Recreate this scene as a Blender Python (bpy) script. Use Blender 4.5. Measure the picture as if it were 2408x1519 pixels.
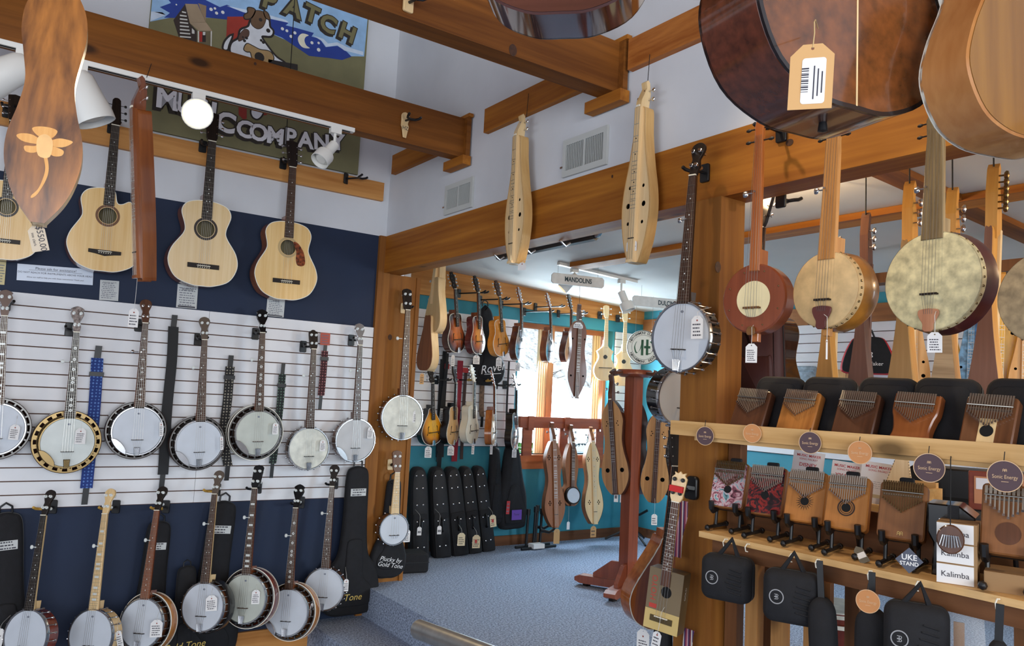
import bpy, bmesh, math, random
from mathutils import Vector, Matrix
random.seed(7)
for _o in list(bpy.data.objects): bpy.data.objects.remove(_o)
SC = bpy.context.scene
COL = SC.collection
PI = math.pi
# ------------------------------------------------------------------ camera
YAW, PIT, ROL, FPX = math.radians(34.957), math.radians(5.359), math.radians(2.85), 1856.85
CAM = Vector((-2.399, -5.057, 1.315))
_f = Vector((math.sin(YAW)*math.cos(PIT), math.cos(YAW)*math.cos(PIT), math.sin(PIT)))
_r0 = Vector((math.cos(YAW), -math.sin(YAW), 0)); _u0 = _r0.cross(_f)
_r = _r0*math.cos(ROL)+_u0*math.sin(ROL); _u = _u0*math.cos(ROL)-_r0*math.sin(ROL)
cd = bpy.data.cameras.new('camera'); cam = bpy.data.objects.new('camera', cd); COL.objects.link(cam)
cd.sensor_width = 36; cd.lens = FPX/2408*36; cd.clip_start = .05; cd.clip_end = 200
cam.matrix_world = Matrix(((_r.x,_u.x,-_f.x,CAM.x),(_r.y,_u.y,-_f.y,CAM.y),(_r.z,_u.z,-_f.z,CAM.z),(0,0,0,1)))
SC.camera = cam
# ------------------------------------------------------------------ light and exposure
SC.view_settings.view_transform = 'Standard'; SC.view_settings.look = 'None'
SC.view_settings.exposure = -0.28; SC.view_settings.gamma = 1.0
SC.view_settings.use_curve_mapping = False
W = bpy.data.worlds.new('sky'); SC.world = W; W.use_nodes = True
W.node_tree.nodes['Background'].inputs[0].default_value = (.80,.88,1,1)
W.node_tree.nodes['Background'].inputs[1].default_value = 2.6
def area(name, loc, aim, sx, sy, power, col):
    l = bpy.data.lights.new(name,'AREA'); l.shape='RECTANGLE'; l.size=sx; l.size_y=sy; l.energy=power; l.color=col
    o = bpy.data.objects.new(name,l); COL.objects.link(o); o.location=loc
    o.rotation_euler=(Vector(aim)-Vector(loc)).to_track_quat('-Z','Y').to_euler(); return o
def spot(name, loc, aim, power, col, ang=70, blend=.6, rad=.04):
    l = bpy.data.lights.new(name,'SPOT'); l.energy=power; l.color=col; l.spot_size=math.radians(ang); l.spot_blend=blend; l.shadow_soft_size=rad
    o = bpy.data.objects.new(name,l); COL.objects.link(o); o.location=loc
    o.rotation_euler=(Vector(aim)-Vector(loc)).to_track_quat('-Z','Y').to_euler(); return o
# daylight through the shop windows behind and to the left of the camera
area('daylight_front_windows', (-3.2,-9.75,1.6), (-3.2,0,.2), 6.0, 2.2, 400, (.92,.965,1))
area('daylight_side_windows', (-6.75,-4.6,1.6), (0,-4.6,.6), 5.0, 2.0, 85, (.92,.965,1))
area('overhead_fill', (-3.2,-4.6,4.25), (-3.2,-4.6,0), 4.0, 4.0, 4, (.98,.99,1))  # unseen fill light below the closed ceiling; no clerestory is built
area('daylight_back_window', (2.38,.98,1.42), (2.2,-3,.4), 1.0, 1.1, 190, (.66,.84,1))
area('daylight_far_window', (3.22,-5.7,1.35), (1.3,-1.2,-.2), 1.4, 1.3, 50, (.70,.86,1)).data.spread=math.radians(80)

# ------------------------------------------------------------------ survey: where a line of sight meets a plane of the place
def ray(px, py): return _f + _r*((px-1204)/FPX) - _u*((py-759.5)/FPX)
def A(px, py, off=0.0): q=ray(px,py); return CAM+q*((-off-CAM.y)/q.y)      # plane parallel to the banjo wall, off metres in front of it
def B(px, py, off=0.0): q=ray(px,py); return CAM+q*((-off-CAM.x)/q.x)      # plane parallel to the beam wall
def Zf(px, py, z=0.0): q=ray(px,py); return CAM+q*((z-CAM.z)/q.z)          # horizontal plane
YW = .826; XR = 3.35
def M(px, py, off=0.0): return A(px,py,off-YW)                              # mandolin wall
def R(px, py, off=0.0): return B(px,py,off-XR)                              # far right wall
def at(px, py, d): return CAM+ray(px,py)*d
# ------------------------------------------------------------------ materials
def lin(c):
    c=c/255; return c/12.92 if c<=.04045 else ((c+.055)/1.055)**2.4
def rgb(t): return (lin(t[0]),lin(t[1]),lin(t[2]),1)
MC={}
def mat(name, c, rough=.5, metal=0, coat=0, var=0, vs=8, bump=0, bs=200, emit=0, trans=0, alpha=1, ior=None):
    if name in MC: return MC[name]
    m=bpy.data.materials.new(name); m.use_nodes=True; nt=m.node_tree; b=nt.nodes['Principled BSDF']
    b.inputs['Base Color'].default_value=rgb(c); b.inputs['Roughness'].default_value=rough; b.inputs['Metallic'].default_value=metal
    b.inputs['Coat Weight'].default_value=coat; b.inputs['Coat Roughness'].default_value=.08
    b.inputs['Transmission Weight'].default_value=trans; b.inputs['Alpha'].default_value=alpha
    if emit: b.inputs['Emission Color'].default_value=rgb(c); b.inputs['Emission Strength'].default_value=emit
    if var or bump:
        tc=nt.nodes.new('ShaderNodeTexCoord')
    if var:
        n=nt.nodes.new('ShaderNodeTexNoise'); n.inputs['Scale'].default_value=vs; n.inputs['Detail'].default_value=5
        nt.links.new(tc.outputs['Object'],n.inputs['Vector'])
        r=nt.nodes.new('ShaderNodeValToRGB'); nt.links.new(n.outputs[0],r.inputs[0])
        lo=tuple(max(0,x*(1-var)) for x in c); hi=tuple(min(255,x*(1+var)) for x in c)
        r.color_ramp.elements[0].position=.3; r.color_ramp.elements[1].position=.7
        r.color_ramp.elements[0].color=rgb(lo); r.color_ramp.elements[1].color=rgb(hi)
        nt.links.new(r.outputs[0],b.inputs['Base Color'])
    if bump:
        n2=nt.nodes.new('ShaderNodeTexNoise'); n2.inputs['Scale'].default_value=bs; n2.inputs['Detail'].default_value=3
        nt.links.new(tc.outputs['Object'],n2.inputs['Vector'])
        bp=nt.nodes.new('ShaderNodeBump'); bp.inputs['Strength'].default_value=bump; bp.inputs['Distance'].default_value=.004
        nt.links.new(n2.outputs[0],bp.inputs['Height']); nt.links.new(bp.outputs[0],b.inputs['Normal'])
    MC[name]=m; return m
def wood(name, c1, c2, axis='Z', s=14, rough=.45, coat=0, spec=None, knots=0, stretch=.05, c3=None):
    if name in MC: return MC[name]
    m=bpy.data.materials.new(name); m.use_nodes=True; nt=m.node_tree; b=nt.nodes['Principled BSDF']
    b.inputs['Roughness'].default_value=rough; b.inputs['Coat Weight'].default_value=coat; b.inputs['Coat Roughness'].default_value=.06
    b.inputs['Specular IOR Level'].default_value=.25 if coat==0 else .5
    tc=nt.nodes.new('ShaderNodeTexCoord'); mp=nt.nodes.new('ShaderNodeMapping'); nt.links.new(tc.outputs['Object'],mp.inputs[0])
    sc=[s,s,s]; sc['XYZ'.index(axis)]=s*stretch; mp.inputs['Scale'].default_value=sc
    n=nt.nodes.new('ShaderNodeTexNoise'); n.inputs['Scale'].default_value=1; n.inputs['Detail'].default_value=8; n.inputs['Roughness'].default_value=.6; n.inputs['Distortion'].default_value=.6
    nt.links.new(mp.outputs[0],n.inputs['Vector'])
    n3=nt.nodes.new('ShaderNodeTexNoise'); n3.inputs['Scale'].default_value=5; n3.inputs['Detail'].default_value=3
    nt.links.new(mp.outputs[0],n3.inputs['Vector'])
    mx=nt.nodes.new('ShaderNodeMath'); mx.operation='MULTIPLY_ADD'; mx.inputs[1].default_value=.35; nt.links.new(n3.outputs[0],mx.inputs[0]); nt.links.new(n.outputs[0],mx.inputs[2])
    r=nt.nodes.new('ShaderNodeValToRGB'); nt.links.new(mx.outputs[0],r.inputs[0])
    r.color_ramp.elements[0].position=.5; r.color_ramp.elements[1].position=.85
    r.color_ramp.elements[0].color=rgb(c1); r.color_ramp.elements[1].color=rgb(c2)
    last=r.outputs[0]
    if knots:
        v=nt.nodes.new('ShaderNodeTexVoronoi'); v.inputs['Scale'].default_value=knots
        mp2=nt.nodes.new('ShaderNodeMapping'); nt.links.new(tc.outputs['Object'],mp2.inputs[0]); sc2=[1,1,1]; sc2['XYZ'.index(axis)]=.45; mp2.inputs['Scale'].default_value=sc2
        nt.links.new(mp2.outputs[0],v.inputs['Vector'])
        rr=nt.nodes.new('ShaderNodeValToRGB'); rr.color_ramp.elements[0].position=.07; rr.color_ramp.elements[1].position=.15
        rr.color_ramp.elements[0].color=(1,1,1,1); rr.color_ramp.elements[1].color=(0,0,0,1); nt.links.new(v.outputs['Distance'],rr.inputs[0])
        mm=nt.nodes.new('ShaderNodeMix'); mm.data_type='RGBA'; nt.links.new(rr.outputs[0],mm.inputs['Factor']); nt.links.new(last,mm.inputs[6])
        mm.inputs[7].default_value=rgb(tuple(x*.6 for x in c1)); last=mm.outputs[2]
    nt.links.new(last,b.inputs['Base Color'])
    bp=nt.nodes.new('ShaderNodeBump'); bp.inputs['Strength'].default_value=.12 if coat==0 else .02; bp.inputs['Distance'].default_value=.003
    nt.links.new(mx.outputs[0],bp.inputs['Height']); nt.links.new(bp.outputs[0],b.inputs['Normal'])
    MC[name]=m; return m
# ------------------------------------------------------------------ mesh building
class MB:
    def __init__(s): s.v=[]; s.f=[]
    def add(s,v,f):
        k=len(s.v); s.v+= [tuple(x) for x in v]; s.f+=[tuple(i+k for i in q) for q in f]; return s
    def box(s,x0,x1,y0,y1,z0,z1):
        return s.add([(x0,y0,z0),(x1,y0,z0),(x1,y1,z0),(x0,y1,z0),(x0,y0,z1),(x1,y0,z1),(x1,y1,z1),(x0,y1,z1)],
            [(0,3,2,1),(4,5,6,7),(0,1,5,4),(1,2,6,5),(2,3,7,6),(3,0,4,7)])
    def rbox(s,x0,x1,y0,y1,z0,z1,b=.003):
        # box with chamfered edges seen from the front: prism of chamfered outline with bevelled front and back
        o=rrect(x1-x0,z1-z0,b*2,3); o=[(p[0]+(x0+x1)/2,p[1]+(z0+z1)/2) for p in o]
        return s.prism(o,y0,y1,b)
    def prism(s,o,y0,y1,b=0,caps=(1,1),b1=None):
        # o: outline [(x,z)] counter-clockwise seen from the front (-y); b: bevel at both ends
        n=len(o); 
        rings=[]
        if b1 is None: b1=b
        if b: rings+= [(inset(o,b),y0),(o,y0+b)]
        else: rings+=[(o,y0)]
        if b1: rings+=[(o,y1-b1),(inset(o,b1),y1)]
        else: rings+=[(o,y1)]
        v=[];f=[]
        for oo,y in rings: v+=[(p[0],y,p[1]) for p in oo]
        for k in range(len(rings)-1):
            for i in range(n):
                j=(i+1)%n; f.append((k*n+i,(k+1)*n+i,(k+1)*n+j,k*n+j))
        if caps[0]: f.append(tuple(range(n)))
        if caps[1]: f.append(tuple(range((len(rings)-1)*n,len(rings)*n))[::-1])
        return s.add(v,f)
    def strip(s,o,oi,y0,y1):
        # flat ring between outline o and inner outline oi, from y0 (front) to y1
        n=len(o); v=[(p[0],y0,p[1]) for p in o]+[(p[0],y0,p[1]) for p in oi]+[(p[0],y1,p[1]) for p in o]+[(p[0],y1,p[1]) for p in oi]
        f=[]
        for i in range(n):
            j=(i+1)%n; f+=[(i,j,n+j,n+i),(2*n+i,3*n+i,3*n+j,2*n+j),(i,2*n+i,2*n+j,j),(n+i,n+j,3*n+j,3*n+i)]
        return s.add(v,f)
    def arched(s,o,y,h,n=5,cx=0,cz=0,inn=.0):
        # shallow dome over an outline, rising towards -y by h
        m=len(o); v=[];f=[]
        for k in range(n):
            t=k/n; sc=1-t
            yy=y-h*(math.sin(t*PI/2)); v+=[(cx+(p[0]-cx)*sc,yy,cz+(p[1]-cz)*sc) for p in o]
        v.append((cx,y-h,cz))
        for k in range(n-1):
            for i in range(m): j=(i+1)%m; f.append((k*m+i,k*m+j,(k+1)*m+j,(k+1)*m+i))
        for i in range(m): j=(i+1)%m; f.append(((n-1)*m+i,(n-1)*m+j,n*m))
        return s.add(v,f)
    def tube(s,pts,r,n=8,cap=True):
        P=[Vector(p) for p in pts]; rr=r if isinstance(r,(list,tuple)) else [r]*len(P)
        v=[];f=[]; nx=None
        for i,p in enumerate(P):
            t=(P[min(i+1,len(P)-1)]-P[max(i-1,0)]); t.normalize()
            if nx is None: nx=t.orthogonal().normalized()
            else:
                nx=(nx-t*nx.dot(t)); nx=nx.normalized() if nx.length>1e-6 else t.orthogonal().normalized()
            ny=t.cross(nx)
            for k in range(n):
                a=2*PI*k/n; v.append(p+(nx*math.cos(a)+ny*math.sin(a))*rr[i])
        for i in range(len(P)-1):
            for k in range(n):
                q=(k+1)%n; f.append((i*n+k,i*n+q,(i+1)*n+q,(i+1)*n+k))
        if cap: f.append(tuple(range(n))[::-1]); f.append(tuple(range((len(P)-1)*n,len(P)*n)))
        return s.add(v,f)
    def lathe(s,prof,c=(0,0,0),ax='Y',n=32,cap=False,sx=1,sz=1):
        # prof [(radius, t)] around an axis through c
        v=[];f=[]
        for r,t in prof:
            for k in range(n):
                a=2*PI*k/n; x,z=r*math.cos(a)*sx,r*math.sin(a)*sz
                v.append((c[0]+x,c[1]+t,c[2]+z) if ax=='Y' else (c[0]+x,c[1]+z,c[2]+t) if ax=='Z' else (c[0]+t,c[1]+x,c[2]+z))
        for i in range(len(prof)-1):
            for k in range(n): q=(k+1)%n; f.append((i*n+k,i*n+q,(i+1)*n+q,(i+1)*n+k))
        if cap: f.append(tuple(range(n))); f.append(tuple(range((len(prof)-1)*n,len(prof)*n))[::-1])
        return s.add(v,f)
    def disc(s,x,z,r,y,n=20,ry=None,th=.0008):
        ry=ry or r
        return s.prism([(x+r*math.cos(2*PI*k/n),z+ry*math.sin(2*PI*k/n)) for k in range(n)],y,y+th)
    def plate(s,o,holes,y0,y1):
        # sheet with real holes
        bm=bmesh.new(); loops=[]
        for lp in [o]+holes:
            vs=[bm.verts.new((p[0],y0,p[1])) for p in lp]; loops.append([bm.edges.new((vs[i],vs[(i+1)%len(vs)])) for i in range(len(vs))])
        bmesh.ops.triangle_fill(bm,edges=[e for l in loops for e in l],use_beauty=True,normal=(0,-1,0))
        bm.verts.index_update(); nv=len(bm.verts); v=[x.co[:] for x in bm.verts]; f=[]
        for fa in bm.faces:
            q=[x.index for x in fa.verts]
            if fa.normal.y>0: q=q[::-1]
            f.append(tuple(q))
        k=0; sides=[]
        for lp in [o]+holes:
            m=len(lp)
            for i in range(m): sides.append((k+i,k+(i+1)%m,nv+k+(i+1)%m,nv+k+i))
            k+=m
        bm.free()
        v2=v+[(p[0],y1,p[2]) for p in v]; f2=f+[tuple(i+nv for i in q[::-1]) for q in f]+sides
        return s.add(v2,f2)
    def mesh(s,name,m,smooth=40):
        me=bpy.data.meshes.new(name); me.from_pydata([tuple(p) for p in s.v],[],s.f)
        bm=bmesh.new(); bm.from_mesh(me); bmesh.ops.recalc_face_normals(bm,faces=bm.faces); bm.to_mesh(me); bm.free()
        if smooth: me.shade_smooth(); me.set_sharp_from_angle(angle=math.radians(smooth))
        if m: me.materials.append(m)
        return me
    def build(s,name,m,parent=None,smooth=40):
        o=bpy.data.objects.new(name,s.mesh(name,m,smooth)); COL.objects.link(o)
        if parent: o.parent=parent
        return o
def obj(name,me,parent=None,loc=None,rot=None,sc=None):
    o=bpy.data.objects.new(name,me); COL.objects.link(o)
    if parent: o.parent=parent
    if loc is not None: o.location=loc
    if rot is not None: o.rotation_euler=rot
    if sc is not None: o.scale=sc if hasattr(sc,'__len__') else (sc,)*3
    return o
def signed(o): return sum(o[i][0]*o[(i+1)%len(o)][1]-o[(i+1)%len(o)][0]*o[i][1] for i in range(len(o)))
def inset(o,d):
    n=len(o); out=[]; sg=1 if signed(o)>0 else -1
    for i in range(n):
        a=Vector(o[i-1]); b=Vector(o[i]); c=Vector(o[(i+1)%n])
        e1=(b-a); e2=(c-b)
        if e1.length<1e-9 or e2.length<1e-9: out.append(tuple(b)); continue
        e1.normalize(); e2.normalize(); n1=Vector((-e1.y,e1.x))*sg; n2=Vector((-e2.y,e2.x))*sg
        m=n1+n2; l=m.length
        if l<1e-6: out.append(tuple(b)); continue
        m/=l; k=d/max(.45,m.dot(n1)); out.append((b.x+m.x*k,b.y+m.y*k))
    return out
def rrect(w,h,r,n=4):
    o=[]
    for cx,cz,a0 in ((w/2-r,h/2-r,0),(-w/2+r,h/2-r,90),(-w/2+r,-h/2+r,180),(w/2-r,-h/2+r,270)):
        for k in range(n+1):
            a=math.radians(a0+90*k/n); o.append((cx+r*math.cos(a),cz+r*math.sin(a)))
    return o
def circ(x,z,r,n=20,rz=None): return [(x+r*math.cos(2*PI*k/n),z+(rz or r)*math.sin(2*PI*k/n)) for k in range(n)]
def crom(P,n=6,closed=False):
    out=[]; m=len(P)
    for i in range(m if closed else m-1):
        g=lambda k: P[k%m] if closed else P[max(0,min(m-1,k))]
        p0,p1,p2,p3=g(i-1),g(i),g(i+1),g(i+2)
        for k in range(n):
            t=k/n; q=[]
            for d in range(len(p1)):
                q.append(.5*(2*p1[d]+(p2[d]-p0[d])*t+(2*p0[d]-5*p1[d]+4*p2[d]-p3[d])*t*t+(3*p1[d]-p0[d]-3*p2[d]+p3[d])*t**3))
            out.append(tuple(q))
    if not closed: out.append(tuple(P[-1]))
    return out
def sym(prof,n=6,right=None):
    # outline from half profile [(z,halfwidth)] listed from the bottom up; ccw
    r=crom([(p[1],p[0]) for p in (right or prof)],n); l=crom([(p[1],p[0]) for p in prof],n)
    r=[(max(0,p[0]),p[1]) for p in r]; l=[(max(0,p[0]),p[1]) for p in l]
    o=r+[(-p[0],p[1]) for p in l[::-1]]
    out=[]
    for p in o:
        if not out or (abs(p[0]-out[-1][0])+abs(p[1]-out[-1][1]))>1e-5: out.append(p)
    if abs(out[0][0]-out[-1][0])+abs(out[0][1]-out[-1][1])<1e-5: out.pop()
    return out
TC={}
def text(body,size,m,parent,name,x=0,y=0,z=0,align='CENTER',ext=.0003,rot=0,shear=0,bold=0,sx=1,space=1,flip=False):
    # flat lettering lying on a front face (facing -y)
    key=(body,align,shear,bold,space)
    if key not in TC:
        cu=bpy.data.curves.new('lettering','FONT'); cu.body=body; cu.align_x=align; cu.align_y='CENTER'; cu.shear=shear; cu.offset=bold; cu.space_character=space; cu.resolution_u=3
        t=bpy.data.objects.new('lettering',cu); COL.objects.link(t); me=bpy.data.meshes.new_from_object(t); bpy.data.objects.remove(t); bpy.data.curves.remove(cu)
        me.materials.clear(); TC[key]=me
    me=TC[key].copy(); me.materials.append(m); me.name=name
    o=obj(name,me,parent); o.scale=(size*sx*(-1 if flip else 1),size,size)
    e=Matrix.Translation((x,y,z))@Matrix.Rotation(PI/2,4,'X')@Matrix.Rotation(rot,4,'Z')
    o.matrix_basis=e@Matrix.Diagonal((size*sx,size,size,1)); return o
# ------------------------------------------------------------------ things
def tag_(o,label,cat,group=None):
    o['label']=label; o['category']=cat
    if group: o['group']=group
    return o
def thing(name,label,cat,group=None):
    o=bpy.data.objects.new(name,None); COL.objects.link(o); o.empty_display_size=.05
    return tag_(o,label,cat,group)
def struct(o,label=None):
    o['kind']='structure'
    if label: o['label']=label
    return o
def stuff(o): o['kind']='stuff'; return o
def face(phi): p=math.radians(phi); return Vector((-math.sin(p),-math.cos(p),0))
def frame(loc,up,facing,s=1):
    z=Vector(up).normalized(); fc=Vector(facing); y=-(fc-z*fc.dot(z)).normalized(); x=y.cross(z)
    return Matrix(((x.x*s,y.x*s,z.x*s,loc[0]),(x.y*s,y.y*s,z.y*s,loc[1]),(x.z*s,y.z*s,z.z*s,loc[2]),(0,0,0,1)))
def hang(o,L,bot,top,phi): 
    up=top-bot; o.matrix_basis=frame(bot,up,face(phi),up.length/L); return o
def stand(o,loc,phi,s=1,up=(0,0,1)): o.matrix_basis=frame(loc,up,face(phi),s); return o
def dup(root,**kw):
    r=root.copy(); COL.objects.link(r)
    for ch in list(root.children):
        c=ch.copy(); COL.objects.link(c); c.parent=r
        for g in ch.children:
            d=g.copy(); COL.objects.link(d); d.parent=c
    for k,v in kw.items(): r[k]=v
    return r
def wbox(name,m,x0,x1,y0,y1,z0,z1,parent=None): return MB().box(x0,x1,y0,y1,z0,z1).build(name,m,parent,0)
# ------------------------------------------------------------------ shared materials
white=mat('wall_white',(212,214,218),.8,var=.02,vs=3,bump=.05,bs=90)
navy=mat('wall_navy',(14,32,60),.7,var=.05,vs=3,bump=.05,bs=90)
teal=mat('wall_teal',(52,132,148),.7,var=.04,vs=3,bump=.05,bs=90)
slat_m=mat('slat_white',(222,222,224),.45,var=.02,vs=4)
groove_m=mat('slat_groove',(92,62,48),.7)
ceil_m=mat('ceiling_paint',(204,200,192),.85,var=.02,vs=2)
beam_x=wood('fir_beam_x',(98,54,16),(142,86,30),'X',9,.6,knots=5)
beam_y=wood('fir_beam_y',(134,74,20),(180,114,38),'Y',9,.6,knots=5)
beam_z=wood('fir_post_z',(122,74,28),(154,100,42),'Z',9,.6,knots=5)
pine_x=wood('pine_x',(166,106,50),(206,148,84),'X',10,.5,knots=3)
pine_y=wood('pine_y',(190,146,88),(226,186,130),'Y',10,.55,knots=4)
pine_z=wood('pine_z',(150,100,52),(196,144,86),'Z',10,.55,knots=3)
black=mat('black_plastic',(16,16,18),.4)
blackf=mat('black_fabric',(20,20,24),.85,var=.15,vs=30,bump=.3,bs=500)
blackg=mat('black_gloss',(12,12,13),.15,coat=.5)
chrome=mat('chrome',(196,196,198),.22,1)
brass=mat('gold_metal',(128,108,74),.3,1)
steel=mat('steel_string',(190,188,182),.3,1)
ivory=mat('ivory_plastic',(232,228,214),.4)
pearl=mat('pearl_inlay',(220,224,220),.3)
bone=mat('bone',(236,228,206),.5)
ebony=wood('ebony_board',(26,20,17),(46,35,28),'Z',20,.4)
rosew=wood('rosewood_board',(52,33,24),(84,56,40),'Z',20,.45)
maple=wood('maple',(214,178,122),(236,206,156),'Z',14,.35,coat=.3)
spruce=wood('spruce_top',(226,180,110),(240,204,142),'Z',40,.3,coat=.5,stretch=.02)
mahog=wood('mahogany_gloss',(92,44,22),(134,72,36),'Z',16,.25,coat=.6)
walnut=wood('walnut',(66,38,24),(108,66,42),'Z',14,.35,coat=.2)
tagw=mat('tag_card',(226,224,222),.7)
tagt=mat('tag_tan',(206,160,104),.7)
ink=mat('ink',(58,56,66),.8)
cord_w=mat('white_cord',(214,212,206),.8)
cord_b=mat('black_cord',(20,19,19),.8)
# ================================================================== the building
carpet=mat('carpet',(104,113,128),.95)
def _carpet(m):
    nt=m.node_tree; b=nt.nodes['Principled BSDF']; tc=nt.nodes.new('ShaderNodeTexCoord')
    n=nt.nodes.new('ShaderNodeTexNoise'); n.inputs['Scale'].default_value=85; n.inputs['Detail'].default_value=4; n.inputs['Roughness'].default_value=.8
    nt.links.new(tc.outputs['Object'],n.inputs['Vector'])
    r=nt.nodes.new('ShaderNodeValToRGB'); r.color_ramp.elements[0].position=.36; r.color_ramp.elements[1].position=.64
    r.color_ramp.elements[0].color=rgb((64,75,96)); r.color_ramp.elements[1].color=rgb((188,203,228))
    nt.links.new(n.outputs[0],r.inputs[0]); nt.links.new(r.outputs[0],b.inputs['Base Color'])
    bp=nt.nodes.new('ShaderNodeBump'); bp.inputs['Strength'].default_value=.6; bp.inputs['Distance'].default_value=.006
    nt.links.new(n.outputs[0],bp.inputs['Height']); nt.links.new(bp.outputs[0],b.inputs['Normal'])
_carpet(carpet)
CEIL=4.4
FL=-.40
struct(wbox('floor',carpet,0,XR+.2,-7.2,YW+.1,-.24,0),'grey speckled carpet of the raised platform')
struct(wbox('floor',carpet,-.37,0,-7.2,.0,-.44,-.2),'grey carpeted step below the platform')
struct(wbox('floor',carpet,-7,-.37,-10,.0,-.5,FL),'grey carpet of the lower shop floor')
# banjo wall
wl=struct(wbox('wall_left',white,-7,.02,0,.12,2.40,CEIL))
wbox('painted_band',navy,-7,.0,.0,.12,-.5,2.40,wl)
struct(wbox('baseboard_left',pine_x,-7,-.37,-.022,0,FL,-.215))
struct(wbox('trim_1',beam_z,-.045,.045,-.028,.10,-.2,2.40),'rough plank at the end of the banjo wall')
pl=struct(wbox('trim_2',beam_z,.045,.275,-.005,.14,0,2.14),'knotty boxed post at the corner of the opening')
wbox('edge_board',beam_z,.27,.30,-.016,.15,0,2.14,pl)
struct(wbox('wall_jog',white,.24,.30,.14,YW+.1,0,2.4))
struct(wbox('trim_3',pine_x,-7,-.045,-.032,0,2.645,2.775),'pine hanger rail along the white wall')
# beam wall
struct(wbox('wall_right',white,.012,.13,-7.2,0,2.40,CEIL))
struct(wbox('trim_4',beam_y,0,.14,-7.2,.0,2.14,2.40),'long fir beam over the opening')
# right post: boards seen on its front and side
pr=struct(wbox('trim_5',beam_z,-.012,.13,-3.03,-2.845,0,2.14),'knotty fir post between opening and shelves')
# ceiling joists with their end blocks
def joist(n,y0,th,label,z0=2.735,z1=2.975):
    j=struct(wbox(n,beam_x,-7,-.0,y0,y0+th,z0,z1),label)
    wbox('end_board',beam_x,-.028,0,y0-.035,y0,z0,z1,j)
    wbox('end_cap',beam_y,-.03,0,y0-.055,y0+th+.09,z1,z1+.02,j)
    wbox('end_block',beam_y,-.055,0,y0-.05,y0+th+.09,z0-.055,z0,j)
    return j
joist('trim_6',-1.06,.09,'fir ceiling joist with a light track under it')
joist('trim_7',-2.42,.11,'fir ceiling joist nearer the camera')
struct(wbox('trim_8',beam_y,-.022,.012,-.92,-.085,2.833,2.968),'wall ledger board near the corner')
struct(wbox('trim_9',beam_y,-.022,.012,-2.25,-1.272,2.833,2.975),'wall ledger board between two joists')
struct(wbox('trim_10',wood('ledger_grain',(150,84,34),(190,120,58),'Y',16,.55,stretch=.12),-.022,.012,-4.6,-2.475,2.826,2.97),'wall ledger board with bold grain on the right')
struct(wbox('ceiling',beam_x,-7,.13,-10,.12,CEIL,CEIL+.1))
# shell behind the camera with the shop windows
ws=MB()
for x0,x1,z0,z1 in((-7,-6.2,FL,CEIL),(-.2,.13,FL,CEIL),(-6.2,-.2,FL,.6),(-6.2,-.2,3.2,CEIL)): ws.box(x0,x1,-10.1,-10,z0,z1)
struct(ws.build('wall_front',white,None,0))
ws=MB()
for y0,y1,z0,z1 in((-10,-7.1,FL,CEIL),(-2.1,.12,FL,CEIL),(-7.1,-2.1,FL,.7),(-7.1,-2.1,3.1,CEIL)): ws.box(-7.1,-7,y0,y1,z0,z1)
struct(ws.build('wall_side',white,None,0))
struct(wbox('wall_near',white,.012,.13,-10,-7.2,-.4,CEIL))
struct(wbox('wall_end',white,.13,XR+.2,-7.3,-7.2,0,2.6))
# back room
WX0,WX1,WZ0,WZ1=1.80,2.96,.80,2.02
wb=MB()
for x0,x1,z0,z1 in((.24,WX0,0,2.14),(WX1,XR+.1,0,2.14),(WX0,WX1,0,WZ0),(WX0,WX1,WZ1,2.14)): wb.box(x0,x1,YW,YW+.16,z0,z1)
wb.add([(.24,YW,2.14),(XR+.1,YW,2.14),(XR+.1,YW+.16,2.14),(.24,YW+.16,2.14),(.24,YW,2.5),(XR+.1,YW,2.4),(XR+.1,YW+.16,2.4),(.24,YW+.16,2.5)],[(0,1,5,4),(3,2,6,7),(4,5,6,7),(0,3,7,4),(1,2,6,5)])
struct(wb.build('wall_back',teal,None,0))
def zc(x): return 2.415-.047*x
hb=MB().add([(.30,YW-.03,2.14),(XR,YW-.03,2.125),(XR,YW,2.125),(.30,YW,2.14),(.30,YW-.03,zc(.3)),(XR,YW-.03,zc(XR)),(XR,YW,zc(XR)),(.30,YW,zc(.3))],[(0,3,2,1),(4,5,6,7),(0,1,5,4),(1,2,6,5),(2,3,7,6),(3,0,4,7)])
struct(hb.build('trim_11',pine_x,None,0),'wide pine hanger board above the mandolins')
struct(wbox('baseboard_back',wood('dark_base',(84,52,32),(120,78,48),'X',9,.6),.30,XR,YW-.018,YW,0,.085))
struct(wbox('wall_far',teal,XR,XR+.12,-7.2,YW+.16,0,2.4))
struct(wbox('baseboard_far',MC['dark_base'],XR-.018,XR,-7.2,YW-.02,0,.085))
cb=MB().add([(.06,-7.2,zc(0)),(XR+.12,-7.2,zc(XR+.12)),(XR+.12,YW+.16,zc(XR+.12)),(.06,YW+.16,zc(0)),(.06,-7.2,zc(0)+.06),(XR+.12,-7.2,zc(XR+.12)+.06),(XR+.12,YW+.16,zc(XR+.12)+.06),(.06,YW+.16,zc(0)+.06)],[(0,3,2,1),(4,5,6,7),(0,1,5,4),(1,2,6,5),(2,3,7,6),(3,0,4,7)])
struct(cb.build('ceiling_back_room',ceil_m,None,0))
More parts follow.
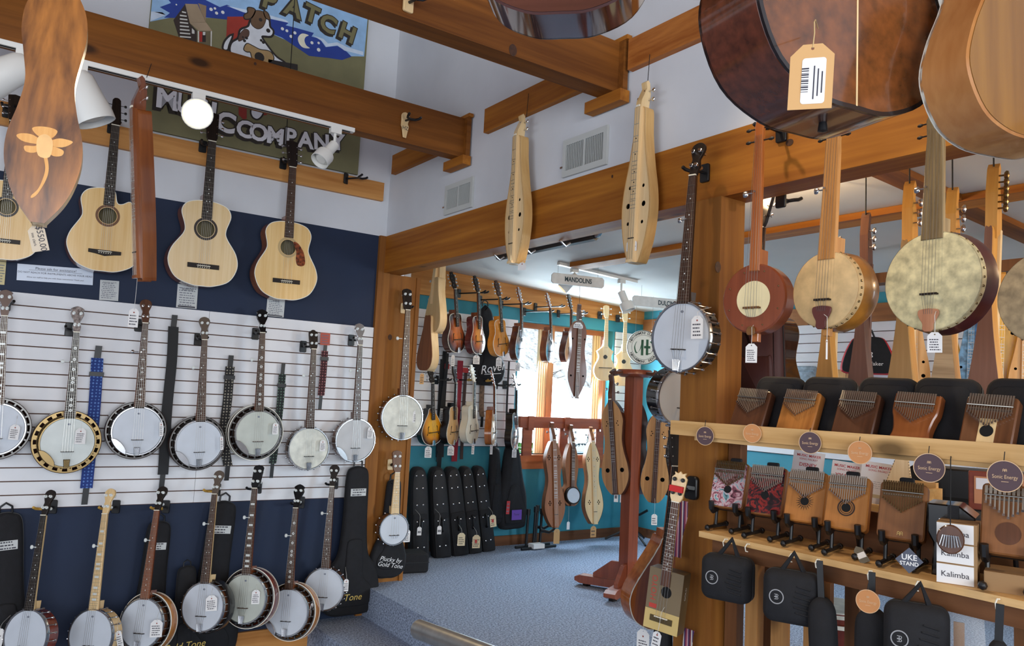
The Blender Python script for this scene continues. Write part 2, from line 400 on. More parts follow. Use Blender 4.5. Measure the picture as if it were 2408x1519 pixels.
# slat walls: every slat is a piece
def slatwall(label,o,ux,uy,w,z0,z1,rows,seams=(),nrm=(0,-1),th=.018,cat='slatwall'):
    t=thing('slatwall_panel',label,cat); p=(z1-z0)/rows
    t.matrix_basis=Matrix(((ux,-nrm[0],0,o[0]),(uy,-nrm[1],0,o[1]),(0,0,1,o[2]),(0,0,0,1)))
    MB().box(0,w,-.004,0,0,z1-z0).build('backing',groove_m,t,0)
    cuts=[0]+list(seams)+[w]
    for a,b in zip(cuts[:-1],cuts[1:]):
        me=MB().box(a+.001,b-.001,-th,-.004,.0,p-.0065).mesh('slat',slat_m,0)
        for k in range(rows): obj('slat',me,t,(0,0,k*p+.005))
    return t
slatwall('long white slatwall behind the banjos on the navy wall',(-3.6,0,.585),1,0,3.555,.585,1.75,16,(2.45,))
slatwall('white slatwall behind the mandolins left of the window',(.30,YW,.87),1,0,1.47,.87,2.02,15)
slatwall('narrow white slatwall strip right of the window',(2.98,YW,.87),1,0,.36,.87,2.02,15)
slatwall('white slatwall on the far wall behind the kalimba shelf',(XR,-.05,.95),0,-1,6.5,.95,2.03,14,(2.4,),nrm=(-1,0))
struct(wbox('trim_12',wood('far_board',(120,74,40),(156,102,58),'Y',9,.5),XR-.03,XR,-7.1,YW-.05,2.03,2.17),'brown board above the far slatwall')
# ceiling strips in the back room
p=Zf(2200,478,2.33)
def cstrip(n,x0,x1,y0,y1,drop,label):
    h=MB().add([(x0,y0,zc(x0)-drop),(x1,y0,zc(x1)-drop),(x1,y1,zc(x1)-drop),(x0,y1,zc(x0)-drop),(x0,y0,zc(x0)),(x1,y0,zc(x1)),(x1,y1,zc(x1)),(x0,y1,zc(x0))],[(0,3,2,1),(4,5,6,7),(0,1,5,4),(1,2,6,5),(2,3,7,6),(3,0,4,7)])
    return struct(h.build(n,beam_x if x1-x0>1 else beam_y,None,0),label)
cstrip('trim_13',.14,XR,p.y-.12,p.y,.03,'wood strip across the back room ceiling')
p=Zf(1460,610,2.31)
cstrip('trim_14',p.x,p.x+.13,-6,-.45,.035,'wood strip along the back room ceiling')
# window with its panes and sill
fir_w=wood('window_fir',(150,88,44),(196,128,72),'Z',12,.4,coat=.2); fir_wx=wood('window_fir_x',(140,76,40),(186,112,62),'X',12,.4,coat=.2)
wt=bpy.data.objects.new('window_1',None); COL.objects.link(wt); struct(wt,'wood framed window in the back wall')
wy=YW+.10
MB().box(WX0,WX1,wy,wy+.05,WZ1-.05,WZ1).build('head_frame',fir_wx,wt,0)
MB().box(WX0,WX1,YW-.05,wy+.05,WZ0-.06,WZ0).build('window_sill',fir_wx,wt,0)
MB().box(WX0-.02,WX1,YW-.02,YW,WZ0-.13,WZ0-.06).build('apron',fir_wx,wt,0)
for a,b in((WX0,WX0+.035),(2.215,2.285),(WX1-.035,WX1)): MB().box(a,b,wy-.01,wy+.05,WZ0,WZ1).build('jamb',fir_w,wt,0)
for k in range(4): MB().box(2.115+.026*k,2.132+.026*k,wy+.0,wy+.03+.006*k,WZ0,WZ1-.05).build('sash_strip',wood('sash_pale',(206,168,116),(232,200,152),'Z',12,.4),wt,0)
for k in range(3): MB().box(2.80+.03*k,2.82+.03*k,wy+.0,wy+.03+.006*k,WZ0,WZ1-.05).build('sash_strip',MC['sash_pale'],wt,0)
glass=mat('window_glass',(240,248,250),.0,trans=1)
glass.node_tree.nodes['Principled BSDF'].inputs['IOR'].default_value=1.02
MB().box(WX0+.035,2.115,wy+.03,wy+.034,WZ0,WZ1-.05).build('pane',glass,wt,0); MB().box(2.285,2.80,wy+.03,wy+.034,WZ0,WZ1-.05).build('pane',glass,wt,0)

# knots in the posts and beams
def knot(par,c,ax,r,rz):
    o=circ(0,0,r,14,rz); k=MB().prism(o,-.0015,.001).build('knot',mat('knot_wood',(62,34,16),.6,var=.3,vs=60),par,30); k.matrix_world=frame(c,(0,0,1),(-1,0,0) if ax=='x' else (0,-1,0)); return k
knot(pl,A(917,793,.005),'y',.016,.021); knot(pl,A(900,1290,.005),'y',.01,.012); knot(pr,A(1688,628,3.03),'y',.016,.022)
bmm=[o for o in bpy.data.objects if o.name.startswith('trim_4')][0]; knot(bmm,B(1857,335),'x',.016,.013); knot(bmm,B(1440,415),'x',.006,.008); knot(bmm,B(2137,160),'x',.006,.006)
jn=[o for o in bpy.data.objects if o.name=='trim_7'][0]; knot(jn,A(1206,118,2.42),'y',.02,.026); jm=[o for o in bpy.data.objects if o.name=='trim_6'][0]; knot(jm,A(600,150,1.06),'y',.007,.008)
# ================================================================== instrument builders (front faces -y, bottom at the origin, neck up +z)
PEG={}
def peg_mesh(kind):
    if kind in PEG: return PEG[kind]
    b=MB()
    if kind.startswith('planet'):          # straight-through banjo tuner: post in front, button behind
        b.lathe([(.0,-.016),(.006,-.016),(.006,-.008),(.009,-.007),(.009,0),(.004,0),(.004,.018),(.009,.02),(.009,.032),(0,.034)],n=8)
        m={'planet_w':pearl,'planet_c':chrome,'planet_k':black}[kind]
    elif kind.startswith('side'):          # side tuner: shaft along +x with a button, small post in front
        b.tube([(0,.004,0),(.02,.004,0)],.002,6); b.lathe([(0,0),(.006,.001),(.009,.006),(.008,.013),(0,.016)],(.018,.004,0),'X',8,sx=.5)
        b.tube([(-.008,-.012,0),(-.008,.004,0)],.003,6)
        m={'side_w':pearl,'side_c':chrome,'side_g':brass,'side_k':black}[kind]
    elif kind=='wood_peg':
        b.tube([(0,0,0),(.02,0,0)],.003,6); b.lathe([(0,0),(.005,.001),(.008,.012),(.004,.022),(0,.023)],(.02,0,0),'X',8,sx=.4); m=ebony
    PEG[kind]=b.mesh('tuning_peg',m); return PEG[kind]
def pegs(root,kind,rows,dx,y=0,back=False):
    for z,side in rows:
        o=obj('tuning_peg',peg_mesh(kind),root,(dx*side,y,z))
        if side<0 and not kind.startswith('planet'): o.scale=(-1,1,1)
def fretboard(root,m,z0,z1,w0,w1,y,th=.006,frets=17,fret_m=None,inlay=None,scale=None,strings=5,bridge_z=None,str_y=None,fr0=None,inlay_m=None,nut=True):
    # z0 body end, z1 nut
    MB().prism([(-w0/2,z0),(w0/2,z0),(w1/2,z1),(-w1/2,z1)],y-th,y,.001).build('fingerboard',m,root)
    L=scale or (z1-z0)*1.55; f=MB(); pos=[]
    for k in range(1,frets+1):
        z=z1-L*(1-2**(-k/12))
        if z<z0+.004: break
        w=w0+(w1-w0)*(z-z0)/(z1-z0); f.box(-w/2,w/2,y-th-.0012,y-th,z-.0006,z+.0006); pos.append(z)
    f.build('frets',fret_m or mat('fret_wire',(140,134,124),.45,1),root,0)
    if inlay:
        g=MB(); pos=[z1]+pos
        for k in (3,5,7,9,10,12,15,17,19):
            if k<len(pos):
                z=(pos[k]+pos[k-1])/2
                if inlay=='dot':
                    for dx in ((-.008,.008) if k==12 else (0,)): g.disc(dx,z,.0032,y-th-.0006,8)
                elif inlay=='block': g.box(-w1*.38,w1*.38,y-th-.0007,y-th,z-.006,z+.006)
                elif inlay=='flower':
                    for a in range(6): g.disc(.006*math.cos(a*PI/3),z+.006*math.sin(a*PI/3),.0034,y-th-.0006,6)
                elif inlay=='diamond': g.prism([(-.004,z),(0,z-.008),(.004,z),(0,z+.008)],y-th-.0007,y-th); g.prism([(-.011,z),(-.007,z-.002),(-.004,z),(-.007,z+.002)],y-th-.0007,y-th); g.prism([(.004,z),(.007,z-.002),(.011,z),(.007,z+.002)],y-th-.0007,y-th)
        if g.v: g.build('inlays',inlay_m or pearl,root,0)
    if nut: MB().box(-w1/2,w1/2,y-th-.003,y,z1,z1+.005).build('nut',bone,root,0)
    if strings and bridge_z is not None:
        s=MB(); sy=str_y if str_y is not None else y-th-.012
        for k in range(strings):
            u=(k/(strings-1)-.5) if strings>1 else 0
            s.tube([(u*w0*.95,sy,bridge_z),(u*w1*.8,y-th-.003,z1+.002)],.0006,4,False)
        s.build('strings',steel,root)
def neck(root,m,z0,z1,w0,w1,y,d=.02):
    n=9; v=[];f=[]
    for z,w in((z0,w0),(z0+(z1-z0)*.12,w0+(w1-w0)*.12),(z1,w1)):
        dd=d*(1.5 if z==z0 else 1)
        for k in range(n): a=PI*k/(n-1); v.append((w/2*math.cos(a),y+dd*math.sin(a),z))
    for i in range(2):
        for k in range(n-1): f.append((i*n+k,i*n+k+1,(i+1)*n+k+1,(i+1)*n+k))
        f.append((i*n+n-1,i*n,(i+1)*n,(i+1)*n+n-1))
    f.append(tuple(range(n))); f.append(tuple(range(2*n,3*n)))
    return MB().add(v,f).build('neck',m,root)
HEADS={ # headstock outlines (x,z) from the nut up, right half then mirrored
 'fiddle':[(0,.017),(.03,.022),(.055,.016),(.075,.024),(.105,.036),(.125,.03),(.135,.036),(.148,.02),(.155,.0)],
 'peg':[(0,.017),(.025,.021),(.05,.022),(.07,.018),(.09,.026),(.115,.034),(.135,.028),(.145,.014),(.148,0)],
 'guitar':[(0,.021),(.02,.03),(.17,.037),(.178,.0)],
 'taper':[(0,.021),(.02,.028),(.16,.022),(.172,.012),(.175,0)],
 'square':[(0,.017),(.02,.028),(.13,.033),(.14,.024),(.146,0)],
 'paddle':[(0,.018),(.02,.026),(.11,.03),(.12,.018),(.128,.01),(.13,0)],
 'crown':[(0,.019),(.018,.028),(.1,.034),(.112,.022),(.124,.026),(.118,.01),(.128,0)],
 'scroll':[(0,.014),(.03,.03),(.055,.02),(.085,.032),(.12,.03),(.135,.018),(.15,.02),(.155,.0)],
}
def headstock(root,kind,m,z,y,th=.015,tilt=.2,s=1,pk='planet_w',npeg=4):
    h=[(a*s,w*s) for a,w in HEADS[kind]]
    if kind in('guitar','taper','square','crown'): o=[(w,a) for a,w in h]+[(-w,a) for a,w in h[-2::-1]]
    else: o=sym([(a,w) for a,w in h],4)
    hd=MB().prism(o,-.0,th,.0015).build('headstock',m,root); hd.location=(0,y,z); hd.rotation_euler=(-tilt,0,0)
    L=h[-1][0]
    if npeg==4: rows=[(L*.28,1),(L*.28,-1),(L*.72,1),(L*.72,-1)]
    elif npeg==6: rows=[(L*q,sd) for q in(.25,.5,.75) for sd in(1,-1)]
    elif npeg==8: rows=[(L*q,sd) for q in(.2,.4,.6,.8) for sd in(1,-1)]
    elif npeg==3: rows=[(L*.3,1),(L*.3,-1),(L*.7,-1)]
    else: rows=[]
    for zz,sd in rows:
        w=max(x for x,_ in [(h[i][1]+(h[i+1][1]-h[i][1])*((zz-h[i][0])/(h[i+1][0]-h[i][0])),0) for i in range(len(h)-1) if h[i][0]<=zz<=h[i+1][0]])
        if pk.startswith('planet'): obj('tuning_peg',peg_mesh(pk),hd,(sd*w*.55,0,zz))
        else:
            q=obj('tuning_peg',peg_mesh(pk),hd,(sd*w,th*.4,zz)); q.scale=(sd*s,s,s)
    return hd
headm=mat('banjo_head',(198,204,212),.5,var=.015,vs=12)
headc=mat('banjo_head_cream',(186,190,180),.5,var=.03,vs=12)
heads=mat('banjo_head_worn',(206,206,194),.5,var=.1,vs=16)
headg=mat('banjo_head_grey',(188,188,188),.5,var=.03,vs=12)
hole_m=mat('dark_void',(14,12,12),.9)  # near-black colour that paints the shade inside sound holes and slots
def banjo(label,R=.14,Rr=.172,L=.97,ring=chrome,res_m=None,rim_m=None,hoop=chrome,head=headm,neck_m=None,board=rosew,hs='fiddle',hs_m=None,pk='planet_w',inlay='dot',arm=True,tail=True,fifth=True,rim_d=.07,bolts=22,name='banjo',group='banjos on display',frets=22,res_d=.075,bind=None,deep_res=None,bridge=True,strings=5,scoop=False,mark=True):
    t=thing(name,label,'banjo',group)
    res_m=res_m or MC['res_dark']; rim_m=rim_m or walnut; neck_m=neck_m or mahog; hs_m=hs_m or ebony
    Ro=Rr if Rr else R+.012; c=(0,0,Ro)
    hy=-.032 if not Rr else -.052; ny=hy+.002             # head plane
    # pot
    MB().lathe([(R,hy+.018),(R,rim_d-.03),(R-.012,rim_d-.03),(R-.012,hy+.012)],c,n=48).build('rim',rim_m,t)
    MB().lathe([(0,hy),(R*.98,hy),(R+.001,hy+.008)],c,n=48).build('drum_head',head,t)
    MB().lathe([(R,hy-.004),(R+.006,hy-.004),(R+.008,hy+.002),(R+.008,hy+.014),(R+.001,hy+.014),(R,hy-.004)],c,n=48).build('tension_hoop',hoop,t)
    br=MB()
    for k in range(bolts):
        a=2*PI*(k+.5)/bolts; rr=R+.011; x,z=rr*math.cos(a),c[2]+rr*math.sin(a)
        if abs(x)<.018 and z>c[2]: continue
        br.tube([(x*.985,hy-.004,c[2]+(z-c[2])*.985),(x,hy-.002,z),(x,(-.006 if Rr else .02),z)],.0026,5)
        if not Rr: br.lathe([(0,.018),(.006,.018),(.006,.03),(0,.03)],(x,0,z),n=6)
    br.build('bracket_hooks',hoop,t)
    if Rr:
        # flange with real openings between spokes, over the resonator
        fl=MB(); fl.lathe([(R+.006,-.008),(R+.014,-.009),(R+.014,-.004),(R+.006,-.004),(R+.006,-.008)],c,n=48); fl.lathe([(Rr-.011,-.009),(Rr-.003,-.009),(Rr-.003,-.004),(Rr-.011,-.004),(Rr-.011,-.009)],c,n=48)
        for k in range(bolts):
            a=2*PI*(k+.5)/bolts; d=.075 if ring is brass else .03; q=[]
            for rr,aa in((R+.012,a-d),(R+.012,a+d),(Rr-.009,a+d),(Rr-.009,a-d)): q.append((rr*math.cos(aa),c[2]+rr*math.sin(aa)))
            fl.prism(q if signed(q)>0 else q[::-1],-.0085,-.004)
        fl.build('flange',ring if ring is not chrome else mat('dark_nickel',(92,90,88),.3,1),t)
        dr=deep_res or res_d
        rs=MB().lathe([(Rr-.006,-.004),(Rr,-.009),(Rr+.001,.0),(Rr+.001,dr*.5),(Rr-.012,dr*.74),(Rr*.55,dr),(0,dr+.004),(0,dr),(Rr*.5,dr-.006),(Rr-.016,dr*.66),(Rr-.006,dr*.4),(Rr-.006,-.004)],c,n=48).build('resonator',res_m,t)
        if bind:
            for y0 in(-.010,dr*.5): MB().lathe([(Rr-.002,y0-.002),(Rr+.0022,y0-.002),(Rr+.0022,y0+.003),(Rr-.002,y0+.003)],c,n=48).build('binding',bind,rs)
    # neck
    zt=L-HEADS[hs][-1][0]*math.cos(.2); zb=c[2]+R+.008
    neck(t,neck_m,zb-.004,zt,.062,.034,ny,.024)
    # heel
    MB().prism([(-.018,zb-.012),(.018,zb-.012),(.02,zb+.04),(-.02,zb+.04)],ny,.03,.004).build('heel',neck_m,t)
    bz=c[2]-R*.38
    fretboard(t,board,zb-.012,zt,.058,.034,ny,.006,frets,None,inlay,(zt-bz),strings,bz,hy-.016)
    headstock(t,hs,hs_m,zt+.004,ny-.004,pk=pk)
    if fifth:
        q=obj('tuning_peg',peg_mesh('side_w' if pk!='planet_c' else 'side_c'),t,(-.024,ny+.004,zt-(zt-bz)*.25)); q.scale=(-1.3,1.3,1.3)
    if bridge:
        b=MB(); b.box(-.032,.032,hy-.016,hy-.013,bz-.002,bz+.002)
        for dx in(-.029,0,.029): b.box(dx-.004,dx+.004,hy-.015,hy,bz-.002,bz+.002)
        b.build('bridge',ebony if head is not headc else rosew,t,0)
    if tail:
        b=MB(); zz=c[2]-R
        b.prism([(-.012,zz-.004),(.012,zz-.004),(.017,zz+.042),(-.017,zz+.042)],hy-.014,hy-.006,.002)
        for k in range(5): b.tube([(-.012+.006*k,hy-.016,zz),(-.015+.0075*k,hy-.018,zz+.045)],.0018,5)
        b.build('tailpiece',hoop if hoop is not black else chrome,t)
    s=MB()
    for k in range(strings):
        u=(k/(strings-1)-.5); s.tube([(u*.03,hy-.012,c[2]-R+.04),(u*.055,hy-.016,bz)],.0006,4,False)
    s.build('tail_strings',steel,t)
    if arm:
        o=[]; a0,a1=math.radians(196),math.radians(246)
        for k in range(13): a=a0+(a1-a0)*k/12; o.append(((R+.012)*math.cos(a),c[2]+(R+.012)*math.sin(a)))
        for k in range(13): a=a1+(a0-a1)*k/12; w=.034*math.sin(PI*k/12)**.5+.004; o.append(((R+.010-w)*math.cos(a),c[2]+(R+.010-w)*math.sin(a)))
        MB().prism(o,hy-.02,hy-.013,.002).build('armrest',hoop if arm is True else arm,t)
    if mark:
        b=MB(); zz=c[2]+R*.74; b.disc(0,zz,.008,hy-.0005,8,.006); b.build('head_logo',mat('faint_print',(120,126,140),.8),t,0)
    return t
wood('res_dark',(40,24,20),(62,36,28),'Z',14,.2,coat=.6); wood('res_honey',(160,96,36),(200,134,62),'Z',14,.22,coat=.6); wood('res_red',(90,30,20),(128,52,32),'Z',14,.22,coat=.6)

def guitar(label,L=1.03,top=spruce,side=mahog,cut=False,prof=None,board=ebony,hs='guitar',hs_m=None,pk='side_c',rosette=(50,38,26),guard=False,bridge_m=None,inlay='dot',name='acoustic_guitar',group='acoustic guitars above the slatwall',depth=.1,bind=ivory,arch=False,strings=6,bz=.115,hz=.325,hr=.048,nut_w=.044):
    t=thing(name,label,'guitar',group)
    prof=prof or [(0,0),(.004,.07),(.045,.152),(.13,.195),(.205,.186),(.295,.138),(.335,.132),(.41,.145),(.46,.118),(.482,.06),(.486,0)]
    right=None
    if cut: right=[(0,0),(.004,.07),(.045,.152),(.13,.195),(.205,.186),(.29,.14),(.33,.132),(.38,.135),(.415,.125),(.425,.105),(.405,.07),(.41,.045),(.47,.03),(.486,0)]
    o=sym(prof,5,right); o2=inset(o,.004)
    ZB=prof[-1][0]
    MB().prism(o,-depth/2,depth/2,0,caps=(0,1),b1=.004).build('body',side,t)
    MB().plate(inset(o,.003),[circ(0,hz,hr,24)],-depth/2-.001,-depth/2+.002).build('soundboard',top,t,30)
    MB().strip(o,o2,-depth/2-.002,-depth/2+.004).build('binding',bind,t)
    rm=mat('rosette_%d_%d'%(rosette[0],rosette[2]),rosette,.4)
    ro=MB(); ro.strip(circ(0,hz,hr+.016,32),circ(0,hz,hr+.003,32),-depth/2-.0022,-depth/2-.0005); ro.build('rosette',rm,t,30)
    MB().lathe([(0,.03),(hr+.03,.03)],(0,0,hz),n=20).build('inner_back',mat('inside_wood',(120,110,80),.8),t)
    zt=L-HEADS[hs][-1][0]*.98; fy=-depth/2-.002
    neck(t,side if side is not mahog else mahog,ZB-.01,zt,.056,nut_w,fy,.022)
    MB().prism([(-.026,ZB-.02),(.026,ZB-.02),(.024,ZB+.035),(-.024,ZB+.035)],fy,depth*.3,.004).build('heel',side,t)
    fretboard(t,board,hz+hr+.012,zt,.057,nut_w,fy,.006,20,None,inlay,(zt-bz),strings,bz,fy-.012)
    headstock(t,hs,hs_m or ebony,zt+.005,fy-.004,.015,.2,1,pk,6)
    b=MB(); bw=.085
    b.prism([(-bw,bz-.012),(-.05,bz-.016),(0,bz-.026),(.05,bz-.016),(bw,bz-.012),(bw,bz+.008),(-bw,bz+.008)] if hs=='taper' else [(-bw,bz-.014),(bw,bz-.014),(bw,bz+.012),(-bw,bz+.012)],fy-.008,fy,.002)
    b.build('bridge',bridge_m or ebony,t); MB().box(-.036,.036,fy-.011,fy-.007,bz-.002,bz+.002).build('saddle',bone,t,0)
    b=MB()
    for k in range(6): b.lathe([(0,-.004),(.003,-.003),(.003,0)],(-.03+.012*k,fy-.008,bz-.009),n=6)
    b.build('bridge_pins',bone,t)
    if guard:
        g=crom([(.03,hz+.035),(.062,hz+.03),(.098,hz-.02),(.112,hz-.08),(.1,hz-.105),(.065,hz-.105),(.052,hz-.07),(.052,hz-.02)],4,True)
        MB().prism(g if signed(g)>0 else g[::-1],fy-.0025,fy).build('pickguard',mat('tortoise',(96,46,24),.2,coat=.5,var=.7,vs=60),t)
    return t

def holes4(x,z,r=.0055,d=.011): return [circ(x+dx,z+dz,r,8,r*1.2) for dx,dz in((0,d*1.3),(0,-d*1.3),(d*.8,.0),(-d*.8,0))]
DPROF={'tear':[(0,.018),(.01,.035),(.1,.066),(.21,.082),(.31,.076),(.43,.052),(.55,.034),(.66,.026),(.665,0)],
 'hour':[(0,.02),(.01,.035),(.07,.07),(.15,.092),(.24,.083),(.33,.06),(.40,.056),(.47,.066),(.54,.072),(.61,.054),(.68,.022),(.685,0)],
 'fish':[(0,.02),(.01,.03),(.12,.075),(.24,.088),(.36,.08),(.46,.06),(.56,.05),(.62,.055),(.66,.04),(.69,.02),(.695,0)],
 'hour2':[(0,.022),(.005,.04),(.05,.075),(.12,.1),(.2,.098),(.3,.075),(.38,.066),(.46,.075),(.53,.082),(.6,.06),(.66,.02),(.665,0)]}
def dulcimer(label,prof='tear',L=.86,depth=.05,top=maple,side=maple,board=None,holes=(),holes4s=(),pk='side_c',hs_m=None,bind=None,name='mountain_dulcimer',group='mountain dulcimers',fb_w=.034,fret_m=None,slot=True,curl=True,strings=3,back_m=None,cat='dulcimer',full=True,npeg=3,pside=0):
    t=thing(name,label,cat,group)
    P=DPROF[prof] if isinstance(prof,str) else prof; o=sym(P,5); o=[(p[0],p[1]) for p in o]; ZB=P[-1][0]
    MB().prism(o,-depth/2,depth/2,0,caps=(0,0 if back_m else 1)).build('body',side,t)
    if back_m: MB().prism(o,depth/2-.002,depth/2+.002).build('back',back_m,t)
    hl=[circ(x,z,r,14) for x,z,r in holes]
    for x,z in holes4s: hl+=holes4(x,z)
    oo=[(p[0]*1.0,p[1]) for p in o]
    MB().plate(oo,hl,-depth/2-.003,-depth/2).build('soundboard',top,t,30)
    if bind: MB().strip(o,inset(o,.0025),-depth/2-.0045,-depth/2-.0005).build('binding',bind,t)
    if hl: MB().prism(inset(o,.004),0,.002).build('inner_shade',hole_m,t)  # dark sheet inside the body, painting the shade behind the open holes
    bd=board or top; y=-depth/2-.002; th=.018
    MB().box(-fb_w/2,fb_w/2,y-th,y,.012,ZB+.0).build('fretboard',bd,t,0)
    f=MB(); Ls=ZB-.12
    for k in(2,4,5,7,9,10,11,12,14,16,17,19,21,22,24,26): z=ZB-.012-Ls*(1-2**(-k/12)); f.box(-fb_w*.42,fb_w*.42,y-th-.0014,y-th,z-.0011,z+.0011)
    f.build('frets',fret_m or steel,t,0)
    g=MB()
    for k in(4,7,11,14,17): z=ZB-.022-Ls*(1-2**(-k/12)); g.disc(0,z,.003,y-th-.0008,8)
    g.build('position_dots',ebony,t,0)
    MB().box(-fb_w/2,fb_w/2,y-th-.004,y-th,.1,.104).build('bridge',ebony,t,0)
    s=MB()
    for k in range(strings):
        u=k/(strings-1)-.5; s.tube([(u*fb_w*.75,y-th-.004,.012),(u*fb_w*.75,y-th-.004,ZB)],.0007,4,False)
    s.build('strings',steel,t)
    MB().box(-fb_w/2-.002,fb_w/2+.002,y-th-.006,y+.01,0,.012).build('tail_block',bd,t,0)
    # scroll head seen from the side: curved peg box
    hm=hs_m or side; hb=MB(); h=L-ZB; w=fb_w*.46
    pr=[(y-th+.002,ZB-.002),(-.0,ZB-.03),(depth*.1,ZB),(depth*.25,ZB+h*.55),(depth*.1,ZB+h*.92),(-depth*.1,ZB+h),(-depth*.32,ZB+h*.93),(-depth*.2,ZB+h*.72),(y-th*.6,ZB+h*.25)]
    v=[(-w,a,b) for a,b in pr]+[(w,a,b) for a,b in pr]; n=len(pr)
    hb.add(v,[tuple(range(n)),tuple(range(n,2*n))[::-1]]+[(i,(i+1)%n,n+(i+1)%n,n+i) for i in range(n)])
    hb.build('headstock',hm,t,0)
    MB().box(-fb_w*.3,fb_w*.3,y-th-.0008,y-th+.004,ZB+.004,ZB+.012).build('nut',bone,t,0)
    for k in range(npeg):
        sd=pside or (1 if k%2==0 else -1); q=obj('tuning_peg',peg_mesh(pk),t,(sd*w*(1 if not pside else .8),-.004,ZB+h*(.3+(.16 if not pside or npeg<5 else .1)*k))); q.scale=(sd*1.1,1.1,1.1) if not pside else (sd*.9,1.5,1.5)
    return t

def mandolin(label,top=None,side=mahog,neck_m=mahog,board=ebony,L=.70,style='A',bind=ivory,hs_m=None,pk='side_c',name='mandolin',group='mandolins on the back wall',hole='f',tail=chrome,guard=True,arch=.012,burst=None,depth=.066):
    t=thing(name,label,'mandolin',group); top=top or spruce
    prof={'A':[(0,0),(.003,.04),(.03,.095),(.09,.127),(.15,.122),(.22,.088),(.28,.05),(.325,.034),(.33,0)],
          'K':[(0,0),(.003,.04),(.03,.095),(.09,.127),(.15,.122),(.21,.092),(.25,.085),(.30,.088),(.335,.07),(.345,0)],
          'diamond':[(0,0),(.003,.035),(.03,.078),(.075,.097),(.125,.093),(.19,.062),(.225,.06),(.262,.074),(.272,.062),(.30,.03),(.33,.017),(.332,0)]}[style]
    o=sym(prof,5); ZB=prof[-1][0]; d=depth
    MB().prism(o,-d/2,d/2,0,caps=(0,0)).build('body',side,t)
    MB().arched(o,d/2,-arch,4,0,.12).build('back',side,t)
    tp=MB().arched(o,-d/2,arch,5,0,.12).build('soundboard',top,t)
    if bind: MB().strip(o,inset(o,.004),-d/2-.002,-d/2+.004).build('binding',bind,t)
    y=-d/2-arch
    if hole=='round': MB().disc(0,.2,.02,-d/2-arch*.9-.001,16).build('soundhole',hole_m,t,0); MB().strip(circ(0,.2,.028,20),circ(0,.2,.02,20),-d/2-arch*.92-.0015,-d/2-arch*.85).build('rosette',ebony,t)
    elif hole=='drop':
        MB().prism(crom([(0,.232),(.018,.218),(.014,.2),(0,.194),(-.014,.2),(-.018,.218)],4,True)[::-1],-d/2-arch-.002,-d/2-arch+.004).build('soundhole',hole_m,t,0)
    else:
        b=MB()
        for sd in(1,-1): b.tube([(sd*.05,y+arch*.35-.001,.165),(sd*.055,y+arch*.35-.001,.16),(sd*.056,y+arch*.4-.001,.13),(sd*.064,y+arch*.45-.001,.10)],.0032,6); b.lathe([(0,-.001),(.005,0)],(sd*.049,y+arch*.35-.003,.168),n=8); b.lathe([(0,-.001),(.006,0)],(sd*.066,y+arch*.45-.003,.098),n=8)
        b.build('soundholes',hole_m,t)
    zt=L-HEADS['scroll' if style!='diamond' else 'square'][-1][0]*.95
    neck(t,neck_m,ZB-.02,zt,.042,.03,y-.004,.018)
    MB().prism([(-.02,ZB-.04),(.02,ZB-.04),(.018,ZB+.03),(-.018,ZB+.03)],y-.004,d*.4,.004).build('heel',neck_m,t)
    fretboard(t,board,.225 if style!='diamond' else ZB-.03,zt,.042,.03,y-.004,.005,22,None,'dot' if board is not maple else None,(zt-.115),4,.115,y-.018)
    headstock(t,'scroll' if style!='diamond' else 'square',hs_m or ebony,zt+.004,y-.006,.014,.22,1 if style!='diamond' else .8,pk,8 if style!='diamond' else 4)
    b=MB(); b.box(-.06,.06,y-.017,y-.011,.112,.118); 
    for sd in(-1,1): b.box(sd*.04-.012,sd*.04+.012,y-.012,y+.002,.112,.118)
    b.build('bridge',ebony,t,0)
    if tail: MB().prism([(-.018,-.004),(.018,-.004),(.014,.045),(-.014,.045)],y-.012,y-.006,.002).build('tailpiece',tail,t)
    s=MB()
    for k in range(4): u=k/3-.5; s.tube([(u*.028,y-.012,.04),(u*.04,y-.018,.115)],.0006,4,False)
    s.build('tail_strings',steel,t)
    return t
# ---- price tags on strings
def scribble(b,x0,x1,z0,z1,y,rows,rnd,h=.4):
    p=(z1-z0)/rows
    for k in range(rows):
        x=x0+rnd.random()*.1*(x1-x0); zc_=z1-(k+.5)*p; end=x1-rnd.random()*.3*(x1-x0)
        while x<end:
            w=(x1-x0)*rnd.uniform(.06,.2); b.box(x,min(x+w,end),y,y+.0002,zc_-p*h/2,zc_+p*h/2); x+=w+(x1-x0)*.04
def price_tag(label,top,phi=0,w=.034,h=.055,string=.03,m=None,rows=5,lean=0,mark=True,attach=None,group='paper price tags',seed=1,strm=None,name='price_tag',tilt=0,reach=.09):
    # string from the attach point down to a clipped-corner card with writing
    t=thing(name,label,'price tag',group); rnd=random.Random(seed*13+5)
    stand(t,top,phi,1,(math.sin(lean),0,1) if abs(phi)<45 else (0,-math.sin(lean),1))
    z1=-string; cc=w*.28
    o=[(-w/2,z1-h),(w/2,z1-h),(w/2,z1-cc),(w/2-cc,z1),(-w/2+cc,z1),(-w/2,z1-cc)]
    MB().plate(o,[circ(0,z1-.006,.0022,8)],-.0004,.0004).build('card',m or tagw,t,0)
    MB().tube([(0,0,z1-.005),(.001,0,z1*.5),(0,0,0),(0,.02,.012),(0,reach,.03)],.0009,5).build('string',strm or cord_w,t)
    b=MB()
    if rows: scribble(b,-w*.4,w*.4,z1-h*.92,z1-h*.3,-.0007,rows,rnd); b.build('handwriting',ink,t,0)
    if mark: MB().disc(0,z1-h*.2,.0035,-.0007,10,th=.0003).build('tag_eyelet',mat('tag_red',(150,70,60),.7),t,0)
    return t
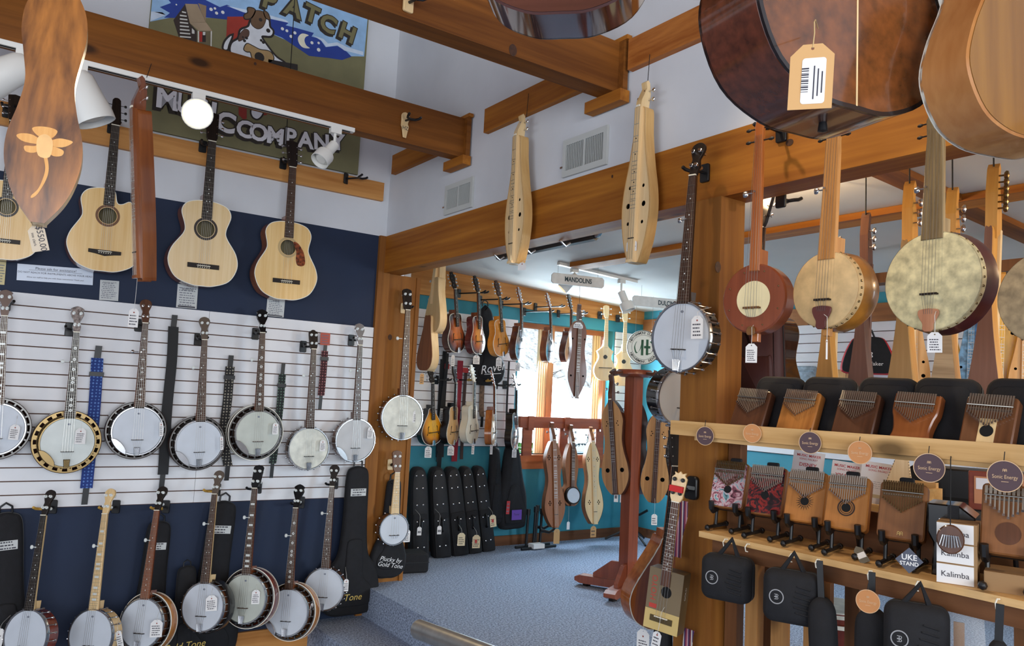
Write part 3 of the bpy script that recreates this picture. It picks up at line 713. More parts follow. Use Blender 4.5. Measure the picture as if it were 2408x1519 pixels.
# ---- wall hanger: plate, arm and padded yoke
def hanger(label,base,phi,arm=.09,plate='black',yoke=black,name='wall_hanger',group='instrument hangers',w=.05,lean=0,fork=.05):
    t=thing(name,label,'hanger',group); stand(t,base,phi)
    pm={'black':black,'wood':maple,'none':None}[plate]
    if pm: MB().prism(rrect(.045,.075,.008),-.012,0,.002).build('backplate',pm,t)
    MB().tube([(0,-.008,0),(0,-arm,.0)],.006,8).build('arm',black,t)
    MB().tube([(-fork*.6,-arm-.045,.012),(-fork*.55,-arm-.03,.004),(-fork*.4,-arm-.01,0),(0,-arm,-.002),(fork*.4,-arm-.01,0),(fork*.55,-arm-.03,.004),(fork*.6,-arm-.045,.012)],.0075,8).build('yoke',yoke,t)
    return t
yel=mat('yellow_rubber',(190,148,62),.6)
# ================================================================== the banjo wall
def ribbon(pts,w,wd=(1,0,0),th=.002):
    b=MB(); P=[Vector(p) for p in pts]; wd=Vector(wd).normalized(); v=[];f=[]; n=len(P)
    for i,p in enumerate(P):
        t=(P[min(i+1,n-1)]-P[max(0,i-1)]).normalized(); nn=wd.cross(t).normalized(); ww=w[i] if isinstance(w,(list,tuple)) else w
        for a,c in((-1,-1),(1,-1),(1,1),(-1,1)): v.append(p+wd*(a*ww/2)+nn*(c*th/2))
    for i in range(n-1):
        for k in range(4): f.append((i*4+k,i*4+(k+1)%4,i*4+4+(k+1)%4,i*4+4+k))
    f+=[(3,2,1,0),(4*n-4,4*n-3,4*n-2,4*n-1)]
    return b.add(v,f)
# ---- acoustic guitars
G='acoustic guitars above the slatwall'
g=guitar('pale spruce-top guitar cut off by the left picture edge'); hang(g,1.03,A(4,612,.09),A(36,226,.1),0)
g=guitar('single-cutaway spruce-top guitar with tapered dark headstock',cut=True,hs='taper',pk='side_k',rosette=(110,70,36)); hang(g,1.03,A(239,640,.09),A(274,234,.1),0)
pal=wood('spruce_pale',(224,190,136),(236,208,160),'Z',40,.25,coat=.5,stretch=.02)
g=guitar('small-bodied pale guitar with dark rosette behind the lit lamp',top=pal,L=1.0,rosette=(44,30,24),prof=[(0,0),(.004,.06),(.04,.145),(.12,.187),(.2,.175),(.285,.12),(.33,.113),(.41,.135),(.46,.112),(.482,.055),(.486,0)]); hang(g,1.0,A(469,675,.09),A(498,268,.1),0)
g=guitar('round-shouldered spruce guitar with tortoise pickguard near the corner',L=1.0,guard=True,board=rosew,rosette=(190,160,110),side=wood('mahog_brown',(110,58,28),(146,84,44),'Z',14,.25,coat=.5)); hang(g,1.0,A(664,706,.09),A(685,334,.1),0)
for i,(px,py) in enumerate(((3,262),(248,300),(462,345),(651,385))):
    hanger(['black hanger holding the guitar at the left picture edge','black hanger holding the cutaway guitar','black hanger holding the small-bodied guitar','black hanger holding the tortoise-pickguard guitar'][i],A(px+14,py,.032),0,.06)
h=hanger('empty black swivel hanger at the right end of the pine rail',A(812,420,.032),-35,.11,group='empty hangers',fork=.06)
# ---- cards and notices on the navy band
def card(label,quad,lines,m=tagw,off=.004,cat='notice',name='paper_notice',rows=0,hdr=None,group=None,fn=A,phi=0,foot=None):
    P=[fn(x,y,off) for x,y in quad]; c=sum(P,Vector())/4; t=thing(name,label,cat,group)
    up=((P[0]+P[1])-(P[2]+P[3])); ri=(P[1]-P[0])
    t.matrix_basis=frame(c,up,face(phi)); w=((P[1]-P[0]).length+(P[2]-P[3]).length)/2; h=((P[0]-P[3]).length+(P[1]-P[2]).length)/2
    MB().box(-w/2,w/2,-.0005,.0005,-h/2,h/2).build('sheet',m,t,0)
    for s,z,tx,u in lines:
        text(tx,s*h,ink,t,'print',0,-.0012,z*h)
        if u: MB().box(-len(tx)*s*h*.25,len(tx)*s*h*.25,-.0012,-.0006,z*h-s*h*.55,z*h-s*h*.48).build('underline',ink,t,0)
    if rows:
        b=MB(); scribble(b,-w*.42,w*.42,-h*.42,h*.4,-.0012,rows,random.Random(rows*7+int(quad[0][0])),.35); b.build('fine_print',mat('grey_print',(110,112,124),.8),t,0)
    if foot: MB().box(-w*.42,w*.42,-.0012,-.0006,-h*.47,-h*.41).build('bold_footer',ink,t,0)
    return t
lam=mat('laminated_paper',(206,214,228),.35,coat=.3)
card('laminated notice asking for assistance on the navy wall',((42,612),(219,641),(218,673),(39,656)),[(.22,.29,'Please ask for assistance!',1),(.155,.02,'DO NOT REACH FOR INSTRUMENTS ABOVE YOUR HEAD',0),(.12,-.26,'Allow our staff to help you with these instruments! Thank you!',0)],lam)
greyc=mat('grey_card',(196,198,196),.6)
card('grey specification card under the cutaway guitar',((236,657),(280,662),(278,709),(233,704)),[(.07,.4,'ACOUSTIC GUITAR',0)],greyc,rows=9,group='specification cards')
card('grey specification card under the small-bodied guitar',((418,667),(466,673),(462,727),(414,722)),[(.12,.3,'$2899.00',0)],greyc,rows=8,group='specification cards',foot=1)
card('grey specification card under the tortoise-pickguard guitar',((629,704),(670,704),(667,748),(625,741)),[(.1,.4,'$1399.00',0)],greyc,rows=8,group='specification cards',foot=1)
card('cream specification card at the left picture edge',((-8,614),(15,616),(10,670),(-12,668)),[],mat('cream_card',(206,190,140),.6),rows=7,group='specification cards')
# ---- slat row of banjos
silver_flower=dict(hs='fiddle')
def hb(t,L,bot,top,phi=0,ob=.12,ot=.12): return hang(t,L,A(*bot,ob),A(*top,ot),phi)
SG='banjos hung on the white slatwall'
res_b=MC['res_dark']
hb(banjo('resonator banjo cut off by the left picture edge',.14,.178,ring=chrome,hs='fiddle',hs_m=chrome,inlay='block',group=SG),.97,(-16,1082),(14,683))
hb(banjo('resonator banjo with broad gold flange and worn white head',.14,.182,ring=brass,hoop=brass,head=mat('head_gold',(206,212,208),.45,var=.03,vs=10),inlay='flower',hs='fiddle',hs_m=mat('engraved_silver',(200,204,208),.25,.9,var=.4,vs=60),board=ebony,group=SG,bolts=20),.97,(151,1113),(182,722))
hb(banjo('silver-ringed resonator banjo with brown headstock beside the blue strap',.14,.174,hs='peg',hs_m=walnut,inlay='diamond',group=SG,pk='planet_c'),.97,(315,1080),(342,706))
hb(banjo('dark resonator banjo with plain grey-brown headstock in the middle of the slatwall',.14,.172,hs='peg',hs_m=mat('taupe_head',(92,78,66),.4),inlay='dot',group=SG,pk='planet_w'),.97,(461,1106),(479,747))
hb(banjo('cream-headed resonator banjo with black flowered headstock',.14,.176,head=headc,hs='fiddle',hs_m=blackg,inlay='flower',group=SG,bind=ivory),.97,(598,1082),(614,729))
hb(banjo('open-back banjo with mottled old head',.134,0,L=.93,head=heads,hs='paddle',hs_m=ebony,inlay='dot',arm=False,fifth=True,neck_m=walnut,group=SG,mark=False),.93,(720,1106),(736,777))
hb(banjo('open-back banjo with grey head and silver headstock by the corner post',.14,0,L=.95,head=headg,hs='fiddle',hs_m=mat('silver_plate',(206,206,210),.2,.9),neck_m=walnut,arm=True,group=SG,mark=False),.95,(829,1087),(845,761))
for (px,py),lb in zip(((14,715),(163,775),(326,765),(465,798),(600,785),(712,815),(825,800)),('left-edge banjo','gold-flange banjo','brown-headstock banjo','middle dark banjo','cream-headed banjo','mottled-head banjo','grey-headed open-back banjo')):
    hanger('black slatwall hanger carrying the '+lb,A(px,py,.02),0,.07,group='slatwall hangers')
# ---- lower row, turned towards the left
LG='banjos leaning out below the slatwall'
def lb(t,L,bot,top,phi=48,ob=.32,ot=.2): return hang(t,L,A(*bot,ob),A(*top,ot),phi)
lb(banjo('open-back banjo with red rim and black headstock at the lower left',.14,0,L=.96,rim_m=MC['res_red'],hs='peg',hs_m=ebony,board=ebony,arm=False,neck_m=maple,group=LG,rim_d=.085),.96,(60,1562),(121,1153))
lb(banjo('all-maple open-back banjo with pale headstock',.14,0,L=.97,rim_m=maple,neck_m=maple,board=maple,hs='peg',hs_m=maple,inlay='block',arm=False,group=LG,tail=True,rim_d=.085),.97,(214,1560),(262,1150))
MCi=None
lb(banjo('banjo with reddish neck and honey-coloured resonator',.14,.172,res_m=MC['res_honey'],board=wood('red_board',(110,64,44),(146,92,64),'Z',16,.4),neck_m=mahog,hs='peg',hs_m=ebony,arm=False,group=LG,bind=ivory,deep_res=.095),.97,(335,1537),(389,1145))
lb(banjo('black-rimmed banjo with maple heel and card on its head',.138,.158,res_m=mat('black_res',(22,21,22),.3,coat=.4),neck_m=maple,hs='peg',hs_m=mat('taupe_head',(92,78,66),.4),group=LG,arm=False,deep_res=.09),.97,(481,1490),(521,1108))
lb(banjo('banjo with cream head and red-brown bound resonator',.14,.176,head=headc,res_m=MC['res_red'],hs='square',hs_m=blackg,inlay='block',group=LG,bind=ivory,arm=False,deep_res=.1),.97,(578,1478),(614,1095))
lb(banjo('banjo with white head and honey resonator by the carpeted step',.14,.176,res_m=MC['res_honey'],hs='fiddle',hs_m=blackg,inlay='flower',group=LG,bind=ivory,deep_res=.1),.97,(678,1507),(709,1140))
lb(banjo('slim open-back banjo with brown rim near the corner gig bag',.134,0,L=.97,rim_m=walnut,neck_m=walnut,hs='peg',hs_m=ebony,board=rosew,arm=False,group=LG,rim_d=.08),.97,(760,1437),(788,1094),40,.2,.14)
for (px,py,y),lbx in zip(((120,1205,1),(268,1205,1),(385,1205,1),(505,1165,1),(602,1160,0),(703,1195,0),(782,1150,0)),('red-rimmed open-back banjo','all-maple banjo','reddish-neck banjo','black-rimmed banjo','red-brown resonator banjo','honey resonator banjo by the step','slim open-back banjo')):
    hanger('hanger with padded yoke carrying the '+lbx,A(px+6,py-14,.02),36,.09,yoke=yel if y else black,group='slatwall hangers')
# ---- straps
def strap(label,pts,w,m,off=.05,fn=A,group='instrument straps',buckle=True,wd=(1,0,0),tips=True):
    t=thing('instrument_strap',label,'strap',group); P=[fn(x,y,off) for x,y in pts]; base=P[-1].copy(); t.location=base
    P=[p-base for p in P]; Q=crom([tuple(p) for p in P],5); n=len(Q)
    ribbon(Q,w,wd,.003).build('webbing',m,t,60)
    if tips:
        e0=[Vector(P[0]),Vector(P[0])+Vector((.002,0,.07))]; ribbon(e0,w*.55,wd,.004).build('leather_end',black,t,0)
        e1=[Vector(P[-1]),Vector(P[-1])+Vector((-.002,0,-.09))]; ribbon(e1,w*.5,wd,.004).build('leather_end',black,t,0)
    if buckle:
        k=max(2,n//8); MB().box(Q[k][0]-w*.6,Q[k][0]+w*.6,Q[k][1]-.006,Q[k][1]+.003,Q[k][2]-.012,Q[k][2]+.012).build('slider_buckle',black,t,0)
    return t
def pattern(name,c1,c2,sc=55):
    m=mat(name,c1,.8); nt=m.node_tree; b=nt.nodes['Principled BSDF']; tc=nt.nodes.new('ShaderNodeTexCoord'); v=nt.nodes.new('ShaderNodeTexVoronoi'); v.inputs['Scale'].default_value=sc; v.distance='MANHATTAN'; v.inputs['Randomness'].default_value=.15
    nt.links.new(tc.outputs['Object'],v.inputs['Vector']); r=nt.nodes.new('ShaderNodeValToRGB'); r.color_ramp.interpolation='CONSTANT'; r.color_ramp.elements[1].position=.45
    r.color_ramp.elements[0].color=rgb(c2); r.color_ramp.elements[1].color=rgb(c1); nt.links.new(v.outputs['Distance'],r.inputs[0]); nt.links.new(r.outputs[0],b.inputs['Base Color']); return m
strap('blue woven strap with black ends on the slatwall',((229,842),(222,960),(208,1100),(203,1148)),.062,pattern('blue_weave',(26,52,120),(92,128,190)))
strap('plain black strap between two resonator banjos',((408,768),(404,850),(393,960),(385,1090),(383,1116)),[.03+.0*i for i in range(21)] and .058,mat('black_strap',(24,24,26),.7),buckle=False)
strap('black and cream woven strap left of the cream-headed banjo',((541,862),(535,940),(526,1020),(536,1095)),.055,pattern('cream_weave',(26,24,24),(150,144,128)))
strap('dark green patterned strap right of the cream-headed banjo',((664,880),(658,960),(648,1040),(641,1090)),.045,pattern('green_weave',(24,30,30),(84,108,92)))
strap('dark red woven strap with orange card left of the corner banjo',((764,825),(760,880),(755,930)),.045,pattern('red_weave',(58,22,26),(150,96,96)))
t=card('orange strap display card near the corner banjo',((754,783),(777,783),(775,813),(753,810)),[],mat('orange_card',(176,72,50),.5),off=.055,cat='card',name='display_card',rows=4)
# ---- gig bags under the slatwall
bag_prof=[(0,0),(.004,.12),(.05,.185),(.17,.2),(.3,.165),(.4,.105),(.6,.085),(.85,.08),(.94,.068),(.965,.03),(.97,0)]
def gigbag(label,bot,top,off=.04,phi=0,L=.97,depth=.06,tagc=True,words=None,prof=None,fn=A,m=None,group='black gig bags',col=None,wz=.17,ws=.05,wrot=0):
    t=thing('gig_bag',label,'gig bag',group); P=prof or bag_prof; o=sym(P,5)
    MB().prism(o,-depth/2,depth/2,depth*.3).build('shell',m or blackf,t,60)
    MB().strip(inset(o,-.003),inset(o,.004),-.004,.004).build('zipper',black,t)
    MB().prism([(p[0]*.72,p[1]*.45+.06) for p in o],-depth/2-.012,-depth/2+.006,.008).build('front_pocket',m or blackf,t,60)
    b=MB(); b.tube([(-.03,-.0,L-.01),(-.028,0,L+.03),(0,0,L+.05),(.028,0,L+.03),(.03,0,L-.01)],.006,6); b.build('carry_loop',black,t)
    if tagc:
        q=MB(); q.box(-.055,.055,-depth/2-.003,-depth/2-.0015,L*.80,L*.85); q.build('size_sticker',greyc,t,0); b=MB(); scribble(b,-.05,.05,L*.80,L*.85,-depth/2-.0036,3,random.Random(len(label)),.4); b.build('sticker_writing',ink,t,0)
    if words: text(words,ws,col or mat('gold_thread',(206,176,90),.6),t,'lettering',0,-depth/2-.0135,wz,rot=wrot,shear=.25)
    return hang(t,L,fn(*bot,off),fn(*top,off),phi)
gigbag('black gig bag at the lower left picture edge',(5,1640),(14,1205),.04,0)
gigbag('black gig bag hanging behind the reddish-neck banjo',(335,1560),(376,1225),.04,0)
gigbag('black gig bag hanging behind the black-rimmed banjo',(470,1560),(528,1178),.04,0)
gigbag('large black gig bag with gold lettering low on the navy wall',(425,1600),(440,1330),.1,0,words='Gold Tone',tagc=False,wz=.30,ws=.08)
gigbag('tall black gig bag standing by the corner post',(820,1445),(842,1096),.09,0,words='Tone',wz=.12,ws=.06)

# ---- price tags on the banjos of this wall
for i,(x,y,w,h,st,l,o,ln) in enumerate(((40,985,.045,.078,.03,'price tag on the resonator banjo at the left picture edge',.2,.08),(193,985,.052,.085,.05,'price tag on the head of the gold-flange banjo',.2,.0),(379,988,.02,.08,.01,'narrow tag at the rim of the brown-headstock banjo',.2,-.1),(521,1022,.018,.08,.01,'narrow tag at the rim of the middle dark banjo',.2,-.1),(649,990,.036,.07,.012,'price tag on the cream-headed banjo',.2,.0),(760,1030,.038,.072,.012,'price tag on the mottled-head open-back banjo',.18,.0),(872,1000,.04,.075,.012,'price tag on the grey-headed open-back banjo',.18,.0),(2,1472,.055,.1,.012,'price tag low at the left picture edge',.2,.15),(370,1452,.06,.09,.012,'price tag on the reddish-neck banjo',.46,.0),(498,1395,.06,.085,.012,'price tag on the black-rimmed banjo',.4,-.05),(603,1382,.045,.08,.012,'price tag on the red-brown resonator banjo',.4,.0),(735,1415,.014,.08,.01,'edge-on tag on the honey resonator banjo by the step',.4,.1),(815,1358,.03,.075,.01,'price tag on the slim open-back banjo',.3,.0),(276,1475,.03,.09,.02,'crumpled tag on the all-maple banjo',.4,-.25))):
    price_tag(l,A(x,y,o),0 if y<1200 else 20,w,h,st,reach=.09 if y<1200 else .16,rows=5,seed=100+i,lean=ln)
# ================================================================== painted shop sign on the white wall
pt=thing('painted_sign','large painted shop sign with dog, cabin and night sky','sign')
X0,X1,ZB0,ZT0=-1.64,-.245,2.795,4.2
MB().box(X0,X1,-.024,-.002,ZB0,ZT0).build('panel',mat('olive_paint',(122,118,84),.7,var=.06,vs=6),pt,0)
def pc(cx,cy): p=A(340+cx/3.617,cy/3.617,.026); return (min(max(p.x,X0+.002),X1-.002),min(max(p.z,ZB0+.002),ZT0-.002))
_ly=[0]
def paint(name,pts,c,lay,sm=False,raw=False):
    o=[pc(*p) for p in pts] if not raw else pts
    if sm: o=crom(o,5,True)
    if signed(o)<0: o=o[::-1]
    b=MB(); b.plate(o,[],-.0245-.0006*lay,-.024-.0006*lay+.0003) 
    return b.build(name,mat('paint_%02x%02x%02x'%c,c,.6,var=.05,vs=14),pt,0)
paint('sky',[(-200,-1200),(2400,-1200),(2100,-300),(1868,480),(1740,478),(1560,484),(1400,470),(1200,340),(1090,290),(850,168),(530,150),(240,146),(0,170),(-80,180)],(150,188,226),1)
paint('night_sky',[(165,150),(215,110),(130,60),(225,25),(180,-30),(420,-200),(700,-260),(520,0),(640,60),(700,40),(830,100),(1000,140),(1120,170),(1230,190),(1200,215),(1300,240),(1440,280),(1420,310),(1490,330),(1540,400),(1640,390),(1720,440),(1760,482),(1680,510),(1560,492),(1400,475),(1290,400),(1170,320),(1090,288),(880,170),(700,166),(520,147),(240,152)],(34,62,148),2)
paint('cloud',[(-70,62),(150,105),(60,95),(180,128),(-60,150)],(205,220,238),3)
paint('cloud_edge',[(700,50),(850,80),(1000,110),(1200,170),(1230,195),(1000,145),(840,104)],(206,222,240),3)
paint('cloud_edge',[(1430,300),(1510,350),(1545,400),(1640,385),(1700,430),(1860,470),(1860,440),(1720,400),(1640,360),(1560,370),(1520,330)],(206,222,240),3)
def dots(l):
    b=MB()
    for cx,cy,r in l: x,z=pc(cx,cy); b.disc(x,z,r,-.0272,8,th=.0004)
    b.build('painted_stars',mat('star_white',(226,228,224),.6),pt,0)
dots([(565,80,.011),(598,72,.008),(612,112,.01),(665,105,.011),(1172,245,.011),(1210,262,.01),(1245,310,.011),(1278,280,.011),(1423,364,.011),(1480,366,.009),(1480,424,.013),(270,40,.005)])
paint('moon',[(1395,300),(1340,285),(1305,320),(1315,370),(1350,405),(1405,410),(1375,385),(1360,345),(1370,315)],(226,222,200),3,True)
paint('cabin_wall',[(245,172),(345,35),(385,200),(445,262),(445,365),(290,310)],(52,40,36),3)
b=MB()
for k in range(8):
    y=95+k*30; x0=max(300,345-(y-35)*.75+18) if y<170 else 300; q=[pc(x0,y),pc(345+(y-60)*.2,y+8),pc(345+(y-60)*.2,y+19),pc(x0,y+12)]
    b.plate(q if signed(q)>0 else q[::-1],[],-.0272,-.0266)
b.build('cabin_logs',mat('log_white',(214,214,208),.6),pt,0)
paint('cabin_roof',[(345,32),(450,36),(520,190),(385,197)],(158,138,112),4); paint('chimney',[(455,28),(525,50),(520,186),(480,100)],(146,124,98),4); paint('porch_roof',[(385,197),(520,188),(577,265),(460,263)],(164,144,118),4)
paint('porch_post',[(452,264),(463,264),(463,360),(452,357)],(216,214,206),5); paint('porch_post',[(562,266),(573,266),(570,395),(560,393)],(216,214,206),5)
paint('porch_shade',[(463,266),(562,266),(560,390),(463,360)],(108,98,72),4); paint('cabin_door',[(466,270),(520,270),(520,358),(466,356)],(44,34,32),5); paint('red_door',[(466,270),(490,272),(490,357),(466,356)],(168,44,34),6); paint('cabin_window',[(402,240),(424,262),(424,288),(402,285)],(214,214,208),5); paint('cabin_window',[(495,272),(517,272),(515,300),(495,300)],(214,214,208),6)
paint('red_panel',[(703,142),(900,140),(860,300),(720,430),(695,310)],(162,52,38),3)
dark=(38,32,30); wht=(222,226,232); brn=(106,80,56)
dog=[(905,180),(885,230),(820,260),(800,330),(745,370),(735,440),(800,480),(930,500),(1000,510),(1100,540),(1170,555),(1185,535),(1120,490),(1060,420),(990,310),(1070,305),(1088,265),(1060,230),(1045,160),(960,110)]
def grow(o,d): q=[pc(*p) for p in o]; q=crom(q,4,True); q=q if signed(q)>0 else q[::-1]; return inset(q,-d)
def paint2(name,pts,c,lay,d): paint(name+'_outline',grow(pts,d),dark,lay,raw=True); paint(name,grow(pts,0),c,lay+1,raw=True)
paint2('tail',[(740,305),(690,350),(672,410),(700,420),(712,380)],wht,4,.012)
paint2('dog',dog,wht,6,.013)
paint2('dog_patch',[(905,175),(925,100),(1000,100),(1030,150),(1005,225),(960,245),(915,215)],brn,8,.004)
paint2('dog_ear',[(880,70),(935,85),(905,150),(855,160),(850,130),(880,110)],brn,9,.007); paint2('dog_ear',[(1015,100),(1045,115),(1062,165),(1030,150)],brn,9,.006)
paint2('dog_saddle',[(885,265),(880,310),(845,330),(800,350),(805,300),(850,250)],(92,66,54),8,.003)
b=MB()
for cx,cy,r in((865,325,.010),(848,348,.010),(835,318,.006),(990,345,.009),(1008,362,.01),(1050,262,.014),(985,170,.012)): x,z=pc(cx,cy); b.disc(x,z,r,-.0305,10,th=.0005)
b.build('dog_spots',mat('paint_dark',dark,.6),pt,0)
paint2('painted_guitar',[(845,420),(870,375),(920,395),(980,425),(1060,440),(1095,490),(1070,530),(980,530),(920,500),(900,445),(870,440)],(172,142,96),9,.006)
x,z=pc(975,488); MB().disc(x,z,.032,-.0312,14,th=.0005).build('painted_soundhole',mat('paint_dark',dark,.6),pt,0)
paint('painted_neck',[(1050,505),(1300,550),(1300,600),(1050,530)],dark,10)
# lower part: red posts and paw
paint('red_post',[(800,800),(870,810),(868,1010),(840,1016),(800,975)],(150,48,38),3); paint('red_post',[(1010,880),(1045,920),(1040,978),(1008,980)],(150,48,38),3); paint2('paw',[(910,940),(950,900),(1000,915),(1000,970),(960,1010),(920,990)],wht,4,.01)
# lettering, letter by letter along its curve
def letters(seq,h,c,sh,rots,sc=1.0):
    for (ch,cx,cy),r in zip(seq,rots):
        x,z=pc(cx,cy)
        text(ch,h*1.42,mat('letter_dark',(46,40,34),.6),pt,'letter_shadow',x-.012,-.0268,z-.014,bold=.085,rot=r,sx=sc)
        text(ch,h*1.42,mat('letter_dark',(46,40,34),.6),pt,'letter_outline',x,-.0272,z,bold=.075,rot=r,sx=sc)
        text(ch,h*1.42,mat('letter_%d'%c[0],c,.6),pt,'letter',x,-.0278,z,bold=.035,rot=r,sx=sc)
letters([('P',1060,10),('A',1265,75),('T',1420,125),('C',1560,210),('H',1725,285)],.115,(120,114,78),0,[-.14,-.12,-.16,-.2,-.22])
letters([('M',195,850),('U',350,890),('S',480,930),('I',585,965),('C',690,1050)],.122,(240,242,246),0,[.02,.0,0,-.02,-.06])
letters([('C',850,1105),('O',970,1135),('M',1112,1165),('P',1240,1170),('A',1370,1200),('N',1505,1215),('Y',1645,1215)],.105,(240,242,246),0,[-.05,-.03,0,.03,.06,.1,.12])
# ================================================================== track lights on the near joist
wpl=mat('lamp_white',(226,224,218),.4); warm=mat('lamp_glow',(255,226,178),.5,emit=3.2)
tr=thing('light_track','white light track under the ceiling joist over the banjo wall','light track')
a,b_=A(-60,76,1.075),A(832,303,1.075); MB().box(a.x,b_.x,-1.092,-1.058,2.712,2.735).build('rail',wpl,tr,0); MB().box(a.x,b_.x-.02,-1.082,-1.068,2.7105,2.7125).build('slot',hole_m,tr,0); tr.location=(0,0,0)
def track_lamp(label,base,aim,lit=False,R=.06,L=.15,style='bell',drop=.08,power=0,group='track lamps'):
    t=thing('track_lamp',label,'lamp',group); base=Vector(base); t.location=base
    MB().box(-.03,.03,-.016,.016,-.03,.0).build('track_adapter',wpl,t,0)
    MB().tube([(0,0,-.03),(0,0,-drop)],.008,8).build('stem',wpl,t)
    q=(Vector(aim)-base).to_track_quat('Y','Z'); 
    if style=='bell': prof=[(0,-.03),(R*.55,-.028),(R*.75,.0),(R*.85,L*.4),(R,L*.8),(R,L),(R*.94,L),(R*.9,L*.8),(R*.7,.02)]
    else: prof=[(0,-.0),(R*.55,0),(R*.55,L*.55),(R*.95,L*.58),(R,L*.65),(R,L),(R*.94,L),(R*.92,L*.66)]
    sh=MB().lathe(prof,(0,0,0),n=24).build('shade',wpl,t); sh.location=(0,0,-drop-.01); sh.rotation_mode='QUATERNION'; sh.rotation_quaternion=q
    bl=MB().lathe([(0,L*.93),(R*.5,L*.92),(R*.88,L*.80),(R*.5,L*.5)],(0,0,0),n=20).build('bulb',warm if lit else mat('bulb_off',(210,206,196),.3),sh)
    if lit:
        d=(Vector(aim)-base).normalized(); p=base+Vector((0,0,-drop-.01))+d*(L+.02)
        spot('track_lamp_light',p,aim,power,(1,.78,.5),95,.8,.04)
    return t
p=A(468,212,1.075); track_lamp('lit white track lamp shining towards the camera',(p.x,-1.075,2.712),A(500,316,3.2),True,.072,.13,power=18)
p=A(790,292,1.075); track_lamp('white track lamp with narrow barrel at the right end of the track',(p.x,-1.075,2.712),(p.x-.35,-1.2,2.25),False,.05,.15,'can')
p=A(58,105,1.075); track_lamp('white cone track lamp left of the walnut dulcimer',(p.x,-1.075,2.712),(p.x-.5,-1.0,2.3),False,.085,.2,'bell',.06)
p=A(190,140,1.075); track_lamp('white cone track lamp right of the walnut dulcimer',(p.x,-1.075,2.712),(p.x+.22,-1.1,2.25),False,.085,.2,'bell',.06)
# small fittings on the joists
h=hanger('wooden banjo-shaped hanger on the near joist',A(950,285,1.06),-10,.06,plate='wood',group='empty hangers',fork=.07)
o=sym([(0,.012),(.04,.02),(.07,.026),(.085,.018),(.12,.03),(.14,.022),(.15,0)],4); MB().prism([(x,z-.1) for x,z in o],-.016,-.0122,.002).build('wood_plate',maple,h); text('HZ',.03,ink,h,'burnt_letters',0,-.0175,-.045)
hanger('wooden peg hanger high on the joist at the top edge',A(958,8,2.42),-10,.06,plate='wood',group='empty hangers')
# dulcimer seen edge-on, hung by a wire from the joist
honey=wood('honey_wood',(112,58,24),(148,84,40),'Z',14,.25,coat=.5)
d=dulcimer('red-brown dulcimer hanging edge-on from the joist',[(0,.02),(.005,.03),(.2,.04),(.4,.036),(.62,.026),(.66,.02),(.665,0)],.80,.05,top=honey,side=honey,hs_m=mahog,group='dulcimers hung from the joists')
hang(d,.80,A(346,655,1.12),A(334,180,1.14),80)
def wire(label,a,b,r=.0016,m=None,name='hanging_wire'):
    a,b=Vector(a),Vector(b); t=MB().tube([(0,0,0),tuple(b-a)],r,5).build(name,m or cord_b,None); t.location=a
    return tag_(t,label,'wire','wires and loops that carry the instruments')
wire('wire loop holding the edge-on red-brown dulcimer',A(345,182,1.12),A(356,150,1.075))
price_tag('long-stringed price tag under the edge-on dulcimer',A(324,640,1.1),0,.042,.085,.17,rows=4,seed=3)
wire('thin cable running down from the upper joist past the sign',A(693,0,.7),A(672,345,.7),.0025)
# walnut dulcimer with inlaid flower, back towards the camera, hung from the near joist
wal=wood('walnut_crotch',(70,36,16),(184,116,50),'Z',7,.3,coat=.3,stretch=.25)
d=dulcimer('walnut dulcimer back with inlaid daffodil hanging at the upper left',[(0,.017),(.003,.02),(.06,.06),(.12,.085),(.19,.099),(.26,.096),(.34,.076),(.42,.064),(.5,.074),(.58,.085),(.66,.075),(.74,.03),(.755,0)],.95,.055,top=maple,side=maple,back_m=wal,group='dulcimers hung from the joists')
hang(d,.95,A(90,527,2.9),A(155,-190,2.9),180+8)
inl=wood('inlay_maple',(214,150,80),(232,176,106),'Z',20,.35)
def petal(pts,name='petal',lay=0):
    o=crom(pts,4,True); o=o if signed(o)<0 else o[::-1]
    b=MB(); b.plate(o,[],.0297+lay*.0004,.0302+lay*.0004); return b.build(name,inl if lay==0 else mat('inlay_light',(236,184,116),.4,var=.06,vs=20),d)
F=lambda l:[(-x,z) for x,z in l]
cz=.235
petal(F([(0,cz),(-.03,cz+.022),(-.06,cz+.022),(-.072,cz+.012),(-.05,cz-.002)])); petal(F([(0,cz),(.03,cz+.022),(.055,cz+.024),(.072,cz+.018),(.045,cz-.002)]))
petal(F([(-.005,cz),(-.025,cz-.01),(-.05,cz-.014),(-.045,cz-.03),(-.02,cz-.028)])); petal(F([(.005,cz),(.03,cz-.004),(.05,cz-.012),(.045,cz-.028),(.02,cz-.03)]))
petal(F([(-.015,cz+.02),(-.035,cz+.04),(-.02,cz+.05),(.01,cz+.052),(.03,cz+.044),(.015,cz+.02)])); petal(F([(-.014,cz-.036),(-.02,cz+.012),(0,cz+.03),(.02,cz+.012),(.016,cz-.036)]),'trumpet',1)
petal(F([(.0,cz-.034),(.008,cz-.034),(.016,cz-.07),(.012,cz-.105),(-.006,cz-.15),(-.02,cz-.165),(-.022,cz-.158),(-.006,cz-.135),(.004,cz-.1),(.007,cz-.07)]),'stem')
pg=price_tag('tan price card hanging from the walnut daffodil dulcimer',A(82,527,2.86),6,.036,.062,.004,m=mat('taupe_card',(196,180,158),.6),rows=0,lean=-.3,mark=False)
text('$550.00',.019,ink,pg,'price',.006,-.001,-.036,rot=-PI/2); text('see clerk',.009,ink,pg,'note',-.009,-.001,-.036,rot=-PI/2)
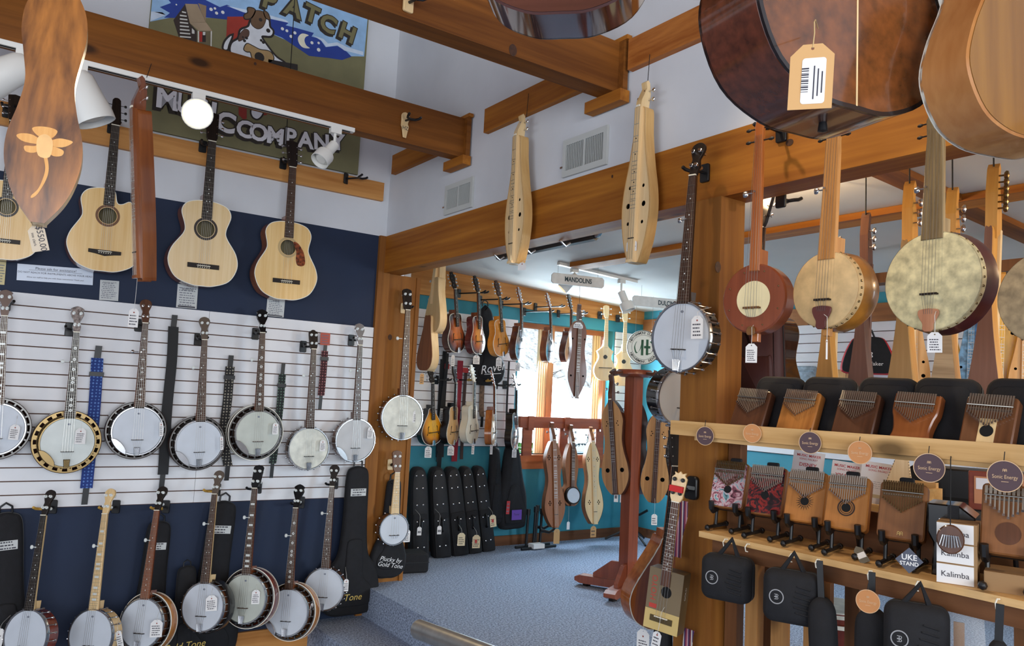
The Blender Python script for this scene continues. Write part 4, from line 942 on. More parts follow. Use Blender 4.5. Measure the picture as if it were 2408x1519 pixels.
# ================================================================== corner post
t=banjo('open-back banjo with worn cream head on the corner post',.14,0,L=1.0,head=heads,hs='square',hs_m=ebony,neck_m=mahog,arm=False,mark=False,group='banjos on the posts'); hang(t,1.0,A(939,1036,.1),A(957,680,.1),4)
hanger('wooden block hanger on the corner post, upper',A(948,725,.008),0,.05,plate='wood',group='post hangers')
t=banjo('small banjo ukulele with maple fingerboard low on the corner post',.098,0,L=.62,hs='square',hs_m=walnut,board=maple,neck_m=maple,arm=False,bolts=14,fifth=False,frets=14,tail=False,strings=4,name='banjo_ukulele',group='banjos on the posts'); hang(t,.62,A(920,1283,.13),A(933,1060,.12),4)
hanger('wooden block hanger on the corner post, lower',A(917,1092,.008),0,.05,plate='wood',group='post hangers')
up=[(0,0),(.003,.06),(.04,.115),(.12,.13),(.2,.11),(.28,.075),(.36,.06),(.6,.05),(.64,.03),(.645,0)]
t=gigbag('round-bottomed black bag with white lettering under the banjo ukulele',(908,1358),(927,1128),.06,2,L=.645,depth=.06,tagc=False,prof=up,group='black gig bags')
wt_=mat('white_thread',(222,222,222),.6)
for k,s in enumerate(('Plucky by','Gold Tone')): text(s,.042,wt_,t,'lettering',.0,-.046,.125-.036*k,rot=-.16,shear=.3)
price_tag('price tag on the banjo ukulele',A(958,1238,.15),0,.05,.085,.02,rows=5,seed=4); price_tag('price tag on the worn cream-headed post banjo',A(980,955,.14),0,.05,.085,.03,rows=4,seed=5)
# ================================================================== dulcimers hung on the beam wall
hl=[(s*x,z,r) for s in(1,-1) for x,z,r in((.04,.325,.008),(.046,.247,.012),(.042,.17,.008))]
pale=wood('poplar_pale',(222,186,132),(238,208,160),'Z',16,.4,coat=.15)
d=dulcimer('pale teardrop dulcimer hanging on the beam nearer the corner',top=pale,side=wood('maple_side',(196,152,92),(218,178,118),'Z',14,.4),holes=hl,L=.79,group='pale dulcimers on the beam',hs_m=maple,bind=MC['maple_side']); hang(d,.79,B(1216,622,.06),B(1229,270,.06),90)
d=dulcimer('pale teardrop dulcimer hanging on the beam nearer the post',top=pale,side=MC['maple_side'],holes=hl,L=.79,group='pale dulcimers on the beam',hs_m=maple,bind=MC['maple_side']); hang(d,.79,B(1499,620,.06),B(1521,192,.06),90)
wire('wire loop of the pale dulcimer nearer the corner',B(1238,276,.05),B(1243,220,.03)); wire('wire loop of the pale dulcimer nearer the post',B(1523,196,.05),B(1528,128,.03))
price_tag('small tag under the pale dulcimer nearer the corner',B(1228,616,.07),70,.05,.04,.003,rows=0,seed=6); price_tag('square tag on the pale dulcimer nearer the post',B(1486,562,.1),75,.05,.05,.002,rows=3,seed=7,mark=False)
# ================================================================== air vents
grille=mat('vent_grey',(196,198,194),.5); grd=mat('vent_dark',(40,42,44),.7)
def vent(label,y0,y1,z0,z1,both=True,n=22):
    t=thing('air_vent',label,'vent','wall vents'); w=y0-y1; h=z1-z0; stand(t,Vector((.011,(y0+y1)/2,z0)),90)
    MB().plate([(-w/2,0),(w/2,0),(w/2,h),(-w/2,h)],[[(-w/2+.025,.03),(-.006,.03),(-.006,h-.03),(-w/2+.025,h-.03)],[(.006,.03),(w/2-.025,.03),(w/2-.025,h-.03),(.006,h-.03)]],-.014,0).build('frame',grille,t,0)
    MB().box(-w/2+.02,w/2-.02,-.002,-.001,.02,h-.02).build('duct',grd,t,0)
    b=MB()
    for k in range(n):
        x=-w/2+.03+(w-.06)*k/(n-1)
        if abs(x)>.01: b.box(x-.0009,x+.0009,-.012,-.003,.03,h-.03)
    stuff(b.build('louvres',grille,t,0))
    MB().box(-w/2-.012,-w/2+.006,-.018,-.012,h*.25,h*.3).build('damper_lever',chrome,t,0)
    return t
vent('small white wall vent above the beam near the corner',-.826,-1.15,2.42,2.605); vent('larger white wall vent above the beam between two pale dulcimers',-2.0,-2.33,2.422,2.612); vent('dark wall vent at the upper right behind the guitars',-3.76,-4.15,2.43,2.62)
# ================================================================== right post banjo and the one behind it
t=banjo('open-back banjo with black rim on the right post',.14,0,L=.97,rim_m=blackg,neck_m=mat('dark_neck',(34,22,18),.3,coat=.4),hs='peg',hs_m=ebony,pk='planet_c',arm=False,group='banjos on the posts',rim_d=.08); hang(t,.97,B(1604,880,.13),B(1646,338,.11),84)
hanger('round black hanger on the beam holding the post banjo',B(1660,408,.0),90,.06,group='post hangers')
price_tag('price tag on the head of the right post banjo',B(1640,735,.18),82,.05,.085,.012,rows=4,seed=8)
t=banjo('black-rimmed banjo hanging behind the right post',.14,0,L=.97,rim_m=blackg,hoop=chrome,head=mat('head_ivory',(226,218,206),.5),neck_m=mahog,group='banjos on the posts',arm=False,rim_d=.11,mark=False); hang(t,.97,B(1592,1006,-.28),B(1632,540,-.28),12)
# cigar box ukulele on the post and the teardrop bouzouki behind it
def cigar(label):
    t=thing('cigar_box_ukulele',label,'ukulele'); w,h,dp=.155,.255,.075; gold=mat('cigar_gold',(206,178,112),.45); drab=mat('cigar_drab',(122,104,76),.5)
    MB().rbox(-w/2,w/2,-dp/2,dp/2,0,h,.002).build('box_body',mat('cigar_side',(96,76,46),.5),t)
    MB().plate([(-w/2,0),(w/2,0),(w/2,.082),(-w/2,.082)],[],-dp/2-.001,-dp/2+.0005).build('lower_face',gold,t,0)
    MB().plate([(-w/2,.082),(w/2,.082),(w/2,h),(-w/2,h)],[circ(.008,.165,.024,20)],-dp/2-.001,-dp/2+.0002).build('upper_face',drab,t,0)
    MB().disc(.008,.165,.0238,-dp/2-.0005,20).build('soundhole',hole_m,t,0)
    red=mat('cigar_red',(186,60,48),.6); text('HOYO',.036,red,t,'brand_letters',-.047,-dp/2-.0018,.172,rot=PI/2); MB().box(-.062,-.028,-dp/2-.0018,-dp/2-.001,.088,.106).build('red_bar',red,t,0)
    g=text('GOLD',.02,mat('print_white',(210,204,190),.6),t,'side_letters',0,0,0); g.matrix_basis=Matrix.Translation((w/2+.0008,0,.17))@Matrix.Rotation(PI/2,4,'Z')@Matrix.Rotation(PI/2,4,'X')@Matrix.Rotation(PI/2,4,'Z')@Matrix.Diagonal((.02,.02,.02,1))
    zt=.545; neck(t,maple,h-.01,zt,.044,.034,-dp/2-.002,.018)
    fretboard(t,walnut,.19,zt,.044,.034,-dp/2-.002,.005,17,ivory,'dot',.46,4,.06,-dp/2-.012)
    headstock(t,'crown',maple,zt+.004,-dp/2-.006,.013,.15,1,'planet_k',4)
    MB().box(-.03,.03,-dp/2-.018,-dp/2-.004,zt+.045,zt+.07).build('red_band',mat('red_felt',(196,40,40),.8),t,0)
    MB().box(-.05,.05,-dp/2-.005,-dp/2-.001,.035,.06).build('bridge',brass,t,0); MB().box(-.03,.03,-dp/2-.011,-dp/2-.004,.056,.06).build('saddle',bone,t,0)
    b=MB()
    for k in range(4): u=k/3-.5; b.tube([(u*.044,-dp/2-.006,.045),(u*.044,-dp/2-.012,.06)],.0007,4,False)
    b.build('tail_strings',steel,t); return t
t=cigar('gold and drab cigar-box ukulele with red lettering on the post'); hang(t,.675,B(1560,1480,.13),B(1606,1108,.11),70)
hanger('black padded hanger holding the cigar-box ukulele',B(1625,1150,.012),84,.05,group='post hangers')
bz=wood('bouzouki_gloss',(120,58,24),(168,92,40),'Z',14,.18,coat=.8)
t=guitar('glossy orange-brown teardrop instrument behind the cigar-box ukulele',L=.98,top=bz,side=bz,prof=[(0,0),(.004,.06),(.05,.14),(.13,.178),(.2,.17),(.29,.12),(.36,.075),(.42,.042),(.45,.03),(.452,0)],hz=.28,hr=.03,name='teardrop_guitar',group='instruments by the right post',depth=.09); hang(t,.98,B(1535,1472,-.16),B(1585,1010,-.16),12)
# woven strap and its lower end
strap('striped woven strap hanging beside the cigar-box ukulele',((1608,1178),(1607,1215),(1596,1260),(1592,1310)),.04,None,.06,B,'instrument straps',False,(0,-1,0),False)
def stripes(name,cols,ax='Y',sc=.04):
    m=mat(name,cols[0],.85); nt=m.node_tree; b=nt.nodes['Principled BSDF']; tc=nt.nodes.new('ShaderNodeTexCoord'); sp=nt.nodes.new('ShaderNodeSeparateXYZ'); nt.links.new(tc.outputs['Object'],sp.inputs[0])
    mu=nt.nodes.new('ShaderNodeMath'); mu.operation='MULTIPLY'; mu.inputs[1].default_value=1/sc; nt.links.new(sp.outputs[ax],mu.inputs[0]); fr=nt.nodes.new('ShaderNodeMath'); fr.operation='FRACT'; nt.links.new(mu.outputs[0],fr.inputs[0])
    r=nt.nodes.new('ShaderNodeValToRGB'); r.color_ramp.interpolation='CONSTANT'; r.color_ramp.elements[1].position=1/len(cols); r.color_ramp.elements[0].color=rgb(cols[0]); r.color_ramp.elements[1].color=rgb(cols[1])
    for k in range(2,len(cols)): e=r.color_ramp.elements.new(k/len(cols)); e.color=rgb(cols[k])
    nt.links.new(fr.outputs[0],r.inputs[0]); nt.links.new(r.outputs[0],b.inputs['Base Color']); return m
sm_=stripes('serape',[(150,60,80),(70,44,90),(206,196,190),(120,36,52),(60,40,80),(196,150,160)])
for o in bpy.data.objects:
    if o.name.startswith('webbing') and not o.data.materials: o.data.materials.append(sm_)
t=strap('striped woven strap end at the bottom below the ukulele',((1622,1480),(1618,1500),(1614,1560)),.045,sm_,.05,B,'instrument straps',False,(0,-1,0),False)
b=MB(); 
t=thing('strap_buckle_case','black clip-on tuner pod on the right post','tuner'); stand(t,B(1633,1147,.015),88); MB().prism(rrect(.052,.09,.016),-.02,0,.004).build('pod',black,t); MB().prism(rrect(.038,.014,.004),-.022,-.019).build('screen',mat('dull_screen',(120,124,124),.3),t); o=t.children[0]
price_tag('white string tag hanging from the ukulele bridge',B(1555,1440,.18),70,.034,.06,.075,rows=3,seed=9,lean=.2); price_tag('long receipt-like tag beside the black bag by the post',B(1513,1474,.1),75,.055,.13,.01,rows=8,seed=10)
gigbag('black bag leaning at the foot of the right post',(1555,1700),(1560,1440),.0,60,L=.645,prof=up,fn=B,tagc=False,depth=.1)
# ================================================================== mandolins on the back wall
def burst(name,c0,c1,c2,r=.13):
    m=mat(name,c0,.22,coat=.6); nt=m.node_tree; b=nt.nodes['Principled BSDF']; tc=nt.nodes.new('ShaderNodeTexCoord'); mp=nt.nodes.new('ShaderNodeMapping'); mp.inputs['Location'].default_value=(0,0,-.125/r); mp.inputs['Scale'].default_value=(1/r,.0,.75/r)
    nt.links.new(tc.outputs['Object'],mp.inputs[0]); l=nt.nodes.new('ShaderNodeVectorMath'); l.operation='LENGTH'; nt.links.new(mp.outputs[0],l.inputs[0])
    q=nt.nodes.new('ShaderNodeValToRGB'); nt.links.new(l.outputs['Value'],q.inputs[0]); q.color_ramp.elements[0].position=.25; q.color_ramp.elements[1].position=.95; q.color_ramp.elements[0].color=rgb(c0); q.color_ramp.elements[1].color=rgb(c2); e=q.color_ramp.elements.new(.62); e.color=rgb(c1); nt.links.new(q.outputs[0],b.inputs['Base Color']); return m
bu1=burst('burst_brown',(196,108,40),(130,62,26),(34,20,16)); bu2=burst('burst_orange',(214,140,40),(170,84,28),(60,26,20)); bu3=burst('burst_yellow',(232,172,30),(214,136,24),(60,30,16)); amber=wood('amber_top',(196,120,36),(216,146,56),'Z',16,.2,coat=.6); dkb=wood('side_dark',(60,30,22),(92,48,32),'Z',12,.2,coat=.6); plum=wood('side_plum',(74,30,34),(104,48,46),'Z',12,.2,coat=.6)
nat=wood('mando_nat',(196,146,86),(216,172,112),'Z',30,.3,coat=.4); crm=mat('cream_gloss',(226,220,200),.2,coat=.6); chr_top=mat('reso_cover',(190,194,200),.18,.9,var=.2,vs=40)
MG='mandolins hung from the pine board'; ML='mandolins on the lower slatwall row'
def hm(t,top,bot,phi,off=.34,L=.70): return hang(t,L,M(*bot,off),M(*top,off+.02),phi)
hm(mandolin('sunburst mandolin with dark scroll headstock nearest the corner post',bu1,dkb,hs_m=ebony,style='K',group=MG),(1058,641),(1069,829),-22)
hm(mandolin('plum-sided mandolin in front of the black lettered bag',bu2,plum,style='K',group=MG),(1113,650),(1118,833),-28)
hm(mandolin('amber mandolin third from the corner post',amber,amber,neck_m=amber,style='K',group=MG,hs_m=rosew),(1163,661),(1174,838),-20)
hm(mandolin('brown mandolin with metal cover left of the window',chr_top,dkb,style='A',group=MG,hs_m=mahog,hole='round'),(1215,676),(1217,848),-32)
hm(mandolin('brown mandolin hanging before the left window pane',chr_top,mahog,style='A',group=MG,hs_m=mahog,hole='round'),(1283,690),(1288,853),-32)
hm(mandolin('dark mandolin hanging left of the walnut dulcimer',nat,dkb,style='A',group=MG,hs_m=ebony),(1334,693),(1333,855),-28)
hm(mandolin('tobacco sunburst mandolin low on the slatwall by the post',bu3,mat('black_side',(24,18,18),.2,coat=.6),style='A',group=ML,neck_m=blackg),(1008,862),(1011,1046),-14,.2)
hm(mandolin('black-sided mandolin with natural top on the slatwall',nat,MC['black_side'],neck_m=blackg,style='K',group=ML),(1063,862),(1056,1045),-34,.2)
hm(mandolin('cream white mandolin on the slatwall',crm,crm,neck_m=crm,hs_m=crm,style='K',group=ML),(1105,859),(1103,1042),-30,.2)
hm(mandolin('honey-brown bound mandolin under the lettered bag',nat,wood('honey_side',(136,70,26),(176,104,44),'Z',14,.18,coat=.7),style='A',group=ML,hs_m=MC['honey_wood']),(1152,871),(1152,1046),-48,.22)
hm(mandolin('black mandolin with chrome headstock beside the window',chr_top,MC['black_side'],neck_m=blackg,style='K',group=ML,hs_m=chrome),(1205,880),(1203,1055),-38,.22)
for (x,y,f,ar),l in zip(((1078,690,22,.26),(1128,705,22,.26),(1178,716,22,.26),(1232,733,22,.26),(1258,722,22,.26),(1312,738,22,.26),(1432,742,26,.2),(1475,750,26,.2)),('sunburst mandolin','plum-sided mandolin','amber mandolin','metal-covered mandolin','window mandolin','dark window mandolin','pale stick dulcimer','second pale stick dulcimer')):
    hanger('long black swivel hanger for the '+l,M(x,y,.03) if ar>.21 else M(x-6,y-6,.26)-face(26)*.235,-f if ar>.21 else 26,ar,group='swivel hangers on the pine board',w=.04,fork=.04)
for (x,y,yy),l in zip(((1025,893,0),(1075,893,1),(1118,895,1),(1165,905,0),(1186,905,0)),('tobacco mandolin','black-sided mandolin','cream mandolin','honey-brown mandolin','black mandolin')):
    hanger('slatwall hanger for the '+l,M(x,y,.02),-10,.14,yoke=yel if yy else black,group='hangers on the mandolin slatwall',fork=.035)
# pale diamond-shouldered stick dulcimers and the dark dulcimer before the window
for l,tp,bt in(('pale four-string stick dulcimer right of the window',(1426,712),(1420,895)),('pale four-string stick dulcimer beside the round sign',(1470,721),(1463,907))):
    hm(mandolin(l,pale,MC['maple_side'],neck_m=maple,board=maple,hs_m=maple,pk='side_w',style='diamond',hole='drop',bind=None,group='pale stick dulcimers',name='stick_dulcimer',tail=None,arch=.002,depth=.04),tp,bt,26,.25,.70)['category']='dulcimer'
hw=[(s*.055,z,.0085) for s in(1,-1) for z in(.19,.50)]
wmid=wood('walnut_mid',(92,50,36),(126,74,52),'Z',14,.35,coat=.2)
d=dulcimer('dark walnut dulcimer hanging in front of the window',[(0,.008),(.03,.03),(.12,.07),(.19,.085),(.27,.08),(.37,.062),(.45,.06),(.53,.068),(.6,.06),(.65,.03),(.655,0)],.80,.055,top=wmid,side=wood('walnut_side',(120,78,58),(156,108,84),'Z',14,.4),board=walnut,holes=hw,group='dulcimers in the back room',hs_m=walnut); hang(d,.80,M(1351,937,.55),M(1362,715,.55),18)
q_=M(1362,717,.55); wire('wire of the dark walnut dulcimer before the window',q_-Vector((0,0,.03)),(q_.x,q_.y,zc(q_.x)))
price_tag('tag on the dark walnut window dulcimer',M(1360,757,.62),15,.09,.05,.004,rows=2,seed=11,mark=False)
# dulcimers under the window rail
wb1=wood('cherry_mid',(134,82,50),(166,108,70),'Z',14,.4)
d=dulcimer('brown hourglass dulcimer hanging under the window rail','hour',.84,.055,top=wb1,side=wood('cherry_side',(96,58,36),(126,80,52),'Z',14,.4),holes4s=[(s*.045,z) for s,z in((1,.19),(-1,.19),(1,.55),(-1,.55))],group='dulcimers under the window rail'); hang(d,.84,M(1302,1240,.3),M(1297,992,.2),10)
d=dulcimer('pale hourglass dulcimer hanging under the window rail','hour',.82,.055,top=pale,side=wb1,holes4s=[(s*.045,z) for s,z in((1,.18),(-1,.18),(1,.54),(-1,.54))],bind=ebony,group='dulcimers under the window rail'); hang(d,.82,M(1394,1232,.3),M(1388,1003,.2),10)
d=dulcimer('slim brown banjo-dulcimer with small white drum head',[(0,.0),(.004,.03),(.03,.058),(.07,.066),(.11,.058),(.14,.04),(.18,.042),(.26,.052),(.34,.046),(.42,.02),(.425,0)],.56,.045,top=wb1,side=MC['cherry_side'],board=walnut,group='dulcimers under the window rail',fb_w=.028)
MB().lathe([(0,-.05),(.05,-.05),(.054,-.046),(.054,-.02)],(0,0,.07),n=28).build('drum_head',headm,d); MB().lathe([(.05,-.052),(.058,-.052),(.06,-.04),(.06,-.0)],(0,0,.07),n=28).build('drum_rim',ebony,d)
hang(d,.56,M(1339,1190,.3),M(1342,998,.2),8)
for a,l in(((1236,1315),'brown'),((1340,1193),'slim')): pass
price_tag('tan tag under the brown rail dulcimer',M(1310,1238,.3),10,.06,.13,.02,m=tagt,rows=0,seed=12); price_tag('white tag under the slim banjo-dulcimer',M(1338,1192,.3),10,.03,.07,.13,rows=0,seed=13,mark=False); price_tag('tan tag with sticker under the pale rail dulcimer',M(1396,1232,.3),10,.06,.1,.02,m=tagt,rows=2,seed=14)
rl=thing('window_rail','red-brown wooden rail with posts standing before the window','rail'); a,b_=M(1221,981,.14),M(1446,990,.14)
redw=wood('red_rail',(130,62,36),(168,88,52),'X',12,.35,coat=.2); MB().box(a.x,b_.x,a.y-.02,a.y+.02,1.05,1.15).build('top_rail',redw,rl,0)
for x in(1243,1328,1412): q=M(x,1010,.14); MB().box(q.x-.05,q.x+.05,a.y+.005,a.y+.03,WZ0,1.08).build('rail_post',redw,rl,0); MB().box(q.x-.03,q.x+.03,a.y-.04,a.y-.02,1.03,1.155).build('cleat',redw,rl,0)
# black lettered bag and other things on the slatwall
rb=gigbag('black mandolin bag with white script lettering on the slatwall',(1149,905),(1141,718),.1,5,L=.75,prof=[(0,0),(.004,.08),(.04,.145),(.12,.175),(.2,.165),(.3,.12),(.4,.09),(.6,.075),(.68,.06),(.72,.035),(.75,0)],fn=M,tagc=False,words=None,depth=.08)
text('Rover',.11,wt_,rb,'lettering',.02,-.0545,.155,shear=.35,rot=.12)
MB().box(-.07,.11,-.0545,-.0535,.10,.106).build('swash',wt_,rb,0)
strap('wide black strap on the mandolin slatwall',((1045,845),(1038,960),(1034,1075)),.075,MC['black_strap'],.03,M,buckle=False); strap('crimson strap on the mandolin slatwall',((1083,848),(1076,960),(1068,1085)),.055,mat('crimson_strap',(140,24,44),.7),.05,M,buckle=False,tips=False); strap('brown quilted strap under the lettered bag',((1134,900),(1132,960),(1134,980)),.05,mat('brown_strap',(104,82,64),.8,var=.3,vs=40),.04,M,buckle=False); strap('thin black strap near the window',((1197,850),(1192,950),(1190,1060)),.02,MC['black_strap'],.05,M,buckle=False,tips=False); strap('narrow black strap with white card on the slatwall',((1052,850),(1040,950),(1030,1060)),.03,MC['black_strap'],.07,M,buckle=False); strap('thin brown strap beside the crimson strap',((1096,870),(1090,960),(1085,1080)),.03,mat('umber_strap',(70,52,48),.8),.04,M,buckle=False,tips=False)
card('red hang card above the black-sided mandolin',((1046,855),(1057,856),(1056,868),(1045,867)),[],mat('red_card',(176,40,40),.5),off=.06,cat='card',name='display_card',fn=M,rows=0); card('red hang card beside the crimson strap',((1089,864),(1102,866),(1101,877),(1088,876)),[],mat('red_card',(176,40,40),.5),off=.06,cat='card',name='display_card',fn=M,rows=0); card('white strap card low on the mandolin slatwall',((1036,960),(1046,961),(1043,992),(1032,990)),[],tagw,off=.09,cat='card',name='display_card',fn=M,rows=6)
for i,(x,y,w,h,s,l,m) in enumerate(((1022,782,.055,.085,.15,'price tag under the pale teardrop back',None),(1066,829,.03,.09,.02,'narrow tag under the sunburst mandolin',None),(1121,832,.06,.075,.01,'tag under the plum-sided mandolin',None),(1174,836,.055,.075,.015,'tag under the amber mandolin',None),(1218,847,.05,.075,.02,'tag under the metal-covered mandolin',None),(1008,1044,.06,.09,.02,'tag under the tobacco mandolin',None),(1061,1042,.06,.08,.02,'tag under the black-sided mandolin',None),(1113,1040,.025,.09,.01,'narrow tag under the cream mandolin',None),(1156,1042,.025,.08,.015,'narrow tag under the honey-brown mandolin',None),(1210,1050,.045,.075,.02,'tag under the black chrome mandolin',None),(993,872,.035,.085,.02,'tan tag beside the tobacco mandolin',tagt))):
    price_tag(l,M(x,y,.36 if y<900 else .22),12,w*.95,h,s,rows=4,seed=20+i,m=m,reach=.2)
# teardrop backs beside the corner post
d=dulcimer('pale teardrop instrument with its back turned beside the corner post',[(0,0),(.004,.04),(.03,.07),(.08,.083),(.16,.07),(.28,.04),(.36,.03),(.365,0)],.75,.055,top=maple,side=pale,back_m=wood('pale_back',(190,158,110),(206,176,130),'Z',20,.5),group='teardrop backs by the corner post',name='teardrop_dulcimer',fb_w=.03); hang(d,.75,M(1022,783,.6),M(1042,520,.6),262)
d=dulcimer('walnut teardrop instrument with its back turned beside the corner post',[(0,0),(.004,.04),(.03,.07),(.08,.083),(.16,.07),(.28,.04),(.36,.03),(.365,0)],.75,.055,top=maple,side=pale,back_m=wood('brown_back',(112,66,40),(146,92,58),'Z',16,.45),group='teardrop backs by the corner post',name='teardrop_dulcimer',fb_w=.03); hang(d,.75,M(1003,872,.58),M(1026,610,.58),262)
# gig bags and cases
gigbag('narrow black bag hanging below the slatwall beside the cases',(1163,1232),(1163,1050),.12,5,L=.80,prof=[(0,0),(.004,.06),(.05,.09),(.3,.085),(.6,.06),(.76,.05),(.79,.02),(.8,0)],fn=M,tagc=False,depth=.1); gigbag('broad black bag with purple card hanging left of the window',(1203,1243),(1203,1042),.14,5,L=.85,fn=M,tagc=False,depth=.12,prof=[(0,0),(.004,.1),(.05,.15),(.3,.16),(.5,.12),(.75,.08),(.84,.04),(.85,0)])
card('purple hang card on the broad black bag',((1204,1198),(1227,1200),(1226,1223),(1203,1222)),[(.3,.05,'Tuner',0)],mat('purple_card',(96,56,150),.5),off=.222,cat='card',name='display_card',fn=M); card('red hang tag on the broad black bag',((1192,1178),(1200,1178),(1197,1210),(1190,1208)),[],mat('red_card',(176,40,40),.5),off=.222,cat='card',name='display_card',fn=M,rows=3)
def tall_case(label,px,lean,w=.125,h=.72,d=.22,handle=True,yaw=14,zt=0,tags=None):
    t=thing('instrument_case',label,'case','black cases standing on the floor'); p=Zf(*px); up=(lean,0.05,1)
    t.matrix_basis=frame(p,up,face(yaw))
    o=sym([(0,w*.42),(.006,w*.47),(.05,w*.5),(h*.5,w*.5),(h*.82,w*.46),(h*.95,w*.36),(h,w*.18),(h+.004,0)],4)
    MB().prism(o,0,d,.02).build('shell',blackf,t,50); MB().prism([(x*.82,z*.96+.01) for x,z in o],-.006,.01,.004).build('front_panel',mat('black_panel',(26,26,29),.7,bump=.2,bs=300),t,50)
    b=MB()
    for z in(.1,.3,.43,.56,.66):
        for s in(-1,1): b.lathe([(0,-.011),(.006,-.009),(.007,-.005)],(s*w*.17,0,z*h/.72),n=8)
    b.build('rivets',chrome,t)
    if handle: MB().tube([(0,-.006,h*.3),(0,-.035,h*.32),(0,-.04,h*.42),(0,-.006,h*.45)],.012,8).build('handle',black,t); MB().box(-w*.36,w*.36,-.016,-.004,h*.44,h*.50).build('flap',blackf,t,0)
    return t
for (px,ln,l,hd) in (((990,1318),-.06,'dark case leftmost in the row beside the corner post',True),((1043,1313),-.11,'case with string tag second in the row of black cases',True),((1085,1308),-.15,'case third in the row with plain panel',True),((1119,1303),-.16,'case fourth in the row with red-printed card',True),((1151,1298),-.17,'case at the right end of the row of black cases',True)): tall_case(l,px,ln,.148 if px[0]<1100 else .128,.72,.14,hd)
tnc=mat('manila',(206,190,156),.7)
for i,(x,y,w,h,l) in enumerate(((1086,1247,.062,.1,'manila card with barcode on the third case'),(1121,1252,.066,.105,'manila card with red print on the fourth case'),(1158,1205,.055,.1,'manila card leaning on the right-end case'))):
    tg=price_tag(l,M(x,y,.46 if i==0 else .40 if i==1 else .36),14,w,h,.02,m=tnc,rows=4,seed=40+i,mark=False,lean=-.15 if i==2 else 0); 
    if i: MB().box(-.012,.006,-.0009,-.0005,-.02-h*.62,-.02-h*.36).build('red_figure',MC['red_card'],tg,0)
for i,(x,y,l) in enumerate(((988,1214,'white string tag on the leftmost case'),(1035,1212,'white string tag on the second case'))): price_tag(l,M(x,y,.42),12,.035,.065,.08,reach=.14,rows=1,seed=50+i,mark=False)
t=thing('small_case','small flat black case on the carpet by the corner post','case'); stand(t,Zf(968,1349),10); MB().rbox(-.13,.13,0,.2,0,.14,.012).build('shell',blackf,t); MB().box(-.131,.131,-.003,.0,.075,.08).build('zipper',black,t,0); MB().box(.131,.133,.03,.1,.02,.1).build('side_label',tagw,t,0)
# folded black stands on the floor
t=thing('folded_stands','folded black instrument stands on the carpet under the window','stand'); q=Zf(1258,1288); t.location=q
for dx,h in((-.10,.33),(-.02,.35),(.0,.36),(.05,.33)): MB().tube([(dx,0,.02),(dx+.01,0,h)],.012,8).build('upright',black,t); MB().tube([(dx+.01,0,h-.04),(dx+.01,0,h+.01)],.018,8).build('foam_grip',black,t)
for dy in(-.07,.02): MB().tube([(-.2,dy,.012),(.2,dy+.03,.012)],.012,8).build('foot',black,t)
MB().tube([(.02,-.04,.16),(.1,-.06,.14),(.16,-.05,.16),(.18,-.05,.22)],.014,8).build('cradle',black,t); MB().tube([(.02,.03,.18),(.1,.02,.16),(.16,.02,.18),(.18,.02,.24)],.014,8).build('cradle',black,t); MB().box(-.09,.03,-.1,-.02,.012,.05).build('paper_label',tagw,t,0)
# ================================================================== signs hanging in the back room
signw=mat('sign_white',(214,216,214),.6,var=.04,vs=20); sgt=mat('sign_teal',(34,62,74),.6)
def hsign(label,quad,word,off,phi,x=0,al='CENTER',wires=True):
    P=[A(px,py,off) for px,py in quad]; c=sum(P,Vector())/4; t=thing('hanging_sign',label,'sign','white hanging word signs'); w=(P[1]-P[0]).length; h=(P[0]-P[3]).length*.95; t.matrix_basis=frame(c,(0,0,1),face(phi)); k=h*.2
    w=w/max(.4,math.cos(math.radians(phi))) if 0 else w
    o=[(-w/2+k,-h/2),(w/2-k,-h/2),(w/2,-h/2+k),(w/2,h/2-k),(w/2-k,h/2),(-w/2+k,h/2),(-w/2,h/2-k),(-w/2,-h/2+k)]
    MB().prism(o,-.006,.006,.001).build('board',signw,t,0); text(word,h*.62,sgt,t,'lettering',x,-.0075,0,sx=.78,bold=.025,align=al)
    for s in(-1,1): MB().tube([(s*w*.38,0,h/2),(s*w*.38,0,h/2+.09)],.0012,5).build('wire',steel,t)
    return t
hsign('white sign reading mandolins under the ceiling track',((1306,641),(1411,651),(1409,679),(1306,668)),'MANDOLINS',.55,14)
hsign('white sign reading dulcimers beside the right post banjo',((1504,696),(1640,707),(1638,733),(1504,722)),'DULCIMERS',.5,16)
# round emblem sign
t=thing('round_sign','round cream sign with green monogram and circular lettering','sign'); c=M(1513,817,.75); r=(M(1513,777,.75)-M(1513,857,.75)).length/2; stand(t,c,28)
MB().lathe([(0,-.008),(r,-.008),(r+.002,-.004),(r+.002,.006),(0,.006)],(0,0,0),n=48).build('disc',mat('cream_sign',(226,222,208),.6),t); blk=mat('sign_black',(36,34,32),.6)
b=MB(); b.strip(circ(0,0,r*1.0,48),circ(0,0,r*.965,48),-.0095,-.008); b.strip(circ(0,0,r*.73,48),circ(0,0,r*.715,48),-.0092,-.008); b.build('ring_lines',blk,t)
for s,a0,a1,fl in(('NEW HARMONY DULCIMER',158,22,1),('NEW HARMONY, INDIANA',208,332,-1)):
    for k,ch in enumerate(s):
        if ch==' ': continue
        a=math.radians(a0+(a1-a0)*k/(len(s)-1)); text(ch,r*.21,blk,t,'ring_letter',r*.845*math.cos(a),-.0095,r*.845*math.sin(a),rot=a-PI/2 if fl>0 else a+PI/2,bold=.01)
gr=mat('sign_green',(34,84,52),.6); bars=MB()
